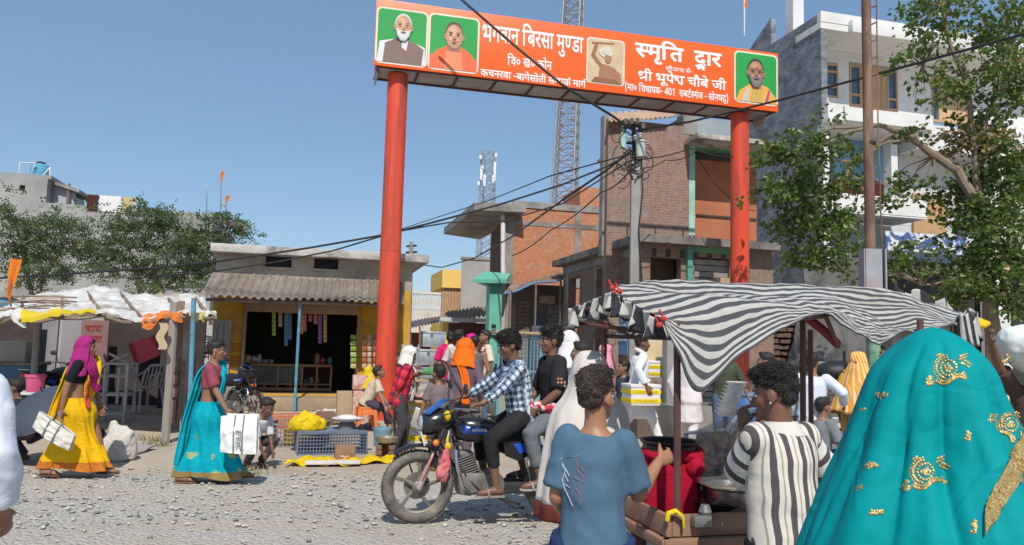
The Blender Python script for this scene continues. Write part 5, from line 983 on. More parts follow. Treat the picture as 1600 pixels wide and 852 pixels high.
def person(label, loc, hdg, H=1.65, lean=0, side=0, tw=0, hip=None, hd=(0, 0, 0), la=None, ra=None, lf=None, rf=None, sk=None, hw=1.0, hk=1.0, vox=.012, curl=(.35, .35), lel=None, rel=None, lkn=None, rkn=None, lpn=None, rpn=None, ldir=None, rdir=None, feet=True, fat=0., group='people in the market street', fyaw=0, cat='person', sit=False):
    p = Person(); k = H/1.7; p.k = k; loc = V((loc[0], loc[1], loc[2] if len(loc) > 2 else 0)); rz = R(hdg)
    p.root = thing('person', label, cat, loc, rz, group); p.M = ROOTM[p.root.name].copy(); ROOTM[p.root.name] = Matrix.Identity(4); inv = p.M.inverted(); p.inv = inv
    lc = lambda q, df: V(df) if q is None else (inv @ q if isinstance(q, V) else V(q))
    sk = sk or SKB; p.sk = sk; hz_ = hip if hip is not None else .905*k
    pel = V((0, 0, hz_)); u = V((math.sin(R(lean)), -math.sin(R(side)), math.cos(R(lean))*math.cos(R(side)))).normalized()
    lat = Matrix.Rotation(R(tw), 3, 'Z') @ V((0, 1, 0)); lat = (lat - u*lat.dot(u)).normalized(); fw = lat.cross(u).normalized()
    hl = V((0, 1, 0))
    p.pel, p.u, p.lat, p.fw = pel, u, lat, fw; p.neck = pel + u*.52*k; p.chest = pel + u*.36*k
    hu = (u*.45 + UP*.55).normalized(); m3 = Matrix.Rotation(R(hd[0]) + R(tw), 3, 'Z') @ Matrix.Rotation(R(hd[1]), 3, 'Y') @ Matrix.Rotation(R(hd[2]), 3, 'X')
    p.hx, p.hy, p.hzv = m3 @ V((1, 0, 0)), m3 @ V((0, 1, 0)), m3 @ V((0, 0, 1)); p.hk = k*hk
    p.hc = p.neck + hu*.085*k + p.hzv*.075*k*hk + p.hx*.015*k
    p.sh = [p.neck - u*.045*k + lat*(.168*k*hw*s) for s in (1, -1)]; p.hips = [pel + hl*(.088*k*s) for s in (1, -1)]
    p.el, p.wr, p.kn, p.an = [], [], [], []
    for i, (tg, hint, s) in enumerate(((la, lel, 1), (ra, rel, -1))):
        t = lc(tg, p.sh[i] + V((.06*k, s*.06*k, -.50*k))); h = V(hint) if hint is not None else V((-.6, s*.7, -.4)); e, t = ik(p.sh[i], t, .285*k, .255*k, h); p.el.append(e); p.wr.append(t)
    for i, (tg, hint, s) in enumerate(((lf, lkn, 1), (rf, rkn, -1))):
        t = lc(tg, (0, s*.095*k, .085*k)); h = V(hint) if hint is not None else V((1, s*.12, .1)); e, t = ik(p.hips[i], t, .425*k, .41*k, h); p.kn.append(e); p.an.append(t)
    mb = MB(); E3 = (fw, lat, u)
    p.tor = lambda t, mw=0., md=0.: [p.at(t) + lat*(math.cos(a)*(p.tw(t) + mw)) + fw*(math.sin(a)*(p.td(t) + md)) for a in [2*math.pi*j/24 for j in range(24)]]
    p.at = lambda t: pel + u*(.52*k*t)
    TT_ = [-.3, -.12, 0, .25, .5, .75, .88, .95, 1.02]
    p.tw = lambda t: ipl(TT_, [(.155 + fat*.5)*(.4 + .6*hw), (.165 + fat*.6)*(.4 + .6*hw), (.162 + fat)*(.4 + .6*hw), (.142 + fat)*(.4 + .6*hw), (.150 + fat*.6)*(.4 + .6*hw), .172*hw, .165*hw, .105, .058], t)*k
    p.td = lambda t: ipl(TT_, [.10, .118 + fat*.6, .115 + fat, .098 + fat, .108 + fat*.5, .113, .092, .075, .058], t)*k
    mb.rings([p.tor(t) for t in (-.2, -.12, 0, .25, .5, .75, .88, .95, 1.02)])
    for i, s in ((0, 1), (1, -1)):
        mb.ell(p.sh[i], .060*k); mb.tube([p.sh[i], lerp(p.sh[i], p.el[i], .5), p.el[i]], [.054*k, .048*k, .040*k], 10); mb.tube([p.el[i], lerp(p.el[i], p.wr[i], .35), p.wr[i]], [.040*k, .039*k, .027*k], 10)
        d = (p.wr[i] - p.el[i]).normalized(); dd = (ldir, rdir)[i]; dd = V(dd) if dd is not None else d; pn = (lpn, rpn)[i]; pn = V(pn) if pn is not None else V((.1, -s, -.2)); hand(mb, p.wr[i], dd, pn, k, curl[i], s)
        mb.tube([p.hips[i], lerp(p.hips[i], p.kn[i], .5), p.kn[i]], [.086*k, .072*k, .055*k], 10); mb.tube([p.kn[i], lerp(p.kn[i], p.an[i], .35), p.an[i]], [.054*k, .052*k, .034*k], 10)
        if feet:
            q = Matrix.Rotation(R(fyaw), 3, 'Z'); f = q @ V((1, 0, 0)); a = p.an[i]
            mb.tube([a, a + V((0, 0, -.04*k)) - f*.03*k], [.036*k, .034*k], 8); mb.tube([a + f*-.045*k + V((0, 0, -.047*k)), a + f*.05*k + V((0, 0, -.045*k)), a + f*.13*k + V((0, 0, -.060*k)), a + f*.165*k + V((0, 0, -.066*k))], [.034*k, .036*k, .030*k, .018*k], 10, 1.15, UP)
    mb.tube([p.at(.93), lerp(p.at(1.0), p.hc, .35), p.hc - p.hzv*.05*p.hk - p.hx*.018*k], [.062*k, .054*k, .052*k], 12)
    h = lambda x, y, z: p.hc + (p.hx*x + p.hy*y + p.hzv*z)*p.hk; p.h = h; A = (p.hx, p.hy, p.hzv); p.A = A; hk_ = p.hk; el = lambda c, r: mb.ell(h(*c), tuple(x*hk_ for x in r), A, 18, 12)
    el((-.012, 0, .032), (.098, .077, .092)); el((.024, 0, -.030), (.070, .064, .085)); el((.040, 0, -.082), (.048, .046, .036)); el((.080, 0, -.098), (.018, .022, .016)); el((.074, 0, .024), (.020, .050, .013))
    for s in (1, -1): el((.055, .036*s, -.025), (.032, .026, .028)); el((-.006, .078*s, -.008), (.024, .010, .034))
    mb.tube([h(.092, 0, .016), h(.104, 0, -.010), h(.112, 0, -.030)], [.009*hk_, .012*hk_, .017*hk_], 8); el((.096, 0, -.036), (.014, .021, .010)); el((.086, 0, -.062), (.014, .026, .008)); el((.084, 0, -.074), (.014, .022, .008))
    p.mb = mb; p.vox = vox
    p.body = fuse(mb, vox, 'body', sk, p.root, 2)
    eb = MB()
    for s in (1, -1):
        e = MB(); e.ell(h(.079, .033*s, .002), (.010*hk_, .015*hk_, .0075*hk_), A, 10, 6); e.mi = 1; e.ell(h(.0865, .033*s, .001), (.005*hk_, .0075*hk_, .0065*hk_), A, 8, 6); e.build('eye', [eyew, eyed], p.root)
        e = MB(); e.tube([h(.090, .014*s, .023), h(.091, .034*s, .029), h(.079, .054*s, .024)], [.0045*hk_, .005*hk_, .003*hk_], 6); e.build('eyebrow', HAIR, p.root)
    e = MB(); e.ell(h(.0955, 0, -.067), (.007*hk_, .024*hk_, .0055*hk_), A, 10, 6); e.build('mouth', lipm, p.root)
    return p
def crinkle(amp, fr=5., k2=.35):
    def f(c, n):
        q = V((c.x*fr, c.y*fr, c.z*fr*.55)); q2 = V((c.x + c.z*.7, c.y - c.z*.5, c.z*.8))
        r = abs(noise.noise(q2*fr*1.5 + V((5, 1, 8)))); return amp*(noise.noise(q) + .9*(.35 - r) + k2*noise.noise(q*2.7))
    return f
def shirt(p, m, sleeve=.55, hem=-.18, m_=.018, amp=.013, flare=0., name='shirt', uv=False, collar=None, vox=None, top=.955, wrap=0., yoke=False):
    k = p.k; mb = MB(); ts_ = [t for t in (-.12, .0, .15, .3, .45, .6, .75, .88) if t > hem + .04]
    rs = []
    for t in [hem] + ts_ + [top]:
        f = m_*k*(1.25 if t < .5 else 1.0) + (flare*k*max(0, (.3 - t)) if flare else 0); rs.append(p.tor(t, f, f*1.1))
    if hem < -.3:
        mid = (p.kn[0] + p.kn[1])/2; new = []
        for t in [hem + (-.2 - hem)*i/5 for i in range(6)]:
            z = .52*k*t; c = p.pel + UP*z; g_ = min(1, (-t)/1.0); c.x = lerp(p.pel.x, mid.x, g_); sp = abs(p.kn[0].x - p.kn[1].x)*.5*g_; new.append([c + V((math.sin(a)*(.135*k + sp*.8 + flare*k*g_), math.cos(a)*(.185*k + flare*k*g_*.6), 0)) for a in [2*math.pi*j/24 for j in range(24)]])
        rs = new + rs[1:]
    uvl = None
    L = 0; uvl = []; pc = None
    for r in rs:
        c = sum(r, V((0, 0, 0)))/len(r)
        if pc is not None: L += (c - pc).length
        pc = c
        for j in range(24): uvl.append((2*math.pi*j/24*.16*k, L))
    mb.rings(rs, True, True, True, uvl)
    for i, s in ((0, 1), (1, -1)):
        if yoke: mb.ell(p.sh[i], .064*p.k + m_*k*.5)
        if sleeve <= 0: continue
        a, e, w_ = p.sh[i], p.el[i], p.wr[i]; ro = m_*k
        if sleeve < .6: q = lerp(a, e, min(1, sleeve/.6)); mb.tube([a - (e-a)*.02, lerp(a, q, .5), q], [.056*k + ro*.75, .055*k + ro*.95, .052*k + ro*1.25], 14, rnd=False)
        else: q = lerp(e, w_, (sleeve - .6)/.4); mb.tube([a - (e-a)*.02, lerp(a, e, .5), e, lerp(e, q, .5), q], [.055*k + ro*.75, .050*k + ro*.9, .044*k + ro*.9, .040*k + ro*.8, .034*k + ro*.7], 14, rnd=False)
        mb.ell(a, .058*k + ro*.6)
    if collar: mb.tube([p.at(.95), p.at(1.0) + p.fw*.0], [.085*k, .068*k], 16, rnd=False)
    o = fuse(mb, vox or max(.012, p.vox), name, m, p.root, 3, crinkle(amp*k), uv)
    if collar and collar is not True:
        c = MB(); cen = p.at(.985)
        c.sheet(lambda u_, v: cen + p.lat*(math.cos(.45 + u_*5.4 + math.pi/2)*(.078 + .022*v)*k) + p.fw*(math.sin(.45 + u_*5.4 + math.pi/2)*(.074 + .024*v)*k) + p.u*(.035 - .05*v)*k, 28, 4, .008); c.build('collar', collar, p.root)
    return o
def pants(p, m, length=1.0, m_=.014, amp=.011, name='trousers', wide=0., uv=False, top=.12):
    k = p.k; mb = MB(); mb.rings([p.tor(t, m_*k, m_*k) for t in (-.16, -.08, 0, top)])
    for i in (0, 1):
        a, e, w_ = p.hips[i], p.kn[i], p.an[i]
        if length > .5: q = lerp(e, w_, (length - .5)*2); mb.tube([a + UP*.02, lerp(a, e, .5), e, lerp(e, q, .5), q], [.092*k + m_, .080*k + m_ + wide*.3, .060*k + m_ + wide*.6, .052*k + m_ + wide, .046*k + m_ + wide], 14, rnd=False)
        else: q = lerp(a, e, length*2); mb.tube([a + UP*.02, lerp(a, q, .5), q], [.092*k + m_, .084*k + m_ + wide, .080*k + m_ + wide], 14, rnd=False)
    return fuse(mb, max(.012, p.vox), name, m, p.root, 3, crinkle(amp*k, 6), uv)
def hair(p, style='short', m=None, strands=0, seed=1, size=1.0, tuft=.03):
    m = m or HAIR; mb = MB(); hk = p.hk; h = p.h; el = lambda c, r: mb.ell(h(*c), tuple(x*hk*size for x in r), p.A, 18, 12)
    el((-.024, 0, .050), (.103, .0865, .087)); el((-.062, 0, .0), (.046, .070, .062))
    if style == 'short': el((.045, 0, .108), (.042, .058, .030)); el((-.03, .052, .045), (.055, .034, .05)); el((-.03, -.052, .045), (.055, .034, .05))
    if style == 'mop': el((.052, .015, .112), (.046, .062, .036)); el((.0, 0, .125), (.08, .072, .034)); el((-.05, 0, .09), (.07, .085, .06))
    if style == 'bun': el((-.105, 0, -.015), (.050, .055, .048)); el((.02, 0, .085), (.058, .074, .042)); el((-.04, .05, .01), (.05, .032, .055)); el((-.04, -.05, .01), (.05, .032, .055))
    fr = 42 if style != 'bun' else 18; am = (.0055 if style == 'mop' else .005)*hk
    o = fuse(mb, .009 if p.vox < .011 else .012, 'hair', m, p.root, 1, lambda c, n: am*(noise.noise(c*fr) + .6*noise.noise(c*fr*2.2)))
    if strands:
        rnd = random.Random(seed); sb = MB(); vs = o.data.vertices; n = len(vs); cs = MB()
        for _ in range(strands):
            v = vs[rnd.randrange(n)]; q = v.co; nn = (q - h(-.02, 0, .03)).normalized(); z = (q - p.hc).dot(p.hzv)/hk
            if z < -.035: continue
            if z > .05: dn = (p.hx*rnd.uniform(.2, .9) + p.hy*rnd.gauss(0, .5) - p.hzv*.05)
            else: dn = (-p.hzv*.9 + p.hx*rnd.gauss(-.05, .35) + p.hy*rnd.gauss(0, .25))
            dn = (dn - nn*dn.dot(nn)*.8).normalized(); L = tuft*hk*rnd.uniform(.6, 1.4)*(1.35 if z > .05 else .8); r_ = .0016*hk; up_ = nn*L*(.22 if z > .05 else .06)
            sb.tube([q - nn*.006, q + dn*L*.4 + up_*.9, q + dn*L*.8 + up_*.9, q + dn*L*1.1 + up_*.3], [r_, r_*1.1, r_*.8, r_*.2], 4, rnd=False)
        sb.build('hair_tufts', m, p.root, ang=0)
    return o
def sandals(p, m, name='sandal', fyaw=0):
    k = p.k; f = Matrix.Rotation(R(fyaw), 3, 'Z') @ V((1, 0, 0)); l = UP.cross(f)
    for i in (0, 1):
        a = p.an[i]; mb = MB(); pts = [(-.075, .030), (-.055, .040), (.03, .040), (.11, .046), (.165, .040), (.19, .018)]; c = a + V((0, 0, -.097*k))
        poly = [c + f*x*k + l*y*k for x, y in pts] + [c + f*x*k - l*y*k for x, y in reversed(pts)]; mb.prism(poly, UP*.016*k)
        mb.tube([c + f*.07*k + l*.045*k + UP*.01*k, c + f*.085*k + l*.025*k + UP*.062*k, c + f*.085*k - l*.025*k + UP*.062*k, c + f*.07*k - l*.045*k + UP*.01*k], .012*k, 8, 1.6); mb.build(name, m, p.root)
def hood(p, m, phi=118, drop=.34, m_=.014, flare=.10, name='head_shawl', amp=.012, uv=False, fwd=0.0, low_open=None):
    """cloth over the head falling to the shoulders, open at the face"""
    hk = p.hk; cen = p.h(-.012, 0, .022); rx, ry, rz_ = .112*hk + m_, .090*hk + m_, .112*hk + m_; sc = p.neck - p.u*.02
    def fn(u, v):
        th = v*1.62
        if th < 1.75 and v < .62:
            t = v/.62*R(100); ph = lerp(180, phi, min(1, max(0, (math.degrees(t) - 38)/34)))
            a = R((u*2 - 1)*ph); q = cen - p.hx*(math.cos(a)*rx*math.sin(t)) + p.hy*(math.sin(a)*ry*math.sin(t)) + p.hzv*(rz_*math.cos(t))
        else:
            f = (v - .62)/.38; t = R(100); lo = low_open or phi; a = R((u*2 - 1)*lerp(phi, lo, f)); q0 = cen - p.hx*(math.cos(a)*rx*math.sin(t)) + p.hy*(math.sin(a)*ry*math.sin(t)) + p.hzv*(rz_*math.cos(t))
            rr = 1 + flare*10*f*f*.55; q1 = V((cen.x, cen.y, 0)) + (-V((p.hx.x, p.hx.y, 0))*(math.cos(a)*(rx*.95 + flare*f*.7)) + V((p.hy.x, p.hy.y, 0))*(math.sin(a)*(ry + flare*f*1.5))) + UP*(q0.z - f*drop) + (p.neck - p.hc)*0
            sh = V((p.neck.x - p.hc.x, p.neck.y - p.hc.y, 0))*f; q = lerp(q0, q1 + sh, min(1, f*3))
        n = (q - cen).normalized(); w_ = amp*(noise.noise(q*9) + .6*math.sin((u*2-1)*16 + q.z*14)*v)
        return q + n*w_
    mb = MB(); mb.sheet(fn, 56, 40, .010); return mb.build(name, m, p.root, ang=0, uv=uv)
def ribbon(p, pts, m, name, th=.012, nf=3, amp=.012, nu=40, nv=14, uv=False):
    """folded strip of cloth: pts [(centre, half width vector)] in the person's frame"""
    cs = [V(a) for a, b in pts]; ws = [V(b) for a, b in pts]; n = len(cs) - 1
    def cr(P_, x):
        i = min(int(x), n - 1); f = x - i; a, b, c, d = P_[max(i-1, 0)], P_[i], P_[i+1], P_[min(i+2, n)]
        return .5*((2*b) + (c - a)*f + (2*a - 5*b + 4*c - d)*f*f + (3*b - a - 3*c + d)*f**3)
    def fn(u, v):
        c, w_ = cr(cs, u*n), cr(ws, u*n); tn = (cr(cs, min(u*n + .05, n)) - cr(cs, max(u*n - .05, 0))); nn = tn.cross(w_)
        nn = nn.normalized() if nn.length > 1e-6 else V((1, 0, 0)); return c + w_*(v*2 - 1) + nn*(amp*(math.sin(v*nf*6.28 + u*4) + noise.noise(V((u*5, v*4, nf)))))
    mb = MB(); mb.sheet(fn, nu, nv, th); return mb.build(name, m, p.root, ang=0, uv=uv)
def skirt(p, mats, hemz=.07, spread=None, wid=.17, border=.92, top=.14, amp=.016, name='sari_skirt', back=0., uv=True):
    """wrapped skirt from the waist to the ankles following the stride"""
    k = p.k; mid = (p.an[0] + p.an[1])/2; sp = abs(p.an[0].x - p.an[1].x)/2 if spread is None else spread; n = 84; rows = 36; mb = MB(); z1 = p.at(top).z; rs = []
    for i in range(rows + 1):
        t = i/rows; z = lerp(z1, hemz, t); c = V((lerp(p.at(top).x, mid.x, t**1.2), lerp(p.at(top).y, mid.y, t), z)); kx = lerp(p.td(.12) + .02, sp*.92 + .115*k, t**1.5) + .045*k*math.exp(-((t - .2)/.14)**2); ky = lerp(p.tw(.12) + .02, wid*k, t**1.3) + .035*k*math.exp(-((t - .2)/.16)**2)
        r = []
        for j in range(n):
            a = 2*math.pi*j/n; f = 1 + (amp/.16)*(.25 + t)*(.55*math.sin(9*a + 5*t) + .5*math.sin(15*a - 9*t + 2*math.sin(a*2)) + 1.1*noise.noise(V((math.cos(a)*2.2, math.sin(a)*2.2, t*3.2)))) + (amp*3.5*math.exp(-((a - 0.25)/.22)**2)*t*math.sin(a*60))
            ca, sa = math.cos(a), math.sin(a); x = kx*ca*f; x = x if ca > 0 else x*(1 + back*t); zz_ = z + (.018*math.sin(a*3 + 1) if i == rows else 0) + .05*t*max(0, -ca)*0
            r.append(c + V((x, ky*sa*f, zz_ - z)))
        rs.append(r)
    ib = int(rows*border); uvf = lambda a, b: [(2*math.pi*j/n*.2, i/rows) for i in range(a, b) for j in range(n)]
    mb.rings(rs[:ib+1], False, False, True, uvf(0, ib + 1)); mb.mi = 1 if len(mats) > 1 else 0; mb.rings(rs[ib:], False, False, True, uvf(ib, rows + 1)); return mb.build(name, mats, p.root, ang=0, uv=uv)

def cloak(p, name, m, cx0, cy0, prof, folds=1.0, inv=None, bulge=None, th=.005, nu=140, nv=90, v0=0., v1=1.):
    """closed cloth hanging from the head: prof rows (z, rx, ry, dx, dy)"""
    n = len(prof) - 1
    def fn(u, v):
        v = lerp(v0, v1, v); x = v*n; i = min(int(x), n - 1); f = x - i
        q = [crom(prof[max(i-1, 0)][c], prof[i][c], prof[i+1][c], prof[min(i+2, n)][c], f) for c in range(5)]; a = 2*math.pi*u; d = max(0, v - .15)*folds
        w_ = d*(.022*math.sin(a*5 + 1.3 + 1.2*v) + .012*math.sin(a*11 - v*4 + 2) + .05*noise.noise(V((math.cos(a)*1.7, math.sin(a)*1.7, v*2.2)))) - .05*d*math.exp(-((a - 4.30)/.09)**2) - .045*d*math.exp(-((a - 5.05)/.07)**2) - .035*d*math.exp(-((a - 3.85)/.07)**2)
        w_ += .0035*d*noise.noise(V((math.cos(a)*7, math.sin(a)*7, v*9))) - .014*d*(1 - abs(math.sin(a*4.5 + 2.2*v + noise.noise(V((v*3, a, 2))))))**7 + .006*d*(abs(noise.noise(V((math.cos(a)*4 + v*3, math.sin(a)*4, v*2 + 7))))*-3 + .6)
        r = V((cx0 + q[3] + (q[1] + w_)*math.cos(a), cy0 + q[4] + (q[2] + w_*.9)*math.sin(a), q[0]))
        if bulge:
            for bx, bz, s_, am in bulge: r.y -= am*math.exp(-((r.x - bx)**2 + (r.z - bz)**2)/s_**2)*(1 if math.sin(a) < 0 else 0)
        return (inv @ r) if inv is not None else r
    mb = MB(); mb.sheet(fn, nu, nv, th); return mb.build(name, m, p.root, ang=0)

# ======================================================= motorcycle (built at the origin, forward = +X)
bk = mat('bike_black', (.012, .012, .014), (.02, .02, .022), 3, .22, spec=.7); bkm = mat('bike_matt_black', (.025, .025, .026), (.04, .038, .036), 8, .6)
chrome = mat('chrome', (.62, .62, .62), None, 8, .22, 1.0, stain=(.35, .30, .25), ssc=4); alu = mat('engine_alloy', (.30, .295, .28), (.20, .19, .175), 9, .5, .6, stain=(.20, .15, .11), ssc=5); bblue = mat('bike_blue', (.015, .10, .55), None, 4, .3, spec=.6)
tyre_m, g, b_ = newmat('tyre_dusty'); co = g.co('Object'); g.put(b_.inputs['Base Color'], g.mix(g.ramp(g.noise(co, 7, 5, .6), [(.35, 0), (.65, 1)]), (.075, .07, .066), (.24, .21, .175))); b_.inputs['Roughness'].default_value = .9; g.put(b_.inputs['Normal'], g.bump(g.noise(co, 60, 3), .6, .008))
bike = thing('motorcycle', 'black and blue motorcycle with dusty tyres carrying two young men along the gravel road', 'motorcycle')
XV, YV, ZV = V((1, 0, 0)), V((0, 1, 0)), V((0, 0, 1)); WA = (XV, ZV, -YV)
def torus(mb, c, R0, r, n=40, m=12, sq=1.0): mb.tube([c + XV*(R0*math.cos(2*math.pi*i/n)) + ZV*(R0*math.sin(2*math.pi*i/n)) for i in range(n)], r, m, sq, YV, closed=True)
for x, name in ((.62, 'front_wheel'), (-.65, 'rear_wheel')):
    c = V((x, 0, .31)); mb = MB(); torus(mb, c, .262, .048, 48, 12, 1.0)
    rnd = random.Random(2)
    for i in range(64):
        a = 2*math.pi*i/64; e = XV*math.cos(a) + ZV*math.sin(a)
        for s in (-1, 1): mb.box(c + e*.3085 + YV*(s*.018), (.018, .030, .005), (e.cross(YV), YV, e))
    wh = mb.build(name, tyre_m, bike); mb = MB(); torus(mb, c, .218, .020, 40, 10, .7); 
    for i in range(5):
        a = 2*math.pi*i/5 + .35; e = XV*math.cos(a) + ZV*math.sin(a); f = e.cross(YV); mb.tube([c + e*.03, c + e*.10 + f*.012, c + e*.205 + f*.004], [.020, .015, .017], 8, .7)
    mb.build('rim', mat('rim_dusty', (.10, .095, .09), (.30, .25, .19), 5, .5, .3), wh)
    mb = MB(); mb.lathe([(.03, -.06), (.05, -.05), (.05, .05), (.03, .06)], c, 18, WA); mb.lathe([(.11, .030), (.115, .038)], c, 30, WA, True, True) if x > 0 else mb.lathe([(.06, -.05), (.075, .04)], c, 24, WA); mb.build('hub', alu, wh)
def bt(name, pts, r, m, asp=1.0, ref=None, n=10, par=None): mb = MB(); mb.tube([V(p) for p in pts], r, n, asp, ref); return mb.build(name, m, par or bike)
for s in (1, -1):
    f = bt('fork', [(.62, s*.085, .31), (.545, s*.085, .49)], .026, mat('fork_lower', (.45, .43, .42), (.55, .35, .30), 6, .5, .3)); bt('upper_tube', [(.545, s*.085, .49), (.40, s*.085, .86)], .021, bkm, par=f)
mb = MB(); mb.tube([V((.595, .115, .40)), V((.53, .117, .56)), V((.515, .117, .60))], [.02, .035, .03], 10, .35, YV); mb.build('fork_cover', mat('sticker_red', (.62, .08, .05), (.60, .40, .36), 14, .4), bike)
mb = MB(); N_ = 22
mb.sheet(lambda u, v: V((.62, 0, .31)) + (XV*math.cos(lerp(R(52), R(172), u)) + ZV*math.sin(lerp(R(52), R(172), u)))*(.335 + .028*math.cos((v - .5)*2.6)) + YV*((v - .5)*.13), N_, 8, .006); mb.build('front_fender', bk, bike)
bt('fender_stay', [(.62, .075, .31), (.52, .075, .625)], .007, bkm); bt('fender_stay', [(.62, -.075, .31), (.73, -.075, .60)], .007, bkm)
mb = MB(); mb.rings([[V((x, y_*math.cos(a), z + h_*math.sin(a))) for a in [2*math.pi*j/16 for j in range(16)]] for x, y_, z, h_ in ((.30, .05, .90, .07), (.38, .115, .88, .10), (.46, .14, .87, .115), (.55, .14, .85, .115), (.61, .11, .84, .085))]); mb.build('headlamp_fairing', bk, bike)
mb = MB(); mb.sheet(lambda u, v: V((.60 - .17*v - .02*(2*u-1)**2*2, (u - .5)*(.25 - .07*v), .93 + .13*v)), 10, 8, .008); vs_ = mb.build('visor', mat('visor_blue', (.03, .12, .42), (.015, .05, .16), 8, .15, spec=.8), bike)
mb = MB(); mb.ell((.605, 0, .85), (.03, .085, .065)); mb.build('headlight', mat('lens_clear', (.62, .66, .70), None, 8, .08, .3, spec=.9), bike)
mb = MB(); mb.box((.60, .0, .72), (.012, .17, .12), (V((.95, 0, -.3)), YV, V((.3, 0, .95)))); np = mb.build('number_plate', mat('plate_white', (.7, .7, .66), None, 4, .4), bike)
mb = MB()
for i in range(5):
    for r_ in (0, 1): mb.box(V((.6085, -.06 + .03*i, .745 - .045*r_)), (.004, .013, .026), (V((.95, 0, -.3)), YV, V((.3, 0, .95))))
mb.build('plate_marks', bkm, np)
for s in (1, -1): mb = MB(); mb.tube([V((.49, s*.10, .70)), V((.50, s*.17, .70))], [.014, .03], 10); mb.ell((.505, s*.19, .70), (.028, .03, .028)); mb.build('turn_signal', mat('lens_amber', (.75, .20, .01), None, 8, .2, spec=.8), bike)
hb_ = bt('handlebar', [(.20, .40, .985), (.28, .34, .99), (.36, .20, .985), (.37, .08, .95), (.37, -.08, .95), (.36, -.20, .985), (.28, -.34, .99), (.20, -.40, .985)], .0125, chrome)
for s in (1, -1):
    bt('grip', [(.245, s*.365, .988), (.19, s*.41, .985)], .019, bkm, par=hb_); bt('lever', [(.33, s*.28, .99), (.29, s*.36, 1.0), (.22, s*.42, .995)], .007, alu, par=hb_)
    mi_ = bt('mirror_stem', [(.31, s*.27, 1.0), (.33, s*.30, 1.08), (.31, s*.34, 1.14)], .007, bkm, par=hb_); mb = MB(); mb.ell((.30, s*.37, 1.165), (.018, .075, .047)); mb.build('mirror', bkm, bike)
mb = MB(); mb.ell((.36, 0, .97), (.045, .10, .04)); mb.build('gauge_cluster', bkm, bike)
for y, z in ((.03, .03), (-.03, .02), (.06, .0)): bt('cable', [(.33, y*5, .98), (.45, y*3, .93 + z), (.47, y, .72), (.35, y, .55)], .006, bkm)
mb = MB(); mb.rings([[V((x, w_*math.copysign(abs(math.cos(a))**.75, math.cos(a)), z + h_*math.copysign(abs(math.sin(a))**.8, math.sin(a)))) for a in [2*math.pi*j/20 for j in range(20)]] for x, w_, z, h_ in ((.34, .045, .80, .05), (.30, .10, .80, .095), (.20, .14, .80, .115), (.05, .14, .79, .11), (-.08, .10, .77, .085), (-.14, .07, .75, .05))]); tk_ = mb.build('fuel_tank', bk, bike)
for s in (1, -1): mb = MB(); mb.sheet(lambda u, v: V((lerp(.27, .02, u), s*(.1455 - .028*abs(2*u-1)**3 - .02*abs(2*v-1)**2.2), lerp(.845, .765, v) - .02*u)), 12, 6, .004); mb.build('tank_graphic', bblue, tk_); mb = MB(); mb.box((.12, s*.146, .80), (.13, .004, .022), None, .001); mb.build('tank_badge', mat('badge_silver', (.6, .62, .65), None, 5, .3, .5), tk_)
mb = MB(); mb.lathe([(.035, 0), (.035, .012), (.02, .018)], V((.12, 0, .905)), 14); mb.build('filler_cap', chrome, tk_)
mb = MB(); mb.rings([[V((x, w_*math.copysign(abs(math.cos(a))**.6, math.cos(a)), z + .05*math.copysign(abs(math.sin(a))**.7, math.sin(a)))) for a in [2*math.pi*j/16 for j in range(16)]] for x, w_, z in ((-.08, .09, .80), (-.2, .13, .785), (-.4, .14, .80), (-.62, .13, .83), (-.74, .09, .845))]); mb.build('seat', mat('seat_vinyl', (.018, .018, .019), None, 20, .5), bike)
for s in (1, -1):
    mb = MB(); mb.prism([V((-.10, s*.125, .70)), V((-.40, s*.125, .72)), V((-.46, s*.125, .62)), V((-.22, s*.125, .54)), V((-.12, s*.125, .58))], YV*(s*.03)); sp = mb.build('side_panel', bk, bike); mb = MB(); mb.prism([V((-.18, s*.157, .685)), V((-.40, s*.157, .70)), V((-.42, s*.157, .65)), V((-.24, s*.157, .60))], YV*(s*.006)); mb.build('panel_graphic', bblue, sp)
    bt('frame_tube', [(.32, s*.03, .74), (.22, s*.09, .40), (.08, s*.10, .27), (-.2, s*.10, .27)], .018, bkm); bt('rear_frame', [(-.05, s*.09, .70), (-.45, s*.11, .76), (-.78, s*.09, .80)], .014, bkm); bt('shock', [(-.62, s*.13, .33), (-.55, s*.13, .50), (-.48, s*.13, .74)], [.028, .034, .02], chrome)
    bt('foot_peg', [(.02, s*.10, .27), (.02, s*.24, .27)], .014, bkm); bt('pillion_peg', [(-.36, s*.12, .33), (-.36, s*.26, .33)], .013, bkm); bt('swing_arm', [(-.05, s*.09, .33), (-.65, s*.10, .31)], .022, bkm)
    bt('crash_guard', [(.30, s*.04, .66), (.33, s*.20, .63), (.32, s*.24, .50), (.27, s*.22, .34), (.18, s*.08, .26)], .018, chrome)
mb = MB(); mb.box((.12, 0, .34), (.34, .22, .20), None, .05); mb.lathe([(.10, -.12), (.11, -.10), (.11, .13), (.09, .145)], V((-.02, 0, .33)), 22, WA); mb.lathe([(.075, .10), (.085, .12), (.07, .135)], V((.18, 0, .33)), 20, WA); mb.build('engine', alu, bike)
mb = MB()
for k in range(8): mb.box(V((.17, 0, .435)) + V((.35, 0, .94))*(k*.021), (.15, .19, .010), (V((.94, 0, -.35)), YV, V((.35, 0, .94))), .003)
mb.box(V((.225, 0, .58)), (.12, .15, .07), None, .02); mb.build('cylinder_fins', alu, bike)
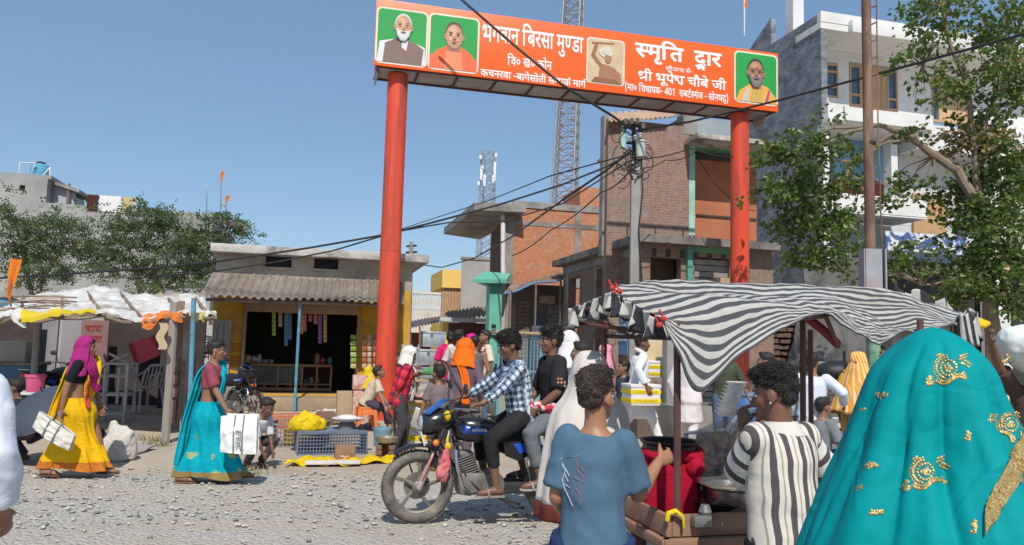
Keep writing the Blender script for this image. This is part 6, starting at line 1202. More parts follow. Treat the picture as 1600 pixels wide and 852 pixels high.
bt('gear_lever', [(.10, .14, .28), (.20, .17, .26), (.24, .19, .27)], .008, bkm); bt('centre_stand', [(-.05, .12, .24), (-.22, .16, .14), (-.30, .12, .13)], .012, bkm); bt('side_stand', [(.0, .13, .25), (-.25, .15, .17)], .011, bkm)
mb = MB(); mb.box((-.36, .10, .30), (.50, .03, .10), None, .012); mb.build('chain_cover', bkm, bike)
bt('exhaust', [(.26, -.10, .52), (.33, -.12, .36), (.20, -.15, .24), (-.1, -.17, .25), (-.3, -.18, .28), (-.7, -.19, .36)], [.022, .022, .022, .024, .045, .042], chrome)
mb = MB(); mb.sheet(lambda u, v: V((-.65, 0, .31)) + (XV*math.cos(lerp(R(60), R(190), u)) + ZV*math.sin(lerp(R(60), R(190), u)))*(.345 + .02*math.cos((v - .5)*2.6)) + YV*((v - .5)*.16), 18, 6, .006); mb.build('rear_fender', bk, bike)
mb = MB(); mb.ell((-.80, 0, .78), (.04, .07, .045)); mb.build('tail_light', mat('lens_red', (.5, .02, .02), None, 8, .15, spec=.8), bike)
bt('grab_rail', [(-.60, .12, .82), (-.80, .10, .88), (-.80, -.10, .88), (-.60, -.12, .82)], .012, chrome); bt('saree_guard', [(-.30, .17, .56), (-.62, .17, .62), (-.66, .17, .40), (-.34, .17, .36), (-.30, .17, .56)], .008, chrome)
mb = MB(); mb.tube([V((.40, .12, .62)), V((.405, .125, .54)), V((.415, .12, .46)), V((.42, .11, .38))], [.02, .04, .045, .03], 12, .7); mb.ell((.43, .12, .44), (.05, .035, .06)); fuse(mb, .012, 'cloth_tied_to_guard', cloth('cloth_red', (.55, .02, .05), (.62, .30, .28)), bike, 2, crinkle(.022, 14))
mb = MB(); mb.ell((.385, .10, .66), (.03, .03, .035)); mb.ell((.41, .06, .93), (.03, .07, .03)); mb.ell((.40, .12, .92), (.03, .03, .045)); mb.build('yellow_ribbon', cloth('cloth_yellow', (.72, .48, .02)), bike)
BF = G(650, 820); BD = V((-math.cos(TA), -math.sin(TA), 0)); BP = BF - BD*.62; BZ = math.pi + TA; bike.location = (BP.x, BP.y, .012); bike.rotation_euler = (R(0), 0, BZ)
BM = Matrix.Translation((BP.x, BP.y, .012)) @ Matrix.Rotation(BZ, 4, 'Z')
for Y, px, rz, lab in ((14.6, 88, R(80), 'motorcycle with a red tail light parked in the shade of the tarpaulin stall'), (13.8, 352, R(60), 'motorcycle with a raised mirror parked between the blue pole and the ochre shop'), (19.5, 768, R(70), 'motorcycle parked behind the blue framed cage at the street corner'), (13.5, 1288, R(200), 'dark motorcycle parked behind the white shirted man under the canopy')):
    q = P(px, 600, Y); copy_tree(bike, (q.x, q.y, 0), rz, lab, group='parked motorcycles')

# ======================================================= hand cart with striped canopy
cartF = G(1046, 822, .76); CA = R(15); cx, cy_ = V((math.cos(CA), math.sin(CA), 0)), V((-math.sin(CA), math.cos(CA), 0)); CW, CD = 1.45, .95
cart = thing('food_cart', 'four wheeled wooden snack cart under a sagging black and white striped canopy', 'cart', (cartF.x, cartF.y, 0), CA)
def C(a, b, z): return V((cartF.x, cartF.y, 0)) + cx*a + cy_*b + UP*z
cw = mat('cart_wood', (.30, .16, .10), (.20, .105, .07), 6, .8, bump=.3, stain=(.36, .25, .17), ssc=3, stretch=(.3, 1, 1)); cax = (cx, cy_, UP); rustp = mat('cart_pole', (.16, .07, .055), (.10, .05, .045), 8, .6, .2)
mb = MB()
for k in range(6): mb.box(C(CW/2, (k+.5)*CD/6, .715), (CW, CD/6 - .008, .025), cax, .003)
mb.build('bed', cw, cart)
for nm, c, sz in (('front_rail', C(CW/2, -.015, .765), (CW, .03, .095)), ('back_rail', C(CW/2, CD + .015, .765), (CW, .03, .095)), ('side_rail', C(-.016, CD/2, .765), (.03, CD + .06, .095)), ('side_rail', C(CW + .016, CD/2, .765), (.03, CD + .06, .095)), ('front_sill', C(CW/2, -.035, .69), (CW + .1, .05, .045)), ('side_sill', C(-.035, CD/2, .69), (.05, CD + .1, .045)), ('axle_beam', C(.26, CD/2, .60), (.08, CD, .10)), ('axle_beam', C(1.2, CD/2, .60), (.08, CD, .10))):
    mb = MB(); mb.box(c, sz, cax, .006); mb.build(nm, cw, cart)
for a in (.26, 1.20):
    for b in (.06, CD - .06):
        c = C(a, b, .335); mb = MB(); n = 44; mb.tube([c + cx*(.315*math.cos(2*math.pi*i/n)) + UP*(.315*math.sin(2*math.pi*i/n)) for i in range(n)], .020, 8, closed=True, ref=cy_); wl = mb.build('wheel', tyre_m, cart)
        mb = MB(); mb.tube([c + cx*(.292*math.cos(2*math.pi*i/n)) + UP*(.292*math.sin(2*math.pi*i/n)) for i in range(n)], .012, 6, closed=True, ref=cy_); mb.build('rim', rustp, wl); mb = MB()
        for i in range(22): a1 = 2*math.pi*i/22; a2 = a1 + .45*(-1)**i; mb.tube([c + (cx*math.cos(a2) + UP*math.sin(a2))*.03 + cy_*(.03*(-1)**i), c + (cx*math.cos(a1) + UP*math.sin(a1))*.29], .0032, 4, rnd=False)
        mb.tube([c - cy_*.06, c + cy_*.06], .028, 10); mb.build('spokes', blackm, wl)
        mb = MB(); mb.tube([c, c + UP*.3], .022, 8); mb.box(c + UP*.15, (.09, .02, .30), cax, .004); mb.build('fork', rustp, cart)
RAIL = [(1037, 500, 3.62), (1130, 488, 3.68), (1220, 478, 3.75), (1290, 481, 3.82), (1340, 502, 3.9), (1385, 515, 3.97), (1440, 508, 4.05), (1495, 505, 4.15)]
HEM = [(1037, 507, 3.6), (1060, 560, 3.52), (1093, 607, 3.5), (1150, 563, 3.56), (1208, 522, 3.62), (1253, 497, 3.68), (1293, 493, 3.75), (1320, 506, 3.8), (1347, 528, 3.84), (1364, 535, 3.88), (1382, 533, 3.9), (1410, 523, 3.95), (1440, 520, 4.0), (1466, 516, 4.05), (1492, 513, 4.1)]
RIDGE = [(963, 456, 4.05), (1040, 458, 4.10), (1120, 461, 4.16), (1200, 463, 4.22), (1270, 466, 4.3), (1350, 472, 4.4), (1440, 484, 4.5), (1508, 499, 4.6)]
TOPL = [(960, 455, 4.28), (1014, 438, 4.55), (1090, 441, 4.65), (1190, 446, 4.75), (1290, 449, 4.85), (1388, 453, 4.95), (1450, 474, 4.95), (1518, 500, 4.9)]
BACK = [(893, 483, 4.62), (965, 478, 4.9), (1060, 474, 5.15), (1170, 478, 5.2), (1280, 482, 5.25), (1380, 487, 5.3), (1450, 500, 5.3), (1525, 520, 5.2)]
crv = [[P(*q) for q in l] for l in (HEM, RAIL, RIDGE, TOPL, BACK)]; vks = [0, .30, .58, .80, 1.0]
def along(pl, u): n = len(pl) - 1; x = u*n; i = min(int(x), n - 1); return crom(pl[max(i-1, 0)], pl[i], pl[i+1], pl[min(i+2, n)], x - i)
def canopy(u, v):
    i = 0
    while i < 3 and v > vks[i+1]: i += 1
    f = (v - vks[i])/(vks[i+1] - vks[i]); q = [along(l, u) for l in crv]; p = lerp(q[i], q[i+1], f) if i in (0, 3) else crom(q[i-1], q[i], q[i+1], q[min(i+2, 4)], f)
    w_ = .013*math.sin(u*26 + v*9)*(.4 + .6*math.sin(v*3.1)) + .030*noise.noise(V((u*6, v*4, 1))) + .012*noise.noise(V((u*22, v*6, 4))) + .006*noise.noise(V((u*50, v*20, 2)))
    if v < .3: w_ += .03*math.sin(u*34 - v*12)*(1 - v/.3)*.6
    return p + UP*(w_*.75) + V((0, -w_*.7, 0))
cm = cloth('canopy_stripe', (.62, .60, .56), (.52, .50, .46), .9, .3, 8, lambda g, u, v, base: g.mix(band(g, g.math('ADD', v, g.math('MULTIPLY', g.noise(g.co('Object'), 2.5, 2), .014)), .052, .50), g.mix(g.math('MULTIPLY', g.ramp(g.noise(g.co('Object'), 2.2, 5), [(.5, 0), (.7, 1)]), .6), base, (.44, .38, .28)), g.mix(band(g, v, .052, .14, .43), (.10, .105, .115), (.22, .22, .23))), thin=.25)
mb = MB(); mb.sheet(canopy, 130, 96, .006); mb.build('canopy', cm, cart, ang=0, uv=True)
rm_ = cloth('ruffle_stripe', (.60, .58, .54), None, .9, .3, 8, lambda g, u, v, base: g.mix(band(g, u, .06, .5), base, (.05, .052, .06)), thin=.15)
EL = [P(893, 483, 4.62), P(925, 473, 4.42), P(960, 457, 4.05), P(985, 470, 3.9), P(1037, 500, 3.6)]
for nm, pl in (('left_ruffle', EL),):
    mb = MB(); mb.sheet(lambda u, v: along(pl, u) + V((-.02 - .035*math.sin(u*62)*(.3 + v), -.03*math.cos(u*62)*(.3 + v), -.0 - (.10 + .02*math.sin(u*23))*v)), 160, 8, .006); mb.build('ruffle', rm_, cart, ang=0, uv=True)
ER = [P(1388, 455, 4.95), P(1450, 476, 4.9), P(1518, 502, 4.85), P(1505, 505, 4.5), P(1490, 508, 4.15)]
mb = MB(); mb.sheet(lambda u, v: along(ER, u) + V((.03 + .03*math.sin(u*70)*(.3 + v), -.02*math.cos(u*62), .04 + .03*math.sin(u*45) - .15*v)), 120, 8, .006); mb.build('ruffle', rm_, cart, ang=0, uv=True)
mb = MB(); mb.sheet(lambda u, v: lerp(P(1395, 520, 4.1), P(1490, 508, 4.3), u) + UP*(.02 - .09*v*(1 + .5*math.sin(u*9))) + V((0, .05*math.sin(u*13), 0)), 30, 6, .006); mb.build('loose_lining', cloth('lining_grey', (.48, .50, .47), None, .6, .5), cart)
tops = [P(1057, 500, 3.66), P(965, 462, 4.1), P(1045, 470, 4.9), P(1243, 483, 3.9), P(1255, 480, 5.1)]
for nm, a, b in (('canopy_pole', C(.05, .02, .76), P(1058, 503, 3.64)), ('canopy_pole', C(.04, CD - .03, .76), P(945, 478, 4.55)), ('canopy_pole', V((P(1254, 600, 4.25).x, 4.25, .76)), P(1254, 484, 4.25)), ('canopy_pole', C(CW - .03, .03, .76), C(CW - .03, .03, 1.74)), ('canopy_pole', C(CW - .03, CD - .03, .76), C(CW - .03, CD - .03, 1.70))):
    mb = MB(); mb.tube([a - UP*.1, lerp(a, b, .5), b], .017, 8, rnd=False); mb.build(nm, rustp, cart)
for a, b in ((P(1058, 503, 3.64), P(965, 462, 4.08)), (P(965, 462, 4.08), P(900, 484, 4.58)), (P(965, 462, 4.08), P(1500, 500, 4.55)), (P(1058, 503, 3.64), P(1290, 488, 3.82)), (P(1290, 488, 3.82), P(1310, 536, 4.0)), (P(905, 500, 4.6), P(1020, 515, 4.2)), (P(930, 520, 4.6), P(1050, 523, 4.2))):
    mb = MB(); mb.tube([a - UP*.02, b - UP*.02], .012, 8); mb.build('canopy_bar', rustp, cart)
for pts in ([(940, 500), (965, 515), (985, 525), (1003, 512), (990, 500)], [(985, 488), (998, 505), (1010, 515), (1030, 510)], [(965, 488), (975, 500), (990, 500)]): mb = MB(); mb.tube([P(x, y, 4.3) for x, y in pts], .008, 6); mb.build('scroll_bar', rustp, cart)
mb = MB(); mb.tube([P(1255, 492, 4.0), P(1285, 515, 4.0), P(1308, 537, 4.0)], .024, 8); mb.build('red_strut', mat('strut_red', (.22, .03, .035), None, 4, .5), cart)
for q in ((962, 458, 4.02), (968, 455, 4.0), (1037, 498, 3.58), (1030, 508, 3.58), (957, 450, 4.02)): mb = MB(); c = P(*q); mb.ell(c, (.016, .012, .014)); mb.tube([c, c + V((-.02, 0, .04))], .005, 6); mb.build('red_tie', cloth('tie_red', (.60, .06, .05)), cart)
mb = MB(); c = C(.02, -.06, .80); mb.tube([c + cx*-.06 + UP*.0, c + cx*-.055 + UP*.03, c + cx*-.02 + UP*.04, c + cx*.015 + UP*.015, c + cx*.02 + UP*-.03], .011, 8, .5); mb.build('yellow_strap', cloth('strap_yellow', (.72, .58, .02)), cart)
mb = MB(); mb.box(C(.13, -.05, .79), (.09, .05, .05), cax, .01); mb.lathe([(.02, 0), (.03, .02), (.02, .05)], C(.15, -.05, .81), 10); mb.build('hinge_bracket', alu, cart)
# goods on the cart
dr = P(1046, 700, 3.98); dr.z = .73; drum = thing('cooking_drum', 'tall pot wrapped in crimson cloth at the left end of the snack cart', 'pot', dr)
redc = cloth('cloth_crimson', (.42, .008, .03), (.30, .006, .022), .9, .5, 7)
mb = MB(); n = 40; rs = [[dr + V(((r_ + .012*math.sin(j*2*math.pi/n*7 + z*9) + .006*math.sin(j*1.9 + z*31))*math.cos(2*math.pi*j/n), (r_ + .012*math.sin(j*2*math.pi/n*7 + z*9))*math.sin(2*math.pi*j/n), z)) for j in range(n)] for r_, z in ((.150, 0), (.154, .06), (.150, .12), (.146, .2), (.143, .27), (.14, .32))]; mb.rings(rs, True, False); mb.build('cloth_wrap', redc, drum)
mb = MB(); mb.lathe([(.135, .02), (.135, .34), (.150, .355), (.150, .365), (.132, .36), (.125, .10)], dr, 36, None, True, True); mb.build('pot', mat('pot_black', (.03, .03, .03), None, 7, .45, .4), drum)
mb = MB(); mb.tube([dr + V((.146*math.cos(i*.5 - 2.6), .146*math.sin(i*.5 - 2.6), .30 - .015*math.sin(i*2.1))) for i in range(8)], [.02, .026, .022, .03, .034, .026, .03, .02], 8); mb.ell(dr + V((.10, -.125, .25)), (.05, .04, .05)); mb.build('knotted_roll', redc, drum)
bg_ = P(1135, 700, 4.45); bg_.z = .73; bagm, g, b_ = newmat('plastic_bag'); co = g.co('Object'); g.put(b_.inputs['Base Color'], g.mix(g.noise(co, 7, 4), (.55, .54, .55), (.36, .35, .355))); b_.inputs['Roughness'].default_value = .22; g.put(b_.inputs['Alpha'], g.ramp(g.noise(co, 5, 4), [(.35, .22), (.65, .5)])); g.put(b_.inputs['Normal'], g.bump(g.noise(co, 14, 5, .6, 1), .9, .03))
bag = thing('snack_bag', 'big smoky plastic bag full of puffed snack shells on the cart', 'bag', bg_); mb = MB()
mb.ell((0, 0, .20), (.27, .22, .22)); mb.ell((-.15, .0, .17), (.17, .18, .18)); mb.ell((.14, -.02, .2), (.18, .18, .19)); mb.ell((0, 0, .03), (.28, .20, .06))
fuse(mb, .018, 'film', bagm, bag, 4, crinkle(.022, 6))
rnd = random.Random(15); mb = MB()
for _ in range(340):
    a = rnd.random()*6.28; r_ = rnd.random()**.5; z = rnd.random(); k = math.sqrt(max(.02, 1 - (z*.9 - .15)**2)); mb.ell(bg_ + V((.23*r_*k*math.cos(a), .17*r_*k*math.sin(a), .04 + .30*z)), (rnd.uniform(.022, .030),)*3, None, 8, 5)
s_ = mb.build('puffed_shells', mat('fried_shell', (.60, .38, .17), (.46, .26, .10), 25, .6), bag); s_['kind'] = 'stuff'
mb = MB()
for _ in range(70): a = rnd.random()*6.28; r_ = rnd.random()**.5*.17; mb.ell(C(.46, .30, .76) + V((r_*math.cos(a), r_*.7*math.sin(a), rnd.random()*.10*(1 - r_/.2))), (.026,)*3, None, 8, 5)
o = struct(mb.build('loose_shells', mat('shell_orange', (.52, .22, .05), (.40, .15, .03), 22, .5)), 'stuff'); tag(o, 'heap of loose fried shells before the smoky bag on the cart', 'snacks')
bw_ = P(1150, 770, 3.92); bw_.z = .735; bowl = thing('steel_bowl', 'steel basin of yellowish broth at the front of the snack cart', 'bowl', bw_); stl = mat('steel_worn', (.55, .54, .52), (.45, .44, .42), 9, .28, .9)
mb = MB(); mb.lathe([(.13, 0), (.155, .02), (.165, .14), (.195, .155), (.195, .162), (.160, .150), (.15, .03), (.13, .02)], bw_, 36, None, True, True); mb.build('basin', stl, bowl); mb = MB(); mb.lathe([(.157, .112), (.05, .114)], bw_, 30); mb.build('broth', mat('broth', (.34, .28, .10), (.25, .20, .07), 12, .12, spec=.6), bowl)
mb = MB(); mb.tube([bw_ + V((.05, .02, .12)), bw_ + V((.15, .05, .26)), bw_ + V((.19, .06, .33))], .007, 6); mb.ell(bw_ + V((.04, .02, .12)), (.035, .035, .02)); tag(mb.build('ladle', stl), 'thin steel ladle standing in the broth basin on the cart', 'ladle')
pn = C(.44, .30, .735); mb = MB(); mb.lathe([(.08, 0), (.18, .05), (.20, .08), (.195, .08), (.17, .045), (.08, .012)], pn, 30, None, True, True); tag(mb.build('black_pan', mat('pan_black', (.03, .03, .03), None, 5, .4, .5)), 'wide shallow black pan between the crimson pot and the basin', 'pan')
mb = MB(); mb.box(C(.10, .60, .80), (.16, .28, .12), cax, .02); tag(mb.build('small_box', mat('carton_tan', (.42, .24, .15), None, 5, .8)), 'small brown carton on the left side of the cart bed', 'box')

# ======================================================= market goods
def crate(name, label, A, B, dep, h, m, rows=5, cols=14, group=None):
    A, B = V(A), V(B); ax = (B - A).normalized(); ay = UP.cross(ax); L = (B - A).length; o = thing(name, label, 'crate', (A + B)/2 + ay*dep/2, 0, group)
    def side(nm, O, X, n_, ln):
        mb = MB()
        for r in range(rows + 1): mb.box(O + X*ln/2 + UP*(.012 + (h - .024)*r/rows), (ln, .014, .022 if r in (0, rows) else .010), (X, X.cross(UP), UP))
        for c in range(n_ + 1): mb.box(O + X*(ln*c/n_) + UP*h/2, (.022 if c in (0, n_) else .010, .0125, h - .004), (X, X.cross(UP), UP))
        mb.build(nm, m, o, False)
    side('front_grille', A, ax, cols, L); side('back_grille', A + ay*dep, ax, cols, L); side('side_grille', A, ay, max(3, int(cols*dep/L)), dep); side('side_grille', B, ay, max(3, int(cols*dep/L)), dep)
    mb = MB(); mb.box((A + B)/2 + ay*dep/2 + UP*.012, (L, dep, .012), (ax, ay, UP)); mb.build('floor', m, o, False); return o, (A + B)/2 + ay*dep/2 + UP*h, ax, ay, L
plg = mat('crate_slate', (.13, .17, .26), (.10, .13, .20), 5, .6, stain=(.25, .25, .27)); plk = mat('crate_wire', (.27, .25, .24), (.19, .17, .16), 8, .6); plo = mat('crate_orange', (.62, .16, .055), (.54, .13, .045), 5, .55)
oA = crate('orange_crate', 'long low orange plastic crate behind the wire cages', G(405, 672), G(500, 668), .5, .22, plo, 4, 22)
oB = crate('wire_cage', 'grey wire poultry cage with yellow plastic inside, left of the slate one', G(414, 699), G(500, 701), .62, .34, plk, 5, 15)
oC = crate('slate_cage', 'slate blue plastic poultry cage carrying the weighing pan', G(464, 712), G(572, 710), .62, .30, plg, 6, 22)
mb = MB(); c, ax, ay, L = oC[1:]; mb.box(c + UP*.006, (L, .62, .014), (ax, ay, UP)); o = mb.build('lid', mat('lid_slate', (.15, .19, .25), None, 4, .7), oC[0], False)
ylw = cloth('plastic_yellow', (.74, .52, .012), (.60, .40, .01), .55, .6, 10)
def rag(name, label, c, rx, ry, rz, m, seed, fr=6., cat='cloth'):
    mb = MB(); mb.ell((0, 0, rz*.3), (rx, ry, rz), None, 28, 16); o = thing(name, label, cat, c); ROOTM[o.name] = Matrix.Identity(4); vs = mb.v[:]; mb.v = [V((p.x*(1 + .25*noise.noise(V((p.x*fr, p.y*fr, seed)))), p.y*(1 + .25*noise.noise(V((p.y*fr, p.x*fr, seed + 4)))), max(.003, p.z + rz*.55*noise.noise(V((p.x*fr*1.6, p.y*fr*1.6, seed + 9)))))) for p in vs]
    fuse(mb, .014, 'folds', m, o, 2, crinkle(.02, 9)); return o
rag('yellow_sheet', 'crumpled yellow plastic sheet heaped on the slate cage beside the weighing pan', c - ax*.32 + UP*.01, .26, .22, .17, ylw, 1)
rag('yellow_sheet', 'small folded yellow plastic on the wire cage', oB[1] + oB[2]*.15 + UP*.003, .20, .16, .07, ylw, 5)
for k in range(4):
    mb = MB(); q = oB[1] - UP*(.29 - k*.06) ; mb.tube([q - oB[2]*.15 + oB[3]*(-.2), q + oB[2]*.1 + oB[3]*(-.15) + UP*.03, q + oB[2]*.36 + oB[3]*-.2], .028, 8, 1.5, UP); tag(mb.build('yellow_strip', ylw), 'strip of yellow plastic lying inside the wire cage', 'plastic', 'yellow strips in the wire cage')
gm_ = P(530, 724, 9.2); q0 = G(445, 731); q1 = G(612, 726)
mb = MB()
def gsheet(u, v): p = lerp(q0, q1, u) + V((0, lerp(-.02, .40, v) + .08*math.sin(u*9), 0)); return p + UP*(.025 + .05*max(0, noise.noise(V((u*7, v*3, 3)))) + .02*math.sin(u*31 + v*5) + .03*math.sin(v*3))
mb.sheet(gsheet, 60, 16, .012); tag(mb.build('ground_sheet', ylw, ang=0), 'long rumpled yellow plastic sheet spread on the ground before the cages', 'sheet')
mb = MB(); q = G(520, 729); mb.box(q + UP*.05, (.66, .14, .035), (TX, SX, UP), .006); tag(mb.build('white_board', mat('board_pale', (.66, .64, .60), None, 5, .7)), 'narrow white board lying on the yellow ground sheet', 'board')
mb = MB(); q = G(538, 722); mb.box(q + UP*.12, (.26, .24, .20), (TX, SX, UP), .02); o = thing('chopping_block', 'square wooden chopping block with pink meat scraps before the slate cage', 'block', q); mb.build('block', mat('block_wood', (.30, .18, .11), (.20, .12, .075), 8, .8, bump=.3), o)
mb = MB()
for k in range(9): mb.ell(q + V((rnd.uniform(-.12, .12), rnd.uniform(-.25, -.08), rnd.uniform(.02, .10))), (rnd.uniform(.02, .05), .03, .018), None, 8, 5)
mb.build('meat_scraps', mat('meat_pink', (.55, .22, .18), (.62, .42, .35), 16, .4), o)
sc = c + ax*.22; o = thing('weighing_scale', 'weighing scale with a wide white pan standing on the slate cage', 'scale', sc); mb = MB(); mb.lathe([(.12, .012), (.12, .08), (.09, .11)], sc, 20); mb.build('base', mat('scale_grey', (.20, .20, .21), None, 6, .5), o); mb = MB(); mb.lathe([(.06, .11), (.17, .125), (.215, .165), (.21, .167), (.16, .135), (.05, .125)], sc, 30, None, True, True); mb.ell(sc + UP*.17, (.15, .13, .045)); mb.build('pan', mat('pan_white', (.72, .70, .68), (.66, .6, .58), 8, .4), o)
for k, (dx, lab, col) in enumerate(((.42, 'small dark iron weight on the right end of the slate cage', (.05, .05, .06)), (.50, 'larger black weight at the rim of the slate cage', (.035, .035, .04)))): mb = MB(); mb.lathe([(.05, .012), (.055, .03), (.05, .075 + .02*k), (.02, .09 + .02*k)], c + ax*dx - ay*.1, 12); tag(mb.build('weight', mat('iron_%d' % k, col, None, 6, .5, .5)), lab, 'weight')
rag('white_cloth', 'white cloth bundle lying behind the cages on the shop apron', G(520, 655), .42, .25, .14, cloth('cloth_dusty_white', (.58, .54, .48)), 8)
mb = MB(); q = G(508, 664); mb.box(q + UP*.12, (.34, .25, .25), (TX, SX, UP), .03); tag(mb.build('stone_block', mat('block_brown', (.20, .13, .10), (.14, .095, .075), 7, .9, bump=.3)), 'dark brown block standing behind the yellow plastic heap', 'block')
q = G(597, 697); o = thing('blue_bucket', 'battered light blue paint bucket beside the slate cage', 'bucket', q); mb = MB(); mb.lathe([(.115, 0), (.125, .06), (.130, .08), (.126, .09), (.14, .22), (.148, .24), (.148, .27), (.140, .27), (.13, .10), (.11, .02)], q, 26, None, True, True); mb.build('pail', mat('bucket_blue', (.20, .37, .47), (.16, .30, .39), 5, .5, stain=(.33, .36, .36)), o); mb = MB(); mb.tube([q + V((.145*math.cos(a), -.03 - .03*math.sin(a), .26 - .09*math.sin(a))) for a in [math.pi*i/10 for i in range(11)]], .005, 6); mb.build('handle', blackm, o)
q = G(603, 719); o = thing('clay_stove', 'small brick stove with a pan on it beside the blue bucket', 'stove', q)
for k in range(3):
    for s in (-1, 1): mb = MB(); mb.box(q + V((s*.085, 0, .035 + k*.07)), (.08, .22, .062), None, .008); mb.build('brick', MATS['brick_dark'], o)
mb = MB(); mb.box(q + V((0, .08, .11)), (.10, .05, .2), None, .008); mb.build('brick', MATS['brick_dark'], o); mb = MB(); mb.lathe([(.08, .215), (.14, .24), (.155, .30), (.15, .30), (.13, .245), (.07, .23)], q, 24, None, True, True); mb.build('pan', mat('pan_khaki', (.30, .26, .18), None, 6, .5, .3), o)
# yellow taped foam boxes and the fish table
fw_ = mat('foam_white', (.72, .70, .66), (.66, .63, .58), 6, .8); ft_ = mat('tape_yellow', (.80, .60, .01), (.72, .52, .01), 9, .4)
def foambox(label, A, ax, L, dep, h, lid=False, name='foam_box', text=True):
    A = V(A); ay = UP.cross(ax); c = A + ax*L/2 + ay*dep/2; o = thing(name, label, 'box', c, 0, None); mb = MB(); t = .03
    if lid: mb.box(c + UP*h/2, (L, dep, h), (ax, ay, UP), .015); mb.box(c + UP*(h + .02), (L + .02, dep + .02, .05), (ax, ay, UP), .015)
    else:
        for s in (0, 1): mb.box(A + ax*L/2 + ay*(s*(dep - t) + t/2) + UP*h/2, (L, t, h), (ax, ay, UP)); mb.box(A + ay*dep/2 + ax*(s*(L - t) + t/2) + UP*h/2, (t, dep - 2*t, h - .003), (ax, ay, UP))
        mb.box(c + UP*.02, (L - .01, dep - .01, .03), (ax, ay, UP))
    mb.build('shell', fw_, o)
    for z in (.26, .76):
        mb = MB()
        for q_, e, n_, f in ((c - ay*(dep/2 + .004), L, ax, ay), (c - ax*(L/2 + .004), dep, ay, ax), (c + ax*(L/2 + .004), dep, ay, ax)): mb.box(q_ + UP*h*z, (e + .012, .006, h*.22), (n_, f, UP))
        tp_ = mb.build('tape', ft_, o, False)
        if text:
            mb = MB(); r2 = random.Random(int(L*1000 + z*10))
            for k in range(9): w_ = L*.055; mb.box(c - ay*(dep/2 + .009) + ax*((k - 4)*L*.085) + UP*(h*z), (w_*r2.uniform(.5, 1), .003, h*.10*r2.uniform(.6, 1)), (ax, ay, UP))
            mb.build('tape_print', mat('tape_print', (.50, .30, .01), None, 5, .5), tp_, False)
    return o, c + UP*h
A = G(637, 699); B = G(696, 700); fx = (B - A).normalized(); foambox('open white foam box with yellow tape beneath the fish stall', A + UP*.04, fx, .66, .5, .36); foambox('upper white foam box with yellow tape, resting on the open one', A + UP*.44 + SX*.12, fx, .6, .45, .26, True, text=False)
mb = MB(); q = P(668, 660, 10.75); mb.box(q, (.44, .03, .30), (V((.94, 0, -.34)), V((0, .9, .43)).normalized(), V((.3, -.4, .86)).normalized()), .006); tag(mb.build('tilted_board', fw_), 'tilted white board propped against the yellow taped box', 'lid')
q = P(672, 622, 11.6); o = thing('fish_table', 'low stall table with a cloth top behind the yellow taped box', 'table', V((q.x, q.y, 0))); mb = MB(); mb.box(q - UP*.03, (1.1, .7, .04), (TX, SX, UP), .006); mb.build('table_top', woodl, o)
for a_, b_2 in ((-.48, -.28), (.48, -.28), (-.48, .28), (.48, .28)): mb = MB(); e = q + TX*a_ + SX*b_2; mb.tube([V((e.x, e.y, 0)), e - UP*.04], .022, 8, rnd=False); mb.build('leg', woodd, o)
mb = MB(); mb.lathe([(.15, 0), (.24, .03), (.25, .045), (.14, .015)], q + TX*-.15 - SX*.1, 24); tag(mb.build('fish_tray', stl), 'steel tray on the fish table', 'tray'); mb = MB()
for k in range(16): a = rnd.random()*6.3; mb.ell(q + TX*(-.15 + .14*math.cos(a)) + SX*(-.1 + .12*math.sin(a)) + UP*rnd.uniform(.03, .07), (.06, .03, .02), None, 8, 5)
tag(struct(mb.build('cut_fish', MATS['meat_pink']), 'stuff'), 'pink cut fish heaped on the steel tray', 'fish')
mb = MB(); e = q + TX*.12 + SX*.1; mb.lathe([(.07, 0), (.07, .06), (.03, .08), (.03, .16), (.11, .20), (.15, .28), (.145, .28), (.10, .21)], e, 20); tag(mb.build('balance_pan', mat('pan_dark', (.16, .14, .12), None, 6, .4, .6)), 'dark metal balance pan on a stand on the fish table', 'scale')
# stool
def stool(label, q, m, h=.44, w_=.30, rz=.4):
    o = thing('plastic_stool', label, 'stool', V((q.x, q.y, 0)), rz); M_ = ROOTM[o.name]; L_ = lambda a, b, z: M_ @ V((a, b, z)); mb = MB(); X_ = (M_.to_3x3() @ XV, M_.to_3x3() @ YV, UP); mb.box(L_(0, 0, h - .02), (w_, w_, .04), X_, .018); mb.build('seat', m, o)
    for a in (-1, 1):
        for b in (-1, 1): mb = MB(); mb.tube([L_(a*w_*.42, b*w_*.42, h - .03), L_(a*w_*.55, b*w_*.55, 0)], [.04, .028], 8, 1, rnd=False); mb.build('leg', m, o)
    for a, b in ((0, -1), (0, 1), (-1, 0), (1, 0)): mb = MB(); mb.box(L_(a*w_*.45, b*w_*.45, h - .09), (w_*.8 if b else .02, .02 if b else w_*.8, .10), X_, .006); mb.build('apron', m, o)
    return o
SQ = P(572, 640, 13.4); stool('orange plastic stool under the seated boy in front of the red gate post', SQ, mat('stool_orange', (.78, .22, .06), None, 4, .45))

# ======================================================= the people of the scene
def XY(px, Y): q = P(px, 560, Y); return (q.x, q.y, 0)
def HT(px, top, Y): return P(px, top, Y).z
def pchk(c, c2, sx, sy, d=.5): return lambda g, u, v, base: g.mix(band(g, u, sx, d), g.mix(band(g, v, sy, d), base, c), g.mix(band(g, v, sy, d), c, c2))
FR = dict(group=None)
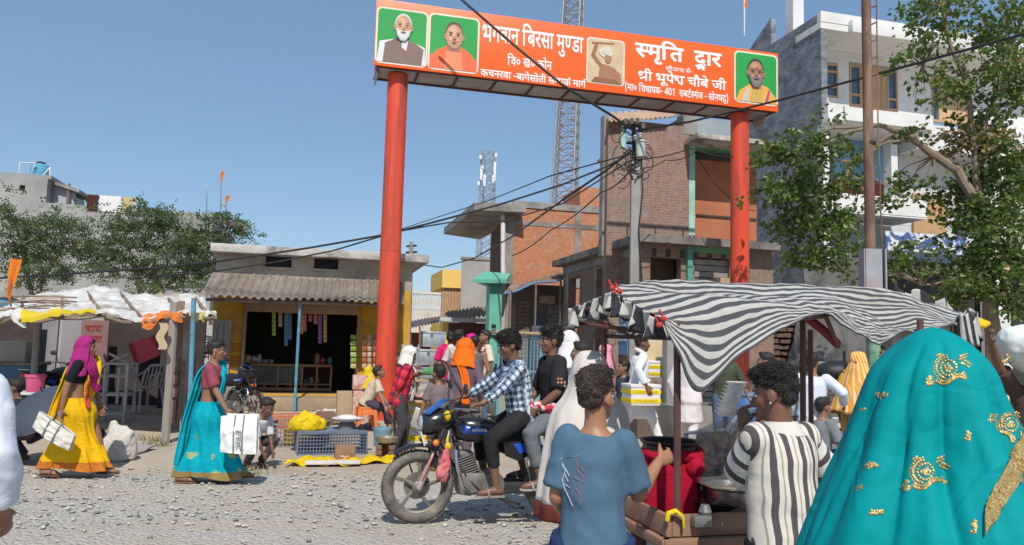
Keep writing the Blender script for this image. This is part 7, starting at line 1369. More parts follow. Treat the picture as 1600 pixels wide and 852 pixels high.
# ---- yellow sari woman
pos = XY(128, 8.45); h = 1.50
ysm = cloth('sari_yellow', (.78, .46, .008), (.66, .36, .006), .8, .4, 9); ysb = cloth('sari_border_red', (.48, .10, .03), (.55, .22, .02), .8, .4, 20); mag = cloth('veil_magenta', (.36, .025, .17), (.28, .02, .13), .85, .4, 9); blk = cloth('blouse_black', (.012, .016, .018))
p = person('woman in a yellow sari and magenta head veil walking right with a white bag', pos, 0, h, lean=3, tw=10, hd=(0, 2, 0), ra=P(92, 650, 8.25), la=P(160, 645, 8.65), lf=(.30, .08, .10), rf=(-.26, -.07, .095), sk=SKB, curl=(.25, .8), rel=(-.8, -.3, 0), vox=.010, group='women in saris walking along the road')
hair(p, 'bun'); shirt(p, blk, .45, .48, .012, .006, name='blouse'); skirt(p, [ysm, ysb], .10, wid=.17, border=.90, back=.12); sandals(p, mat('sandal_brown', (.14, .07, .045), None, 5, .6))
hood(p, mag, 128, .30, .012, .06, 'head_veil')
k = p.k
ribbon(p, [(p.at(.15) + V((.13*k, -.02, 0)), (.0, .06, 0)), (p.at(.45) + V((.15*k, -.02, 0)), (.02, .08, .01)), (p.at(.80) + V((.135*k, .03, 0)), (.02, .09, .02)), (p.at(1.0) + V((.02, .11*k, .03)), (.05, .06, .02)), (p.at(.85) + V((-.14*k, .05, 0)), (.02, .09, .0)), (p.at(.4) + V((-.17*k, .01, 0)), (.03, .10, 0)), (p.at(-.1) + V((-.21*k, -.03, 0)), (.03, .09, 0)), (p.at(-.55) + V((-.22*k, -.05, 0)), (.03, .08, 0))], ysm, 'sari_end', amp=.015, nu=70)
ribbon(p, [(p.at(1.0) + V((.07, -.08*k, .05)), (.02, .05, .03)), (p.at(.8) + V((.155*k, -.06, 0)), (.01, .07, .02)), (p.at(.5) + V((.17*k, .0, 0)), (.01, .06, .01)), (p.at(.30) + V((.20*k, .06, 0)), (.0, .05, .02))], mag, 'veil_end', amp=.01)
ribbon(p, [(p.at(.55) + V((.155*k, -.10, 0)), (.0, .02, .01)), (p.at(.3) + V((.15*k, -.09, 0)), (.0, .025, .01)), (p.at(.12) + V((.15*k, -.09, 0)), (.0, .03, .01)), (p.at(-.1) + V((.19*k, -.08, 0)), (.0, .03, 0))], cloth('edge_pink', (.70, .10, .06)), 'sari_edge', amp=.006)
hb = P(88, 640, 8.2); o = thing('shopping_bag', 'dirty white woven sack bag with two grey bands held low by the woman in yellow', 'bag', P(85, 700, 8.15)); ROOTM[o.name] = Matrix.Translation(o.location)
sackm = cloth('sack_white', (.66, .63, .57), (.56, .52, .46), .7, .45, 9); bx = [P(63, 643, 8.15), P(118, 680, 8.15), P(102, 705, 8.15), P(54, 667, 8.15)]
e1 = (bx[1] - bx[0]); e2 = (bx[3] - bx[0]); cc = bx[0] + e1*.5 + e2*.5
mb = MB(); mb.sheet(lambda u, v: bx[0] + e1*u + e2*v + V((0, -.075*math.sin(math.pi*min(max(u, .04), .96))**.5*(v + .1)**.4 + .02*noise.noise(V((u*5, v*5, 1))), 0)), 20, 16, .012); mb.sheet(lambda u, v: bx[0] + e1*u + e2*v + V((0, .075*math.sin(math.pi*min(max(u, .04), .96))**.5*(v + .1)**.4, 0)), 20, 16, .012); mb.build('sack', sackm, o)
for f in (.36, .62): mb = MB(); mb.tube([bx[0] + e1*f + e2*v + V((0, -.092*(v + .1)**.4, 0)) for v in (.02, .3, .6, .97)], .011, 6, .5); mb.build('band', mat('band_grey', (.20, .20, .21), None, 5, .7), o)
mb = MB(); mb.tube([bx[0] + e1*.35 + e2*.05, hb + V((.02, 0, -.02)), bx[0] + e1*.65 + e2*.05], .010, 6); mb.build('handle', MATS['band_grey'], o)

# ---- teal sari woman
pos = XY(332, 8.35); h = 1.51
def gold_dots(g, u, v, base):
    cv = g.new('ShaderNodeCombineXYZ'); g.put(cv.inputs[0], g.math('MULTIPLY', u, 7)); g.put(cv.inputs[1], g.math('MULTIPLY', v, 9)); vo = g.new('ShaderNodeTexVoronoi'); g.put(vo.inputs['Vector'], cv.outputs[0]); vo.inputs['Scale'].default_value = 1; d = g.math('ADD', vo.outputs['Distance'], g.math('MULTIPLY', g.noise(g.co('Object'), 60, 2), .10))
    c2 = g.mix(g.math('LESS_THAN', d, .15), base, (.50, .40, .17)); cv2 = g.new('ShaderNodeCombineXYZ'); g.put(cv2.inputs[0], g.math('MULTIPLY', u, 6)); g.put(cv2.inputs[1], g.math('MULTIPLY', v, 3.2)); v2 = g.new('ShaderNodeTexVoronoi'); g.put(v2.inputs['Vector'], cv2.outputs[0]); v2.inputs['Randomness'].default_value = .3; v2.inputs['Scale'].default_value = 1
    m_ = g.math('MULTIPLY', g.math('LESS_THAN', g.math('ADD', v2.outputs['Distance'], g.math('MULTIPLY', g.noise(g.co('Object'), 45, 3), .25)), .42), g.math('GREATER_THAN', v, .66)); return g.mix(m_, c2, (.36, .40, .20))
tsm = cloth('sari_turquoise', (.0, .38, .46), (.0, .30, .38), .7, .4, 8, gold_dots); tsp = cloth('sari_turquoise_plain', (.0, .38, .46), (.0, .30, .38), .7, .4, 8); tsb = cloth('sari_border_gold', (.24, .16, .06), (.34, .24, .09), .6, .3, 30)
p = person('woman in a turquoise sari with her hair in a bun carrying a white sack bag', pos, 0, h, lean=2, tw=8, hd=(2, 6, 0), ra=P(358, 652, 8.15), la=P(352, 660, 8.55), lf=(.36, .08, .10), rf=(-.22, -.07, .095), sk=SKB, curl=(.7, .9), rel=(-.8, -.2, 0), vox=.010, group='women in saris walking along the road')
hair(p, 'bun', strands=260, tuft=.025); shirt(p, cloth('blouse_plum', (.23, .025, .09), (.30, .09, .07), .6, .3, 12), .5, .42, .012, .006, name='blouse'); skirt(p, [tsm, tsb], .07, wid=.17, border=.93, back=.10); sandals(p, mat('sandal_tan', (.22, .11, .06), None, 5, .6)); k = p.k
ribbon(p, [(p.at(.1) + V((.145*k, -.06, 0)), (-.04, .12, 0)), (p.at(.45) + V((.150*k, -.05, 0)), (-.05, .13, .01)), (p.at(.80) + V((.125*k, .03, 0)), (-.03, .11, .04)), (p.at(1.0) + V((.0, .12*k, .03)), (.05, .05, .01)), (p.at(.8) + V((-.14*k, .05, 0)), (.02, .09, 0)), (p.at(.35) + V((-.16*k, .0, 0)), (.03, .10, 0)), (p.at(-.2) + V((-.20*k, -.04, 0)), (.03, .09, 0)), (p.at(-.9) + V((-.23*k, -.06, 0)), (.03, .08, 0)), (p.at(-1.3) + V((-.25*k, -.06, 0)), (.03, .08, 0))], tsp, 'sari_end', amp=.016, nu=80)
mb = MB(); mb.ell(p.h(-.005, -.083, -.05), (.010, .006, .016)); mb.build('earring', mat('gold', (.60, .42, .12), None, 8, .3, 1.0), p.root)
o = thing('sack_bag', 'large clean white sack bag with printed letters carried by the woman in turquoise', 'bag', P(376, 708, 8.1)); b00, b10, b01, b11 = P(347, 650, 8.1), P(404, 647, 8.1), P(347, 705, 8.1), P(402, 709, 8.1); swm = cloth('sack_clean', (.80, .79, .77), (.74, .73, .71), .6, .35, 8)
bl = lambda u, v: lerp(lerp(b00, b10, u), lerp(b01, b11, u), v)
mb = MB()
for s in (-1, 1): mb.sheet(lambda u, v: bl(u, v) + V((0, s*(.02 + .08*math.sin(math.pi*min(max(u, .03), .97))**.6*min(1, v*2 + .2)) + .018*noise.noise(V((u*5, v*5, s))), 0)), 20, 18, .012)
mb.build('sack', swm, o)
for f in (.42, .66): mb = MB(); mb.tube([bl(f, v) + V((0, -.055 - .055*min(1, v*2.2), 0)) for v in (.0, .2, .5, .8, .99)], .007, 6); mb.build('strap', mat('strap_green', (.16, .20, .16), None, 5, .7), o)
hr = p.M @ p.wr[1]; mb = MB(); mb.tube([bl(.25, .02), hr + V((.03, -.03, -.05)), bl(.75, .02)], .012, 6); mb.build('handle', swm, o)
lm = mat('print_ink', (.22, .26, .33), None, 9, .6)
for i, sg in enumerate(([[(0, 0), (.7, 0), (.7, .45), (0, .45), (0, 0)], [(0, .45), (.6, .45), (.6, 1), (0, 1), (0, 0)]], [[(0, 1), (.4, 0), (.8, 1)]], [[(0, 0), (0, 1), (.4, .4), (.8, 1), (.8, 0)]], [[(.8, .9), (.4, 1), (0, .7), (0, .3), (.4, 0), (.8, .1)]])):
    mb = MB()
    for pl in sg: mb.tube([bl(.50 + y*.13, .40 + i*.13 + x*.11) + V((0, -.118, 0)) for x, y in pl], .0055, 5, .5)
    mb.build('printed_letter', lm, o)

# ---- left edge man in white (near the camera)
p = person('man in a loose white kurta cut off by the left edge of the photo', XY(-72, 3.15), 75, 1.62, lean=4, sk=SKB, vox=.012, lf=(.15, .1, .085), rf=(-.1, -.1, .085), group=None)
hair(p); shirt(p, cloth('kurta_white_blue', (.70, .73, .78), (.62, .66, .73), .85, .55, 6), .95, -1.25, .035, .022, flare=.06, name='kurta'); pants(p, cloth('trouser_dark', (.03, .03, .035)))

# ---- motorcycle riders
bw = lambda x, y, z: BM @ V((x, y, z)); bh = math.degrees(BZ)
pm = cloth('shirt_check', (.66, .69, .72), (.58, .62, .66), .8, .3, 9, pchk((.16, .22, .30), (.03, .05, .08), .062, .062, .42))
p = person('young man in a blue checked shirt driving the motorcycle with bowed head', bw(-.30, 0, 0), bh, 1.62, lean=11, hip=.90, hd=(0, 16, 0), la=bw(.18, .37, 1.02), ra=bw(.20, -.37, 1.02), lf=bw(-.02, .24, .345), rf=bw(-.02, -.24, .345), sk=SKD_, curl=(1.0, 1.0), lel=(-.5, .7, -.6), rel=(-.5, -.7, -.6), lkn=(.9, .25, .5), rkn=(.9, -.25, .5), vox=.009, lpn=(.2, 0, -1), rpn=(.2, 0, -1), ldir=(.9, .1, -.1), rdir=(.9, -.1, -.1), group='riders of the black motorcycle', fyaw=0)
shirt(p, pm, .92, -.16, .020, .013, uv=True, collar=MATS['shirt_check'], name='checked_shirt'); pants(p, cloth('jeans_black', (.014, .014, .016), (.03, .03, .032), .8, .4), .80); hair(p, 'mop', strands=1800, seed=3, tuft=.032); sandals(p, mat('sandal_grey', (.30, .26, .22), None, 5, .6))
p = person('young man in a black shirt riding pillion on the motorcycle, looking ahead', bw(-.62, -.02, 0), bh, 1.62, lean=5, hip=.94, hd=(-4, 0, 0), tw=8, la=bw(-.38, .17, .98), ra=bw(-.36, -.18, .98), lf=bw(-.40, .27, .40), rf=bw(-.40, -.27, .40), sk=SKD_, curl=(.6, .6), lkn=(.9, .35, .5), rkn=(.9, -.35, .5), vox=.009, group='riders of the black motorcycle')
shirt(p, cloth('shirt_black', (.020, .018, .022), (.03, .027, .032), .8, .35), .55, -.16, .020, .013, collar=MATS['shirt_black']); pants(p, cloth('jeans_grey', (.17, .18, .19), (.11, .12, .13), .9, .5), .86); hair(p, 'mop', strands=1500, seed=5, tuft=.026); sandals(p, mat('sandal_pale', (.36, .33, .29), None, 5, .6))
mb = MB()
for dx, dz in ((0, 0), (.03, .0), (-.03, 0), (0, .03), (0, -.03), (.03, .03), (-.03, -.03)): q = p.el[0] + (p.sh[0] - p.el[0])*.35 + V((dx, .082*p.k, dz)); mb.box(q, (.018, .006, .018))
mb.build('sleeve_print', mat('print_salmon', (.60, .25, .18), None, 5, .7), p.root)
o = thing('cloth_bundle', 'red edged white cloth bundle resting between the two riders', 'bundle', bw(-.46, .16, .97)); ROOTM[o.name] = Matrix.Identity(4); mb = MB(); mb.ell((0, 0, .04), (.16, .07, .05)); fuse(mb, .012, 'wrapped_cloth', cloth('bundle_pink', (.72, .62, .56), (.55, .05, .07), .8, .4, 9, lambda g, u, v, base: g.mix(g.ramp(g.noise(g.co('Object'), 16, 2), [(.48, 0), (.52, 1)]), (.70, .62, .55), (.58, .05, .08))), o, 2, crinkle(.014, 12))

# ---- woman in the cream shawl
p = person('person in a long cream shawl with a rust hem behind the boy in blue', XY(927, 4.4), 100, HT(925, 557, 4.4), sk=SKB, la=(.17, .05, .82), ra=(.17, -.05, .82), hw=.82, lel=(-1, 0, -.5), rel=(-1, 0, -.5), hd=(10, 5, 0), vox=.012, group=None, lean=4); shw = cloth('shawl_cream', (.64, .58, .53), (.56, .50, .45), .9, .3, 5); rst = cloth('shawl_rust', (.13, .032, .02))
k = p.k; zt = p.h(0, 0, .14).z; sp_ = [(zt + .012, .012, .012, .0, 0), (zt + .004, .055, .055, .0, 0), (zt - .03, .092, .085, -.004, 0), (zt - .09, .122, .106, -.008, 0), (zt - .17, .132, .115, -.01, 0), (zt - .25, .150, .15, -.02, 0), (zt - .33, .185, .21, -.03, 0), (zt - .45, .21, .235, -.045, .01), (zt - .65, .225, .25, -.06, .03), (zt - .90, .235, .265, -.075, .05)]
cloak(p, 'shawl', shw, p.hc.x*1.0, p.hc.y, sp_, .55, v1=.955); cloak(p, 'shawl_hem', rst, p.hc.x, p.hc.y, sp_, .55, v0=.956, v1=1.0, nv=4, th=.007); pants(p, cloth('salwar_grey', (.30, .29, .30)), .95, wide=.02)

# ---- boy in the blue T shirt at the cart
bt_ = cloth('tshirt_slate', (.085, .155, .225), (.07, .13, .19), .9, .45, 6)
pos = XY(930, 3.2); hd_ = 72
p = person('boy in a slate blue T shirt seen from behind, one hand on the cart pole', pos, hd_, HT(932, 571, 3.2) - .035, lean=2, tw=0, hd=(-22, -2, 0), ra=P(1029, 722, 3.38), la=(.17, .15, .82), rdir=(.80, -.50, .26), sk=SKL, hk=1.0, hw=.80, curl=(.35, .55), rel=(-.35, .05, -1), lel=(-.9, .12, -.4), vox=.0075, group='boys at the snack cart', rpn=(.3, .6, -.2))
shirt(p, bt_, .50, -.08, .018, .018, top=.965, vox=.011); hair(p, 'mop', HAIRB, strands=5500, seed=8, tuft=.016, size=.93); pants(p, cloth('shorts_navy', (.025, .045, .12)), .5, .02, wide=.02)
k = p.k; inkw = mat('print_grey', (.36, .38, .40), (.30, .32, .35), 30, .8); inkr = mat('print_maroon', (.14, .11, .14), (.13, .11, .14), 22, .85)
tr_ = BVHTree.FromPolygons([V(v.co) for v in bpy.data.objects[[c.name for c in kids(p.root) if c.name.startswith('shirt')][0]].data.vertices], [tuple(f.vertices) for f in bpy.data.objects[[c.name for c in kids(p.root) if c.name.startswith('shirt')][0]].data.polygons])
def onback(a, t, off=.0015):
    o_ = p.at(t) + p.lat*a - p.fw*.5; hit = tr_.ray_cast(o_, p.fw); return (hit[0] - p.fw*off) if hit[0] is not None else p.at(t) - p.fw*.14
for nm, m_, pls, wd in (('back_print', inkw, ([(.115, .70), (.10, .64), (.112, .56), (.10, .48), (.075, .40), (.062, .34)], [(.105, .62), (.085, .55)], [(.10, .66), (.08, .60)], [(.125, .74), (.10, .755)], [(.095, .76), (.07, .765)], [(.065, .77), (.045, .79)], [(.10, .52), (.075, .50)]), .0036),
                        ('back_print_dark', inkr, ([(.05, .76), (.045, .66), (.02, .60), (.035, .52), (.03, .42), (.025, .34)], [(.035, .70), (.012, .64)], [(.05, .5), (.02, .44)], [(.06, .60), (.02, .56)]), .005)):  # darker strokes of the printed back motif
    mb = MB()
    for pl in pls:
        pts = []
        for (a, t), (a2, t2) in zip(pl, pl[1:]): pts += [onback(lerp(a, a2, f), lerp(t, t2, f)) for f in (0, .33, .66)]
        pts.append(onback(*pl[-1])); mb.tube(pts, [wd*(.6 + .4*math.sin(i*1.3)**2) for i in range(len(pts))], 6, .22, ref=p.lat)
    mb.build(nm, m_, p.root)

# ---- boy in the striped shirt
def vstripe(g, u, v, base):
    x = g.xyz(g.co('Object')); c = g.math('ADD', x[1], g.math('MULTIPLY', g.noise(g.co('Object'), 4, 2), .02)); c2 = g.mix(band(g, c, .058, .38), base, (.085, .075, .08)); return g.mix(band(g, c, .058, .10, .36), c2, (.33, .29, .26))
sst = cloth('shirt_striped', (.66, .62, .53), (.58, .54, .46), .85, .4, 6, vstripe)
slv = cloth('sleeve_striped', (.70, .68, .62), (.62, .60, .55), .85, .4, 6, lambda g, u, v, base: g.mix(band(g, v, .078, .40), base, (.085, .075, .08)))
p = person('boy in a black and cream vertically striped shirt working at the cart front', XY(1226, 3.12), 112, HT(1222, 560, 3.12) - .045, lean=3, tw=8, hd=(22, 8, 0), la=P(1160, 668, 3.34), ra=P(1215, 760, 3.35), sk=SKD_, hk=.98, curl=(.7, .5), lel=(-.15, .25, -1), rel=(-.2, -.9, -.4), vox=.0075, group='boys at the snack cart', hw=.9)
shirt(p, sst, 0, -.24, .030, .016, top=.965, vox=.011, name='striped_shirt', yoke=True); pants(p, cloth('trouser_black', (.015, .015, .018)), 1.0)
for i, s in ((0, 1), (1, -1)):
    mb = MB(); a, e = p.sh[i], p.el[i]; q = lerp(a, e, .86); mb.ell(a, .072*p.k); mb.tube([a, lerp(a, q, .5), q], [.074*p.k, .078*p.k, .084*p.k], 18, rnd=False); fuse(mb, .011, 'sleeve', slv, p.root, 2, crinkle(.012, 6), True)
c = MB(); cen = p.at(1.0); c.sheet(lambda u_, v: cen + p.lat*(math.cos(.3 + u_*5.7 + math.pi/2)*(.072 + .028*v)*p.k) + p.fw*(math.sin(.3 + u_*5.7 + math.pi/2)*(.070 + .034*v)*p.k) + p.u*(.035 - .062*v)*p.k, 32, 5, .008); c.build('collar', cloth('collar_cream', (.66, .63, .56)), p.root)
hair(p, 'mop', HAIR, strands=5500, seed=18, tuft=.016, size=.94); mb = MB(); mb.ell(p.h(-.004, .088, -.035), (.006,)*3); mb.build('ear_stud', mat('stud', (.7, .7, .7), None, 5, .2, .9), p.root)
hw_ = p.M @ p.wr[0]; o = thing('paper_bowls', 'stack of white paper bowls in the hand of the boy in stripes', 'bowls', hw_); mb = MB()
for k_ in range(9): mb.lathe([(.025, 0), (.045, .022), (.048, .022), (.027, -.001)], hw_ + V((-.05, .08, .04 + k_*.016)) + V((.006*k_, 0, 0)), 16, None, True, True); 
mb.build('bowl_stack', mat('paper_white', (.74, .73, .72), (.5, .5, .52), 30, .6), o)
o = thing('folded_paper', 'folded white sheet held beside the paper bowls', 'paper', hw_); mb = MB(); mb.box(hw_ + V((.10, .03, .06)), (.16, .10, .012), (V((.95, .2, -.2)).normalized(), V((-.2, .97, 0)).normalized(), V((.2, .03, .97)).normalized())); mb.build('sheet', mat('paper_white2', (.68, .67, .68), None, 6, .7), o)

# ---- big teal veiled woman at the right corner
TY = 1.38; tc = P(1487, 560, TY); tea = cloth('veil_teal', (.0, .35, .36), (.0, .30, .33), .72, .35, 9, thin=.22)
p = person('woman under a large teal veil with gold embroidery, filling the right corner close up', (tc.x + .02, tc.y + .06, 0), 95, 1.545, sk=SKB, vox=.012, group=None, hd=(10, 4, 0), la=(.22, .10, .90), ra=(.20, -.12, .92), lel=(-.3, .5, -.6), rel=(-.3, -.5, -.6)); hair(p, 'bun'); skirt(p, [cloth('skirt_teal', (.0, .22, .28))], .06)
inv = p.inv; prof = [(1.604, .004, .004, 0, 0), (1.598, .022, .025, 0, 0), (1.585, .042, .055, 0, 0), (1.560, .070, .090, .0, 0), (1.525, .100, .112, .0, 0), (1.48, .120, .122, .0, 0), (1.43, .138, .132, .0, 0), (1.38, .157, .145, .0, 0), (1.30, .195, .165, .0, 0), (1.22, .240, .185, .01, 0), (1.12, .29, .20, .02, 0), (1.0, .355, .22, .02, 0), (.82, .375, .24, .02, 0)]
vl = cloak(p, 'teal_veil', tea, tc.x, tc.y + .06, prof, 1.0, inv, [(tc.x - .05, 1.235, .09, .055), (tc.x + .10, 1.33, .07, .03)], .004, 160, 110)
vt_ = BVHTree.FromPolygons([p.M @ V(v.co) for v in vl.data.vertices], [tuple(f.vertices) for f in vl.data.polygons]); goldm = mat('gold_thread', (.62, .47, .20), (.46, .32, .12), 60, .38, .75, bump=.4, bsc=200)
def hitv(px, py):
    d = ray(px, py).normalized(); h_ = vt_.ray_cast(V((0, 0, CAMH)), d); return (h_[0], h_[1]) if h_[0] is not None else (P(px, py, TY), V((0, -1, 0)))
def bead(mb, px, py, r, fl=.5):
    q, n = hitv(px, py); n = n if n.y < 0 else -n; t = n.orthogonal().normalized(); mb.ell(inv @ (q + n*r*.2), (r, r, r*fl), [p.inv.to_3x3() @ e for e in (t, n.cross(t), n)], 7, 5)
def motif(cx_, cy__, k_, rot, seed, big=True):
    rnd = random.Random(seed); mb = MB(); ca, sa = math.cos(rot), math.sin(rot); pt = lambda x, y: (cx_ + (x*ca - y*sa)*k_, cy__ + (x*sa + y*ca)*k_); u_ = k_*TY/1200
    if big:
        for i in range(30): a = 2*math.pi*i/30; r_ = rnd.uniform(0, 7); bead(mb, *pt(r_*math.cos(a), r_*math.sin(a)), 2.0*u_)
        for i in range(16): a = 2*math.pi*i/16; bead(mb, *pt(12*math.cos(a), 12*math.sin(a)), 2.2*u_)
        for i in range(15): a = math.pi*(.62 + .85*i/14); bead(mb, *pt(19*math.cos(a), 17*math.sin(a)), 2.3*u_); bead(mb, *pt(23*math.cos(a), 21*math.sin(a)), 1.6*u_)
        for j, (x0, y0) in enumerate(((18, -12), (22, -6), (20, -17), (26, -10))):
            for i in range(8): bead(mb, *pt(x0 + i*1.5, y0 + i*(.9 if j % 2 else -.5)), (2.6 - i*.18)*u_)
        for i in range(16): bead(mb, *pt(-20 + i*2.6, 20 + 5*math.sin(i*.35)), 2.5*u_); bead(mb, *pt(-18 + i*2.4, 16 + 5*math.sin(i*.35)), 1.7*u_)
        for x0, y0 in ((-30, 14), (-34, 19), (-27, 21), (-31, 24), (-12, -20), (22, 12), (25, 17)):
            for i in range(6): bead(mb, *pt(x0 + rnd.gauss(0, 1.8), y0 + rnd.gauss(0, 1.8)), 2.2*u_)
    else:
        for i in range(16): bead(mb, *pt(rnd.gauss(0, 1.6) + i*.45 - 3, rnd.gauss(0, 1.4) - i*.5 + 3), 1.7*u_)
    mb.build('embroidered_motif' if big else 'embroidered_sprig', goldm, p.root)
motif(1482, 575, 1.0, -.05, 1); motif(1446, 737, 1.05, -.1, 2); motif(1580, 664, .85, .9, 3)
for x, y, k_ in ((1360, 728, 1.6), (1368, 801, 1.5), (1512, 681, 1.2), (1522, 822, 1.4), (1376, 618, 1.6), (1572, 562, 1.2), (1342, 762, .9), (1348, 640, .8)): motif(x, y, k_, -.3 + x*.01, x, False)
mb = MB(); rnd = random.Random(6)
def bst(u, v): q, n = hitv(lerp(1541, 1602, u) + lerp(0, 12, v)*0, lerp(790, 664, u) + v*lerp(48, 72, u)); n = n if n.y < 0 else -n; return inv @ (q + n*.006)
mb.sheet(bst, 24, 14, .004); mb.build('gold_border', mat('gold_brocade', (.60, .44, .20), (.36, .24, .08), 90, .4, .7, bump=.8, bsc=160), p.root)

# ---- crowd of the market (farther away)
def man(lab, px, Y, top, hdg, shirt_m, pant_m, sl=.55, hair_=True, hem=-.18, sk=None, plen=1.0, kurta=False, vox=.014, **kw):
    p = person(lab, XY(px, Y), hdg, HT(px, top, Y), sk=sk or SKB, vox=vox, **kw); shirt(p, shirt_m, sl, hem, .020, .012, flare=.05 if hem < -.5 else 0)
    pants(p, pant_m, plen)
    if hair_: hair(p)
    return p
def lady(lab, px, Y, top, hdg, m, veil_m=None, bl=None, **kw):
    p = person(lab, XY(px, Y), hdg, HT(px, top, Y), sk=kw.pop('sk', SKB), vox=.014, **kw); hair(p, 'bun'); shirt(p, bl or m, .5, .30, .014, .008, name='blouse'); skirt(p, [m], .06, .10)
    if veil_m: hood(p, veil_m, 125, .42, .014, .10, 'head_veil', amp=.016)
    k = p.k; ribbon(p, [(p.at(.2) + V((.145*k, -.02, 0)), (.0, .08, 0)), (p.at(.85) + V((.13*k, .04, 0)), (.02, .09, .02)), (p.at(1.0) + V((0, .11*k, .03)), (.05, .06, .01)), (p.at(.7) + V((-.17*k, .05, 0)), (.02, .11, 0)), (p.at(.0) + V((-.22*k, .0, 0)), (.03, .12, 0)), (p.at(-.8) + V((-.24*k, 0, 0)), (.03, .12, 0))], m, 'sari_end', amp=.014); return p
wk = cloth('kurta_white', (.74, .74, .75), (.66, .67, .70), .9, .45, 6); dkp = cloth('trouser_charcoal', (.05, .048, .052), (.08, .077, .08)); den = cloth('jeans_blue', (.10, .16, .25), (.06, .10, .16), .9, .4)
# boy on the orange stool
p = person('boy in a cream T shirt sitting on the orange stool facing right', (SQ.x - .02, SQ.y, 0), 12, 1.42, lean=28, hip=.50, hd=(0, -16, 0), ra=P(603, 640, 13.1), la=P(606, 632, 13.5), lf=(.50, .10, .09), rf=(.40, -.10, .09), lkn=(.7, .1, .7), rkn=(.7, -.1, .7), sk=SKB, hk=1.08, vox=.012)
shirt(p, cloth('tshirt_cream', (.55, .45, .34), (.48, .38, .28)), .5, -.12, .024, .014); pants(p, cloth('trouser_plum', (.075, .06, .085)), .9); hair(p)
# man in the red checked shirt with a white scarf
rc = cloth('shirt_red_check', (.66, .05, .075), (.58, .04, .06), .85, .3, 8, pchk((.42, .02, .04), (.04, .03, .08), .13, .13, .38))
p = person('man in a red checked shirt and white head scarf standing by the fish stall', XY(626, 10.7), 12, HT(632, 545, 10.7) + .03, lean=10, tw=0, hd=(-6, 24, 0), la=P(655, 585, 10.5), ra=P(612, 640, 10.55), sk=SKD_, rf=(-.06, -.09, .085), lf=(.08, .09, .085), vox=.012, lel=(-.3, .4, -.9)); shirt(p, rc, .72, -.26, .024, .014, uv=True); pants(p, dkp); hair(p); wsc = cloth('scarf_white', (.70, .66, .60), (.62, .58, .52)); hood(p, wsc, 122, .16, .014, .03, 'head_scarf'); k = p.k
ribbon(p, [(p.neck + V((.06, .07, .02)), (.02, .045, .0)), (p.at(.75) + V((.17*k, .03, 0)), (.0, .05, 0)), (p.at(.3) + V((.20*k, .02, 0)), (.0, .055, 0)), (p.at(-.1) + V((.20*k, .0, 0)), (.0, .05, 0))], wsc, 'scarf_end'); sandals(p, mat('sandal_dark', (.05, .03, .025), None, 5, .6))
# small boy and the woman in the orange scarf
p = man('small boy in a faded mauve shirt reaching towards the white foam box', 691, 9.6, 575, 130, cloth('shirt_mauve', (.21, .16, .165), (.16, .12, .125)), dkp, .5, hk=1.25, la=P(655, 655, 9.55), sk=SKB, lel=(-.2, .7, -.5), lean=8)
orc = cloth('scarf_orange', (.82, .16, .012), (.74, .13, .01), .85, .35, 7); p = man('person with a bright orange scarf over the head and a dusky purple top', 722, 9.9, 531, 75, cloth('top_purple', (.16, .115, .145), (.12, .085, .11)), cloth('skirt_purple', (.13, .10, .12)), .9, lean=8, la=P(742, 640, 9.6), hd=(-20, 12, 0)); hood(p, orc, 140, .24, .018, .06, 'head_scarf'); k = p.k
ribbon(p, [(p.at(.95) + V((-.12*k, .04, .03)), (.0, .06, .02)), (p.at(.7) + V((-.16*k, -.06, 0)), (.0, .06, .02)), (p.at(.3) + V((-.17*k, -.11, 0)), (.0, .055, .01)), (p.at(-.1) + V((-.18*k, -.13, 0)), (.0, .05, .0))], orc, 'scarf_end')
lady('woman in a hot pink sari behind the orange scarf', 703, 15.5, 519, 95, cloth('sari_pink', (.66, .02, .15), (.52, .015, .12)), None)
man('dark haired person with an orange neckcloth behind the woman in pink', 716, 14.6, 516, 60, cloth('shirt_white_a', (.62, .56, .50)), dkp)
lady('girl with a magenta veil facing left in the lane', 735, 15.2, 524, 190, cloth('sari_magenta', (.45, .02, .22), (.36, .015, .17)), cloth('veil_hotpink', (.62, .02, .26)))
p = man('person in a grey sleeveless vest walking away down the lane', 741, 13.6, 526, 85, cloth('vest_grey', (.13, .125, .12), (.10, .095, .09)), cloth('trouser_khaki', (.22, .18, .13)), 0)
p = man('man in cream shirt and jeans raising a hand to his face', 758, 15.2, 517, 200, cloth('shirt_cream', (.68, .58, .46), (.60, .50, .40)), den, .55, la=None, ra=P(753, 538, 14.9), rel=(.3, -.6, -.8))
p = man('small dark haired person sitting low beside the red gate post', 633, 14.8, 552, 200, cloth('shirt_pink_b', (.55, .10, .16)), dkp, .5, lean=10)
yh = person('person wrapped in a bright yellow cloth half hidden behind the seated boy', XY(577, 14.3), 60, 1.22, hip=.50, sk=SKB, vox=.014); hair(yh); shirt(yh, cloth('top_yellow', (.72, .50, .02)), .9, -.3); hood(yh, MATS['top_yellow'], 120, .30); pants(yh, dkp)
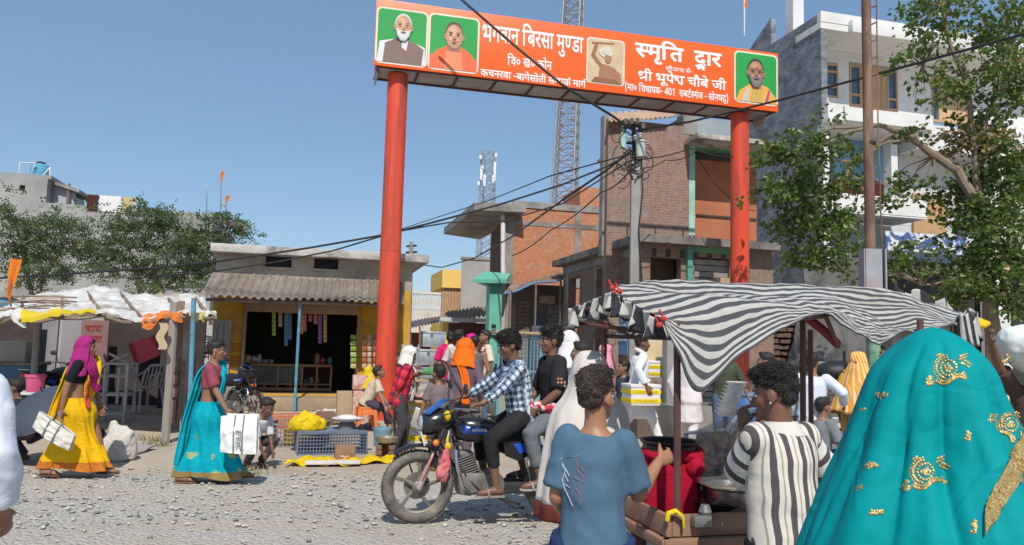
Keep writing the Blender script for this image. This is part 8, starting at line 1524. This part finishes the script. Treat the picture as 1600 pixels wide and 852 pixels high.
# behind the riders
p = man('tall person under a white head cloth standing behind the riders', 888, 10.5, 521, 150, cloth('shirt_lilac_white', (.62, .60, .64)), dkp, .9); hood(p, cloth('headcloth_white', (.74, .70, .70)), 125, .34, .02, .09, 'head_cloth')
man('dark haired man with an orange collar partly hidden by the cream shawl', 909, 8.2, 536, 170, cloth('shirt_orange', (.72, .13, .03)), dkp)
p = lady('woman in a pink patterned head scarf facing right near the brick corner', 946, 12.6, 540, 10, cloth('dress_pink', (.62, .13, .24), (.74, .42, .46), .85, .3, 20), cloth('scarf_pink', (.66, .12, .24), (.80, .45, .50), .85, .3, 22))
man('small boy whose dark head shows beside the pink scarf', 975, 12.0, 567, 200, cloth('shirt_navy', (.05, .06, .09)), dkp, hk=1.2)
# white kurta man with boxes
p = man('man in a white kurta and scarf striding right with a yellow banded foam box', 997, 11.6, 524, 5, wk, cloth('pyjama_white', (.76, .76, .77), (.68, .69, .71)), .95, hem=-.75, lean=4, lf=(.42, .08, .10), rf=(-.42, -.08, .13), ra=P(1010, 603, 11.2), la=P(1018, 600, 11.6), sk=SKD_, hd=(0, 4, 0), group='men in white kurtas'); mb = MB(); mb.tube([p.neck + V((.07*math.cos(a), .085*math.sin(a), .03 - .04*math.cos(a))) for a in [2*math.pi*i/14 for i in range(14)]], .034, 8, closed=True); mb.build('neck_scarf', cloth('scarf_pale', (.72, .70, .70)), p.root)
foambox('white foam box with yellow bands carried by the man in the white kurta', P(986, 634, 11.15), TX, .46, .36, .26, True, 'carried_box')
foambox('white foam box with yellow bands standing on the far stall behind the white kurta', P(1006, 590, 13.6), TX, .36, .3, .25, True, 'stall_box')
mb = MB(); q = P(1024, 548, 14.0); mb.box(q, (.52, .06, .48), (TX, SX, UP), .02); tag(mb.build('cream_panel', mat('panel_cream', (.62, .48, .29), (.55, .42, .25), 3, .7)), 'cream coloured panel standing behind the foam boxes', 'panel')
mb = MB(); q = P(1022, 600, 13.9); mb.box(V((q.x, q.y, .42)), (.9, .6, .84), (TX, SX, UP), .03); tag(mb.build('stall_counter', mat('counter_dark', (.16, .12, .10), None, 4, .8)), 'dark stall counter beneath the standing foam box', 'counter')
p = man('man in a pinkish white kurta walking away beyond the canopy flap', 1076, 11.2, 538, 60, cloth('kurta_pink_white', (.72, .66, .66), (.66, .60, .61)), cloth('pyjama_pale', (.70, .66, .66)), .95, hem=-.7, lf=(.28, .08, .09), rf=(-.24, -.08, .12), group='men in white kurtas', ra=(.2, -.12, .98))
mb = MB(); q = G(1047, 668); q = P(1047, 600, 13.5); mb.box(V((q.x, q.y, .95)), (.22, .2, 1.9), (TX, SX, UP), .015); tag(mb.build('concrete_post', MATS['pole_concrete']), 'short square concrete post left of the pinkish kurta', 'post')
p = man('man in an olive shirt and jeans facing the camera by the right gate post', 1131, 11.8, 541, -95, cloth('shirt_olive', (.075, .085, .055), (.055, .065, .042)), den, .75, ra=(.08, -.38, .82), la=(.08, .38, .80)); 
q = P(1168, 640, 12.6); o = thing('blue_drum', 'blue plastic water drum behind the man in olive', 'drum', V((q.x, q.y, 0))); mb = MB(); mb.lathe([(.24, .02), (.26, .1), (.26, .30), (.275, .33), (.26, .36), (.26, .60), (.275, .63), (.26, .66), (.25, .82), (.20, .88)], V((q.x, q.y, 0)), 26); mb.build('barrel', mat('drum_blue', (.05, .17, .42), (.04, .14, .35), 4, .45), o); mb = MB(); mb.lathe([(.255, .84), (.265, .86), (.255, .9)], V((q.x, q.y, 0)), 26); mb.build('rim', mat('drum_rim', (.10, .27, .52), None, 4, .4), o)
q = P(1112, 640, 12.9); o = thing('water_trough', 'low grey concrete tank behind the man in olive', 'tank', V((q.x, q.y, 0))); mb = MB(); wall(mb, V((q.x - .6, q.y, 0)), TX, 1.2, 0, .62, SX, .1); wall(mb, V((q.x - .6, q.y, 0)) + SX*.9, TX, 1.2, 0, .62, SX, .1); wall(mb, V((q.x - .6, q.y, 0)) + SX*.1, SX, .8, 0, .62, TX, .1); wall(mb, V((q.x - .6, q.y, 0)) + SX*.1 + TX*1.1, SX, .8, 0, .62, TX, .1); mb.build('tank_wall', conc, o, False)
man('person in an aqua shirt and dark cap under the canopy', 1207, 9.4, 552, 170, cloth('shirt_aqua', (.16, .50, .50), (.12, .40, .40)), dkp, .55, lean=8)
p = man('man in a pale bluish shirt seen from behind right of the striped boy', 1268, 9.0, 552, 65, cloth('shirt_ice', (.66, .70, .78), (.58, .62, .71)), den, .95, lean=10, tw=-10, ra=(.15, -.34, .98))
oy = cloth('sari_orange_stripe', (.82, .36, .05), (.72, .28, .03), .8, .35, 6, lambda g, u, v, base: g.mix(band(g, g.math('ADD', u, g.math('MULTIPLY', v, .2)), .07, .35), base, (.78, .60, .36)))
p = lady('woman in an orange striped sari walking away under the tree', 1340, 9.4, 553, 70, cloth('sari_orange', (.74, .36, .06), (.62, .42, .18), .8, .35, 12), None, cloth('blouse_gold', (.62, .36, .04))); hood(p, oy, 150, .60, .02, .16, 'sari_veil', amp=.02, uv=True)
man('dark silhouetted man standing in the shade beside the orange sari', 1387, 11.2, 541, 180, cloth('shirt_soot', (.03, .03, .034)), dkp)
p = person('barefoot person sitting low with bent knees beside the cartons', XY(1275, 8.8), 20, 1.5, hip=.36, lean=10, lf=(.42, .1, .09), rf=(.35, -.1, .09), lkn=(.5, .1, 1), rkn=(.5, -.1, 1), ra=(.30, -.12, .50), la=(.32, .12, .50), vox=.014); shirt(p, cloth('shirt_dull', (.20, .22, .24)), .5); pants(p, cloth('shorts_teal', (.10, .17, .19)), .45); hair(p)
# sack carrier at the right edge
q = P(1592, 548, 6.2); p = person('person at the right edge balancing a big white sack on the shoulder', (q.x + .12, q.y, 0), 80, 1.62, sk=SKD_, la=P(1548, 533, 6.0), lel=(0, 1, -.5), vox=.013, group=None); shirt(p, cloth('shirt_brown', (.10, .06, .05)), .5); pants(p, dkp); hair(p)
o = thing('white_sack', 'bulging pale white sack with a green tint carried at the right edge', 'sack', q); ROOTM[o.name] = Matrix.Identity(4); mb = MB(); mb.ell((.06, -.1, .02), (.26, .22, .20)); mb.ell((-.1, -.1, .06), (.12, .14, .12)); fuse(mb, .016, 'sackcloth', cloth('sack_pale', (.72, .74, .74), (.60, .68, .62), .6, .4, 6), o, 3, crinkle(.02, 7))
# crouching figures on the left
p = person('child in a white shirt crouching behind the white sack bag', XY(393, 9.4), -20, 1.25, hip=.30, lean=34, hd=(0, 25, 0), lf=(.14, .10, .075), rf=(.10, -.10, .075), lkn=(.5, .3, 1), rkn=(.5, -.3, 1), la=(.36, .06, .12), ra=(.34, -.08, .12), sk=SKD_, hk=1.2, vox=.012); shirt(p, cloth('shirt_pale_grey', (.58, .58, .60), (.50, .50, .53)), .6, -.2, .026, .016); pants(p, dkp); hair(p)
p = person('person crouching in dark clothes beneath the grey umbrella', XY(66, 9.4), 200, 1.5, hip=.34, lean=30, lf=(.16, .10, .08), rf=(.12, -.10, .08), lkn=(.5, .3, 1), rkn=(.5, -.3, 1), la=(.38, .08, .15), ra=(.36, -.08, .15), sk=SKD_, vox=.013); shirt(p, cloth('shirt_night', (.035, .035, .045)), .6); pants(p, cloth('lungi_purple', (.10, .07, .10))); hair(p)

# ======================================================= shop stock, stall furniture, far goods
cz = sA + .9; tcn = tt(383, 600, sA); tce = tt(520, 600, sA); o = thing('shop_counter', 'long glass fronted wooden counter inside the ochre shop', 'counter', T((tcn+tce)/2, cz)); zc = .295; ck = mat('counter_wood', (.34, .20, .10), (.26, .15, .08), 4, .6, stretch=(1, 1, .3)); zt_c = zz(450, 569, cz)
for z0, z1 in ((zt_c - .06, zt_c), (zt_c - .50, zt_c - .46), (zc + .02, zc + .10)): mb = MB(); mb.sbox(tcn, tce, cz - .02, cz + .5, z0, z1, .006); mb.build('shelf', ck, o)
for x in (tcn, lerp(tcn, tce, .33), lerp(tcn, tce, .62), lerp(tcn, tce, .80), tce - .05): mb = MB(); mb.sbox(x, x + .05, cz, cz + .45, zc + .1, zt_c - .06); mb.build('upright', ck, o, False)
mb = MB(); mb.sbox(tcn + .06, lerp(tcn, tce, .62), cz + .01, cz + .016, zt_c - .46, zt_c - .07); mb.build('glass', mat('counter_glass', (.18, .24, .22), None, 2, .08, spec=.8, alpha=.45), o, False)
mb = MB(); mb.sbox(tcn + .06, tce - .06, cz + .40, cz + .44, zc + .1, zt_c - .07); mb.build('back_panel', mat('panel_umber', (.07, .05, .04), None, 3, .9), o, False)
rnd = random.Random(77); cols = [(.45, .22, .12), (.55, .50, .42), (.12, .30, .22), (.50, .10, .06), (.10, .14, .35), (.60, .45, .12), (.40, .42, .44)]
for i, (px, w_, h, ci) in enumerate(((386, .16, .20, 1), (395, .13, .18, 0), (404, .12, .22, 1), (414, .16, .10, 6), (424, .10, .10, 5), (496, .14, .26, 0), (505, .12, .16, 3), (516, .12, .18, 2))):
    t_ = tt(px, 560, cz); kind = ('brick red', 'cream', 'sea green', 'dark red', 'navy', 'golden', 'grey')[{0: 0, 1: 1, 2: 2, 3: 3, 4: 4, 5: 5, 6: 6}[ci]]; mb = MB(); m_ = mat('jar_%d' % ci, cols[ci], tuple(x*.6 for x in cols[ci]), 12, .35)
    jr = thing('jar', 'round %s jar number %d from the left on the shop counter' % (kind, i + 1) if False else '%s jar on the ochre shop counter, %s' % (kind, ('at its far left end', 'second from its left end', 'third from its left end', 'low and wide near the left', 'small, left of the blue post', 'tall and rounded near the right', 'squat, right of the tall one', 'at its right end')[i]), 'jar', T(t_, cz + .2, zt_c), 0, 'jars on the shop counter')
    mb.lathe([(w_*.45, 0), (w_*.5, .02), (w_*.5, h*.8), (w_*.36, h*.92)], T(t_, cz + .2, zt_c), 14); mb.build('body', m_, jr); mb = MB(); mb.lathe([(w_*.4, h*.92), (w_*.4, h), (w_*.3, h*1.03)], T(t_, cz + .2, zt_c), 14); mb.build('lid', mat('jar_lid', (.35, .12, .08), None, 5, .4), jr)
mb = MB()
for k in range(26):
    x = lerp(tcn + .2, tce - .3, rnd.random()); z = rnd.choice((zt_c - .46, zc + .1)); h = rnd.uniform(.06, .2); mb.mi = rnd.randrange(4); mb.lathe([(.035, 0), (.04, h*.7), (.015, h)], T(x, cz + rnd.uniform(.1, .3), z), 8)
tag(struct(mb.build('counter_bottles', [mat('bottle_teal', (.10, .30, .30), None, 5, .3), mat('bottle_pale', (.42, .48, .46), None, 5, .3), mat('bottle_red', (.34, .06, .05), None, 5, .4), mat('bottle_tan', (.40, .28, .14), None, 5, .5)]), 'stuff'), 'small bottles and tins crowded on the shelves inside the shop counter', 'bottles')
for px, y0, y1, c, lab in ((428, 490, 524, (.28, .36, .05), 'olive green'), (438, 490, 510, (.42, .28, .16), 'short tan'), (447, 490, 540, (.09, .20, .33), 'long faded blue'), (453, 490, 530, (.07, .16, .27), 'narrow navy'), (471, 490, 521, (.45, .30, .14), 'ochre'), (476, 490, 517, (.50, .16, .10), 'red brown'), (485, 490, 502, (.32, .12, .24), 'short mauve'), (493, 490, 506, (.38, .18, .12), 'short rust'), (500, 490, 536, (.24, .10, .34), 'long purple'), (508, 490, 534, (.44, .28, .12), 'long golden brown')):
    a, b = ST(px, y0 - 4, sA + .35), ST(px, y1 + 1, sA + .35); o = thing('sachet_strip', lab + ' strip of sachets hanging in the dark shop opening', 'packets', b, 0, 'sachet strips hanging in the shop'); n = max(3, int((a.z - b.z)/.085)); mb = MB()
    for k in range(n): q = lerp(a, b, (k+.5)/n); mb.box(q + SX*rnd.uniform(-.01, .01), (.085, .014, (a.z-b.z)/n - .008), (TX, SX, UP), .005)
    mb.build('sachets', mat('sachet_%d' % px, c, tuple(min(1, x*1.5) for x in c), 30, .35), o)
for j, (px, c) in enumerate(((552, (.26, .40, .06)), (569, (.45, .12, .08)), (577, (.50, .38, .26)), (586, (.42, .10, .12)), (593, (.34, .32, .30)))):
    o = thing('packet_rack', ('green packet strip hanging beside the shop door, left of the others', 'red packet strip next to the green one by the gate post', 'buff packet strip in the middle of the row by the gate post', 'crimson packet strip second from the gate post', 'greyish packet strip touching the red gate post')[j], 'packets', ST(px, 590, sA - .5), 0, 'packet strips by the shop door')
    for k in range(6): mb = MB(); a = ST(px, 527 + k*9, sA - .5); mb.box(a, (.13 if j == 0 else .095, .05, .105), (TX + UP*rnd.uniform(-.1, .1), SX, UP), .015); mb.build('packet', mat('packet_%d_%d' % (j, k % 2), tuple(x*(1 if k % 2 else .7) for x in c), (.55, .45, .35) if k % 3 else c, 18, .35), o)
q = P(362, 640, 15.4); o = thing('tin_container', 'dull grey square tin box standing before the shop counter', 'box', V((q.x, q.y, 0))); mb = MB(); mb.box(V((q.x, q.y, .32)), (.42, .36, .64), (TX, SX, UP), .03); mb.build('tin', mat('tin_dull', (.33, .31, .26), (.25, .24, .2), 4, .5, .4), o); mb = MB(); mb.lathe([(.12, .645), (.12, .69), (.05, .71)], V((q.x, q.y, 0)), 16); mb.build('lid', mat('tin_lid', (.24, .23, .21), None, 4, .5, .4), o)
q = P(543, 640, 14.6); mb = MB(); mb.box(V((q.x, q.y, .32)), (.42, .34, .58), (TX, SX, UP), .02); tag(mb.build('carton', mat('carton_buff', (.42, .31, .20), (.34, .25, .16), 4, .8)), 'upright buff carton left of the seated boy', 'carton')
q = P(555, 640, 14.3); mb = MB(); mb.box(V((q.x + .1, q.y, .80)), (.34, .3, .26), (TX, SX, UP), .02); mb.box(V((q.x + .1, q.y, .33)), (.3, .26, .66), (TX, SX, UP), .02); tag(mb.build('red_carton', mat('carton_red', (.52, .14, .10), (.62, .52, .46), 14, .6)), 'red and white carton pile behind the seated boy', 'carton')
# stacked white frames, plastic chair, table, buckets in the stall
fwm = mat('frame_white', (.52, .50, .51), (.44, .42, .43), 4, .6, stain=(.34, .31, .30), ssc=4)
def frame(label, px, Y, zb, w_, d_, h, rz, group): 
    q = P(px, 600, Y); o = thing('wooden_stool', label, 'stool', (q.x, q.y, zb), rz, group); M_ = ROOTM[o.name]; Lc = lambda a, b, z: M_ @ V((a, b, z)); X_ = (M_.to_3x3() @ XV, M_.to_3x3() @ YV, UP)
    for a in (-1, 1):
        for b in (-1, 1): mb = MB(); mb.box(Lc(a*w_/2, b*d_/2, h/2), (.05, .05, h), X_, .004); mb.build('leg', fwm, o)
    for z in (.16, .48, .80):
        for b in (-1, 1): mb = MB(); mb.box(Lc(0, b*d_/2, h*z), (w_ - .05, .03, .045), X_, .004); mb.build('rail', fwm, o)
        for a in (-1, 1): mb = MB(); mb.box(Lc(a*w_/2, 0, h*z), (.03, d_ - .05, .045), X_, .004); mb.build('rail', fwm, o)
    mb = MB(); mb.box(Lc(0, 0, h + .012), (w_ + .06, d_ + .06, .03), X_, .008); mb.build('seat', fwm, o)
    for a in (-.12, .12): mb = MB(); mb.box(Lc(a*w_*2, -d_/2 - .02, h*.64), (.04, .02, h*.62), X_, .004); mb.build('slat', fwm, o)
    return o
frame('tall whitish wooden stool standing in the tarpaulin stall beside the plastic chair', 182, 13.9, 0.0, .50, .42, 1.02, .1, None)
mb = MB(); q = P(182, 600, 13.9); 
for s in (-1, 1): mb.tube([V((q.x - .14*s, q.y, 1.06)), V((q.x + .16*s, q.y, 1.20))], .024, 8, 1.0)
tag(mb.build('crossed_sticks', fwm), 'two crossed pale sticks on top of the tall whitish stool', 'sticks')
def chair(label, pos, rz, m):
    o = thing('plastic_chair', label, 'chair', pos, rz); M_ = ROOTM[o.name]; Lc = lambda a, b, z: M_ @ V((a, b, z))
    for a in (-1, 1): mb = MB(); mb.tube([Lc(.22, a*.22, .44), Lc(.26, a*.26, 0)], [.026, .020], 8, rnd=False); mb.build('leg', m, o); mb = MB(); mb.tube([Lc(-.20, a*.21, .44), Lc(-.27, a*.25, 0)], [.026, .020], 8, rnd=False); mb.build('leg', m, o); mb = MB(); mb.tube([Lc(.24, a*.24, .42), Lc(.22, a*.27, .64), Lc(.05, a*.28, .67), Lc(-.20, a*.26, .68), Lc(-.24, a*.22, .72)], .022, 8, 1.4, UP); mb.build('armrest', m, o)
    mb = MB(); mb.sheet(lambda u, v: Lc(-.22 + .46*u, (v - .5)*.44, .44 - .02*math.sin(math.pi*v)*math.sin(math.pi*u)), 10, 10, .012); mb.build('seat', m, o); mb = MB(); mb.tube([Lc(-.22, -.22, .44), Lc(-.30, -.21, .75), Lc(-.34, -.12, .86), Lc(-.34, .12, .86), Lc(-.30, .21, .75), Lc(-.22, .22, .44)], .022, 8); mb.build('back_frame', m, o)
    for k in range(5): mb = MB(); y = -.15 + .075*k; mb.tube([Lc(-.23, y, .46), Lc(-.31, y, .72), Lc(-.34, y, .84)], .015, 6, .6); mb.build('back_slat', m, o)
    return o
q = P(226, 600, 14.4); chair('greyish plastic armchair in the shade of the tarpaulin stall', (q.x, q.y, .15), 2.6, mat('chair_grey', (.42, .40, .42), None, 4, .5)); q = P(1122, 650, 8.6); chair('slate grey plastic armchair behind the snack cart', (q.x, q.y, 0), 2.2, mat('chair_slate', (.17, .19, .23), (.13, .145, .18), 5, .45))
def bucket(label, q, z, r, h, m, cat='bucket'):
    o = thing('bucket', label, cat, (q.x, q.y, z)); c = V((q.x, q.y, z)); mb = MB(); mb.lathe([(r*.75, 0), (r*.8, h*.1), (r*.95, h*.8), (r*1.05, h*.84), (r*1.05, h), (r*.98, h), (r*.8, h*.12), (r*.6, h*.08)], c, 20, None, True, True); mb.build('pail', m, o); mb = MB(); mb.tube([c + V((r*1.05*math.cos(a), -.02 - r*.3*math.sin(a), h*.95 - r*.5*math.sin(a))) for a in [math.pi*i/8 for i in range(9)]], .006, 5); mb.build('handle', blackm, o)
q = P(55, 600, 11.9); bucket('pink plastic bucket standing on the pale ledge at far left', q, .64, .14, .27, mat('bucket_pink', (.62, .10, .22), None, 4, .45)); q2 = P(18, 606, 12.2); bucket('dull mauve bucket left of the pink one', q2, .60, .12, .22, mat('bucket_mauve', (.22, .15, .19), None, 4, .5))
o = thing('stall_ledge', 'pale blue topped ledge carrying the pink bucket', 'table', P(55, 640, 12.0) - UP*P(55, 640, 12.0).z); q = P(52, 600, 12.0); mb = MB(); mb.box(V((q.x, q.y, .62)), (1.1, .5, .04), None, .008); mb.build('table_top', mat('ledge_white', (.60, .60, .58), None, 5, .6), o)
for a in (-.48, .48):
    for b in (-.2, .2): mb = MB(); mb.box(V((q.x + a, q.y + b, .3)), (.06, .06, .6)); mb.build('leg', bluep, o, False)
o = thing('blue_cabinet', 'blue painted cabinet with a cardboard box on it in the dark left stall', 'cabinet', P(8, 620, 14.2) - UP*P(8, 620, 14.2).z); q = P(8, 600, 14.2); mb = MB(); mb.box(V((q.x, q.y, .5)), (1.2, .5, .9), None, .02); mb.build('cabinet_body', mat('cabinet_blue', (.05, .14, .22), None, 3, .6), o); mb = MB(); mb.box(V((q.x, q.y, .97)), (1.3, .55, .04), None, .006); mb.build('top', woodd, o)
mb = MB(); mb.box(V((q.x + .1, q.y, 1.18)), (.7, .4, .38), None, .02); tag(mb.build('cardboard_box', mat('box_grey', (.30, .28, .25), None, 4, .8)), 'greyish cardboard box on top of the blue cabinet', 'box')
# umbrella, sack, mat on the left verge
o = thing('umbrella', 'open dark grey umbrella resting low over a crouching figure', 'umbrella', P(66, 690, 9.2) - UP*P(66, 690, 9.2).z); c = P(66, 612, 9.2); um = cloth('umbrella_slate', (.065, .08, .11), (.05, .062, .088), .6, .1); axu = V((-.25, -.35, .9)).normalized(); ex = axu.orthogonal().normalized(); ey = axu.cross(ex); mb = MB()
mb.sheet(lambda u, v: c + (ex*math.cos(u*6.2832) + ey*math.sin(u*6.2832))*(.56*math.sin(v*1.25)/.95*(1 - .06*abs(math.sin(u*6.2832*4))*v)) - axu*(.40*(1 - math.cos(v*1.25))*1.1), 64, 14, .006); mb.build('canopy', um, o); mb = MB(); mb.tube([c + axu*.06, c - axu*.55], .010, 6); mb.build('shaft', blackm, o)
for k in range(8): mb = MB(); a = k*math.pi/4; mb.tube([c - axu*.01, c + (ex*math.cos(a) + ey*math.sin(a))*.30 - axu*.11, c + (ex*math.cos(a) + ey*math.sin(a))*.54 - axu*.31], .005, 4); mb.build('rib', blackm, o)
rag('sack', 'slumped off white sack standing on the verge behind the woman in yellow', P(182, 700, 9.7) - UP*P(182, 700, 9.7).z, .24, .18, .34, cloth('sack_offwhite', (.60, .56, .50), (.5, .46, .41)), 13, 5., 'sack')
mb = MB(); q = G(188, 705); mb.sheet(lambda u, v: q + V(((u - .5)*.75, (v - .5)*.55 + .05*math.sin(u*5), .012 + .02*noise.noise(V((u*4, v*4, 2))) + .05*v)), 20, 14, .02); tag(mb.build('ground_mat', cloth('mat_grey', (.36, .34, .31), (.29, .27, .25))), 'grey sacking mat on the verge behind the woman in yellow', 'mat')
rag('dark_bundle', 'dark cloth bundle on the verge beside the crouching figure', P(148, 690, 9.9) - UP*P(148, 690, 9.9).z, .22, .18, .26, cloth('bundle_dark', (.05, .055, .07)), 17, 5., 'bundle')
# metal trunks and bangle racks beyond the red post
tnk = mat('trunk_tin', (.62, .64, .66), (.50, .52, .54), 2.5, .32, .65, stain=(.40, .41, .42), ssc=3)
for i, (x0, y0, x1, y1, Y, lab) in enumerate(((657, 517, 692, 543, 19.6, 'topmost silvery metal trunk of the stack behind the red gate post'), (618, 541, 650, 566, 19.2, 'silvery metal trunk next to the red gate post'), (646, 545, 693, 572, 19.3, 'wide silvery trunk directly under the topmost one'), (650, 573, 692, 602, 19.1, 'lower silvery trunk beneath the wide one'), (612, 567, 648, 600, 19.0, 'lowest silvery trunk touching the red gate post'))):
    a, b = P(x0, y0, Y), P(x1, y1, Y); c = lerp(a, b, .5); w_, h = abs(b.x - a.x), abs(a.z - b.z); o = thing('metal_trunk', lab, 'trunk', V((c.x, Y + .25, min(a.z, b.z))), 0, 'metal trunks for sale'); mb = MB(); mb.box(V((c.x, Y + .25, c.z - h*.08)), (w_, .5, h*.80), (TX, SX, UP), .01); mb.build('body', tnk, o); mb = MB(); mb.box(V((c.x, Y + .25, c.z + h*.40)), (w_ + .02, .52, h*.16), (TX, SX, UP), .02); mb.build('lid', tnk, o)
    mb = MB(); mb.box(V((c.x, Y - .005, c.z + h*.25)), (.07, .03, .12), (TX, SX, UP), .006); mb.build('hasp', alu, o)
mb = MB(); q = P(650, 612, 18.6); mb.box(V((q.x, q.y, .20)), (1.7, 1.2, .40), (TX, SX, UP), .02); tag(mb.build('trunk_platform', conc), 'low concrete platform beneath the metal trunks', 'platform')
for i, (px, n) in enumerate(((618, 3), (629, 4), (641, 3), (652, 2))):
    q = P(px, 590, 16.6); o = thing('bangle_stand', ('leftmost upright rack of banded bangles behind the scarfed man', 'second upright rack of bangles behind the scarfed man', 'third upright rack of bangles above the fish table', 'rightmost thin rack of bangles by the trunks')[i], 'rack', V((q.x, q.y, 0)), 0, 'bangle racks')
    mb = MB(); mb.tube([V((q.x, q.y, 0)), V((q.x, q.y, 1.5))], .02, 6); mb.build('pole', steel, o)
    for k in range(n*3): mb = MB(); c = V((q.x, q.y, .62 + k*.075)); mb.lathe([(.055, 0), (.06, .03), (.055, .06)], c, 12); mb.build('bangle_roll', mat('bangle_%d' % (k % 4), ((.55, .50, .40), (.45, .12, .10), (.20, .22, .16), (.62, .58, .5))[k % 4], None, 12, .3, .3), o)
rag('green_cloth', 'bright green cloth heap with dark goods on the table behind the trunks', P(682, 586, 16.8), .34, .2, .12, cloth('cloth_green', (.12, .50, .14), (.06, .10, .08), .8, .4, 9), 23); o = thing('goods_table', 'low tan table under the bright green cloth', 'table', P(672, 620, 16.8) - UP*P(672, 620, 16.8).z); q = P(668, 592, 16.8); mb = MB(); mb.box(V((q.x, q.y, q.z - .03)), (1.5, .7, .05), (TX, SX, UP), .008); mb.build('table_top', woodl, o)
for a in (-.65, .65): mb = MB(); mb.box(V((q.x, q.y, 0)) + TX*a + UP*(q.z/2 - .03), (.06, .6, q.z - .06), (TX, SX, UP)); mb.build('leg', woodl, o, False)
# blue cage stand by the corner shops
o = thing('blue_cage', 'light blue barred cage with a plank roof standing at the street corner', 'cage', P(810, 600, 16.4) - UP*P(810, 600, 16.4).z); a, b = P(780, 522, 16.2), P(846, 522, 16.6); cb_ = mat('cage_blue', (.16, .36, .46), (.12, .29, .38), 5, .5); z0 = .35; dx = b - a; L_ = V((dx.x, dx.y, 0)).length; ax = V((dx.x, dx.y, 0)).normalized(); ay = UP.cross(ax); base = V((a.x, a.y, 0)); zt2 = a.z
for i in (0, 1):
    for j in (0, 1): mb = MB(); mb.tube([base + ax*L_*i + ay*.6*j, base + ax*L_*i + ay*.6*j + UP*zt2], .03, 8, rnd=False); mb.build('corner_post', cb_, o)
mb = MB()
for k in range(13): q = base + ax*(L_*k/12); mb.tube([q + UP*.55, q + UP*zt2], .010, 5, rnd=False)
mb.build('front_bars', cb_, o); mb = MB()
for z in (.55, 1.0, zt2 - .05):
    for j in (0, 1): mb.tube([base + ay*.6*j + UP*z, base + ax*L_ + ay*.6*j + UP*z], .018, 6)
mb.build('rails', cb_, o); mb = MB(); mb.box(base + ax*L_/2 + ay*.3 + UP*(zt2 + .04), (L_ + .25, .8, .05), (ax, ay, UP), .01); mb.build('plank_roof', woodl, o); mb = MB(); mb.box(base + ax*L_/2 + ay*.3 + UP*.30, (L_, .58, .42), (ax, ay, UP), .01); mb.build('lower_box', mat('box_teal', (.20, .38, .36), (.30, .24, .16), 3, .7), o)
# cartons and shelves at the right under the canopy
rnd = random.Random(41)
for i, (px, py, w_, h, c, lab) in enumerate(((1296, 600, .34, .26, (.58, .60, .50), 'pale carton at the top left of the pile behind the orange sari'), (1318, 580, .28, .24, (.62, .55, .40), 'buff carton uppermost in the pile'), (1300, 575, .24, .16, (.52, .58, .54), 'greenish white carton beneath the dark rail'), (1298, 628, .50, .20, (.50, .62, .55), 'mint carton in the middle of the pile'), (1322, 622, .22, .34, (.66, .58, .18), 'yellow edged carton at the right of the pile'), (1300, 655, .52, .20, (.68, .66, .64), 'white carton with a pink band low in the pile'), (1290, 682, .60, .14, (.62, .60, .55), 'flat white tray carton at the bottom of the pile'))):
    q = P(px, py + h*60, 10.3 + .05*i); o = thing('goods_carton', lab, 'carton', q, 0, 'cartons piled beside the orange sari'); mb = MB(); mb.box(q + UP*h/2, (w_, .36, h), (TX, SX, UP), .012); mb.build('carton_body', mat('carton_%d' % i, c, tuple(x*.75 for x in c), 7, .7), o); mb = MB(); mb.box(q + UP*h*.5 - SX*.186, (w_*.9, .01, h*.22), (TX, SX, UP)); mb.build('printed_band', mat('band_%d' % (i % 3), ((.50, .06, .22), (.70, .52, .02), (.25, .32, .30))[i % 3], None, 16, .5), o, False)
q = P(1306, 612, 9.9); bucket('small magenta basket hanging among the cartons', q, q.z, .11, .17, mat('basket_magenta', (.60, .04, .26), None, 4, .5), 'basket')
o = thing('goods_shelf', 'low wooden shelf carrying the pile of cartons', 'shelf', P(1305, 690, 10.5) - UP*P(1305, 690, 10.5).z); q = P(1305, 640, 10.6)
for z in (.28, .62, .98): mb = MB(); mb.box(V((q.x, q.y, z - .10)), (1.1, .5, .03), (TX, SX, UP)); mb.build('board', woodd, o, False)
for a in (-.52, .52):
    for b in (-.22, .22): mb = MB(); mb.tube([V((q.x, q.y, 0)) + TX*a + SX*b, V((q.x, q.y, 1.05)) + TX*a + SX*b], .025, 6, rnd=False); mb.build('upright', woodd, o)
mb = MB(); q = P(1330, 606, 9.7); mb.tube([V((q.x - .08, q.y, 0)), V((q.x - .08, q.y, 1.6))], .02, 8, rnd=False); mb.ell(V((q.x - .16, q.y, 1.32)), (.30, .2, .16)); tag(mb.build('hanging_black_bag', mat('bag_black', (.02, .02, .022), None, 6, .5)), 'black bag hung on a thin pole left of the orange sari', 'bag')
q = P(1300, 690, 9.6); mb = MB(); mb.box(V((q.x, q.y, .06)), (.9, .45, .10), (TX, SX, UP), .015); tag(mb.build('yellow_edge_tray', ft_), 'flat yellow tray on the ground at the foot of the cartons', 'tray')
rag('yellow_sheet', 'yellow plastic lying under the tree behind the teal veil', P(1470, 512, 9.0), .5, .3, .12, ylw, 31)
# dry weeds at the foot of the plank panel
mb = MB(); rnd = random.Random(9); lg = MATS['shrub_pale']
for px, py in ((243, 690), (236, 695), (255, 698), (228, 688), (300, 668), (395, 742), (215, 700)):
    q = G(px, py)
    for _ in range(50): a = rnd.random()*6.3; L_ = rnd.uniform(.05, .18); d = V((math.cos(a)*.6, math.sin(a)*.6, 1)).normalized(); s_ = d.cross(UP).normalized()*.006; b = q + V((rnd.gauss(0, .07), rnd.gauss(0, .07), 0)); mb.mi = rnd.choice((0, 0, 1)); mb.add([b - s_, b + s_, b + d*L_ + V((0, 0, -.02))], [(0, 1, 2)])
struct(mb.build('weeds', [mat('dry_grass', (.38, .31, .15), (.28, .26, .11), 9, .9), lg], smooth=False), 'stuff')
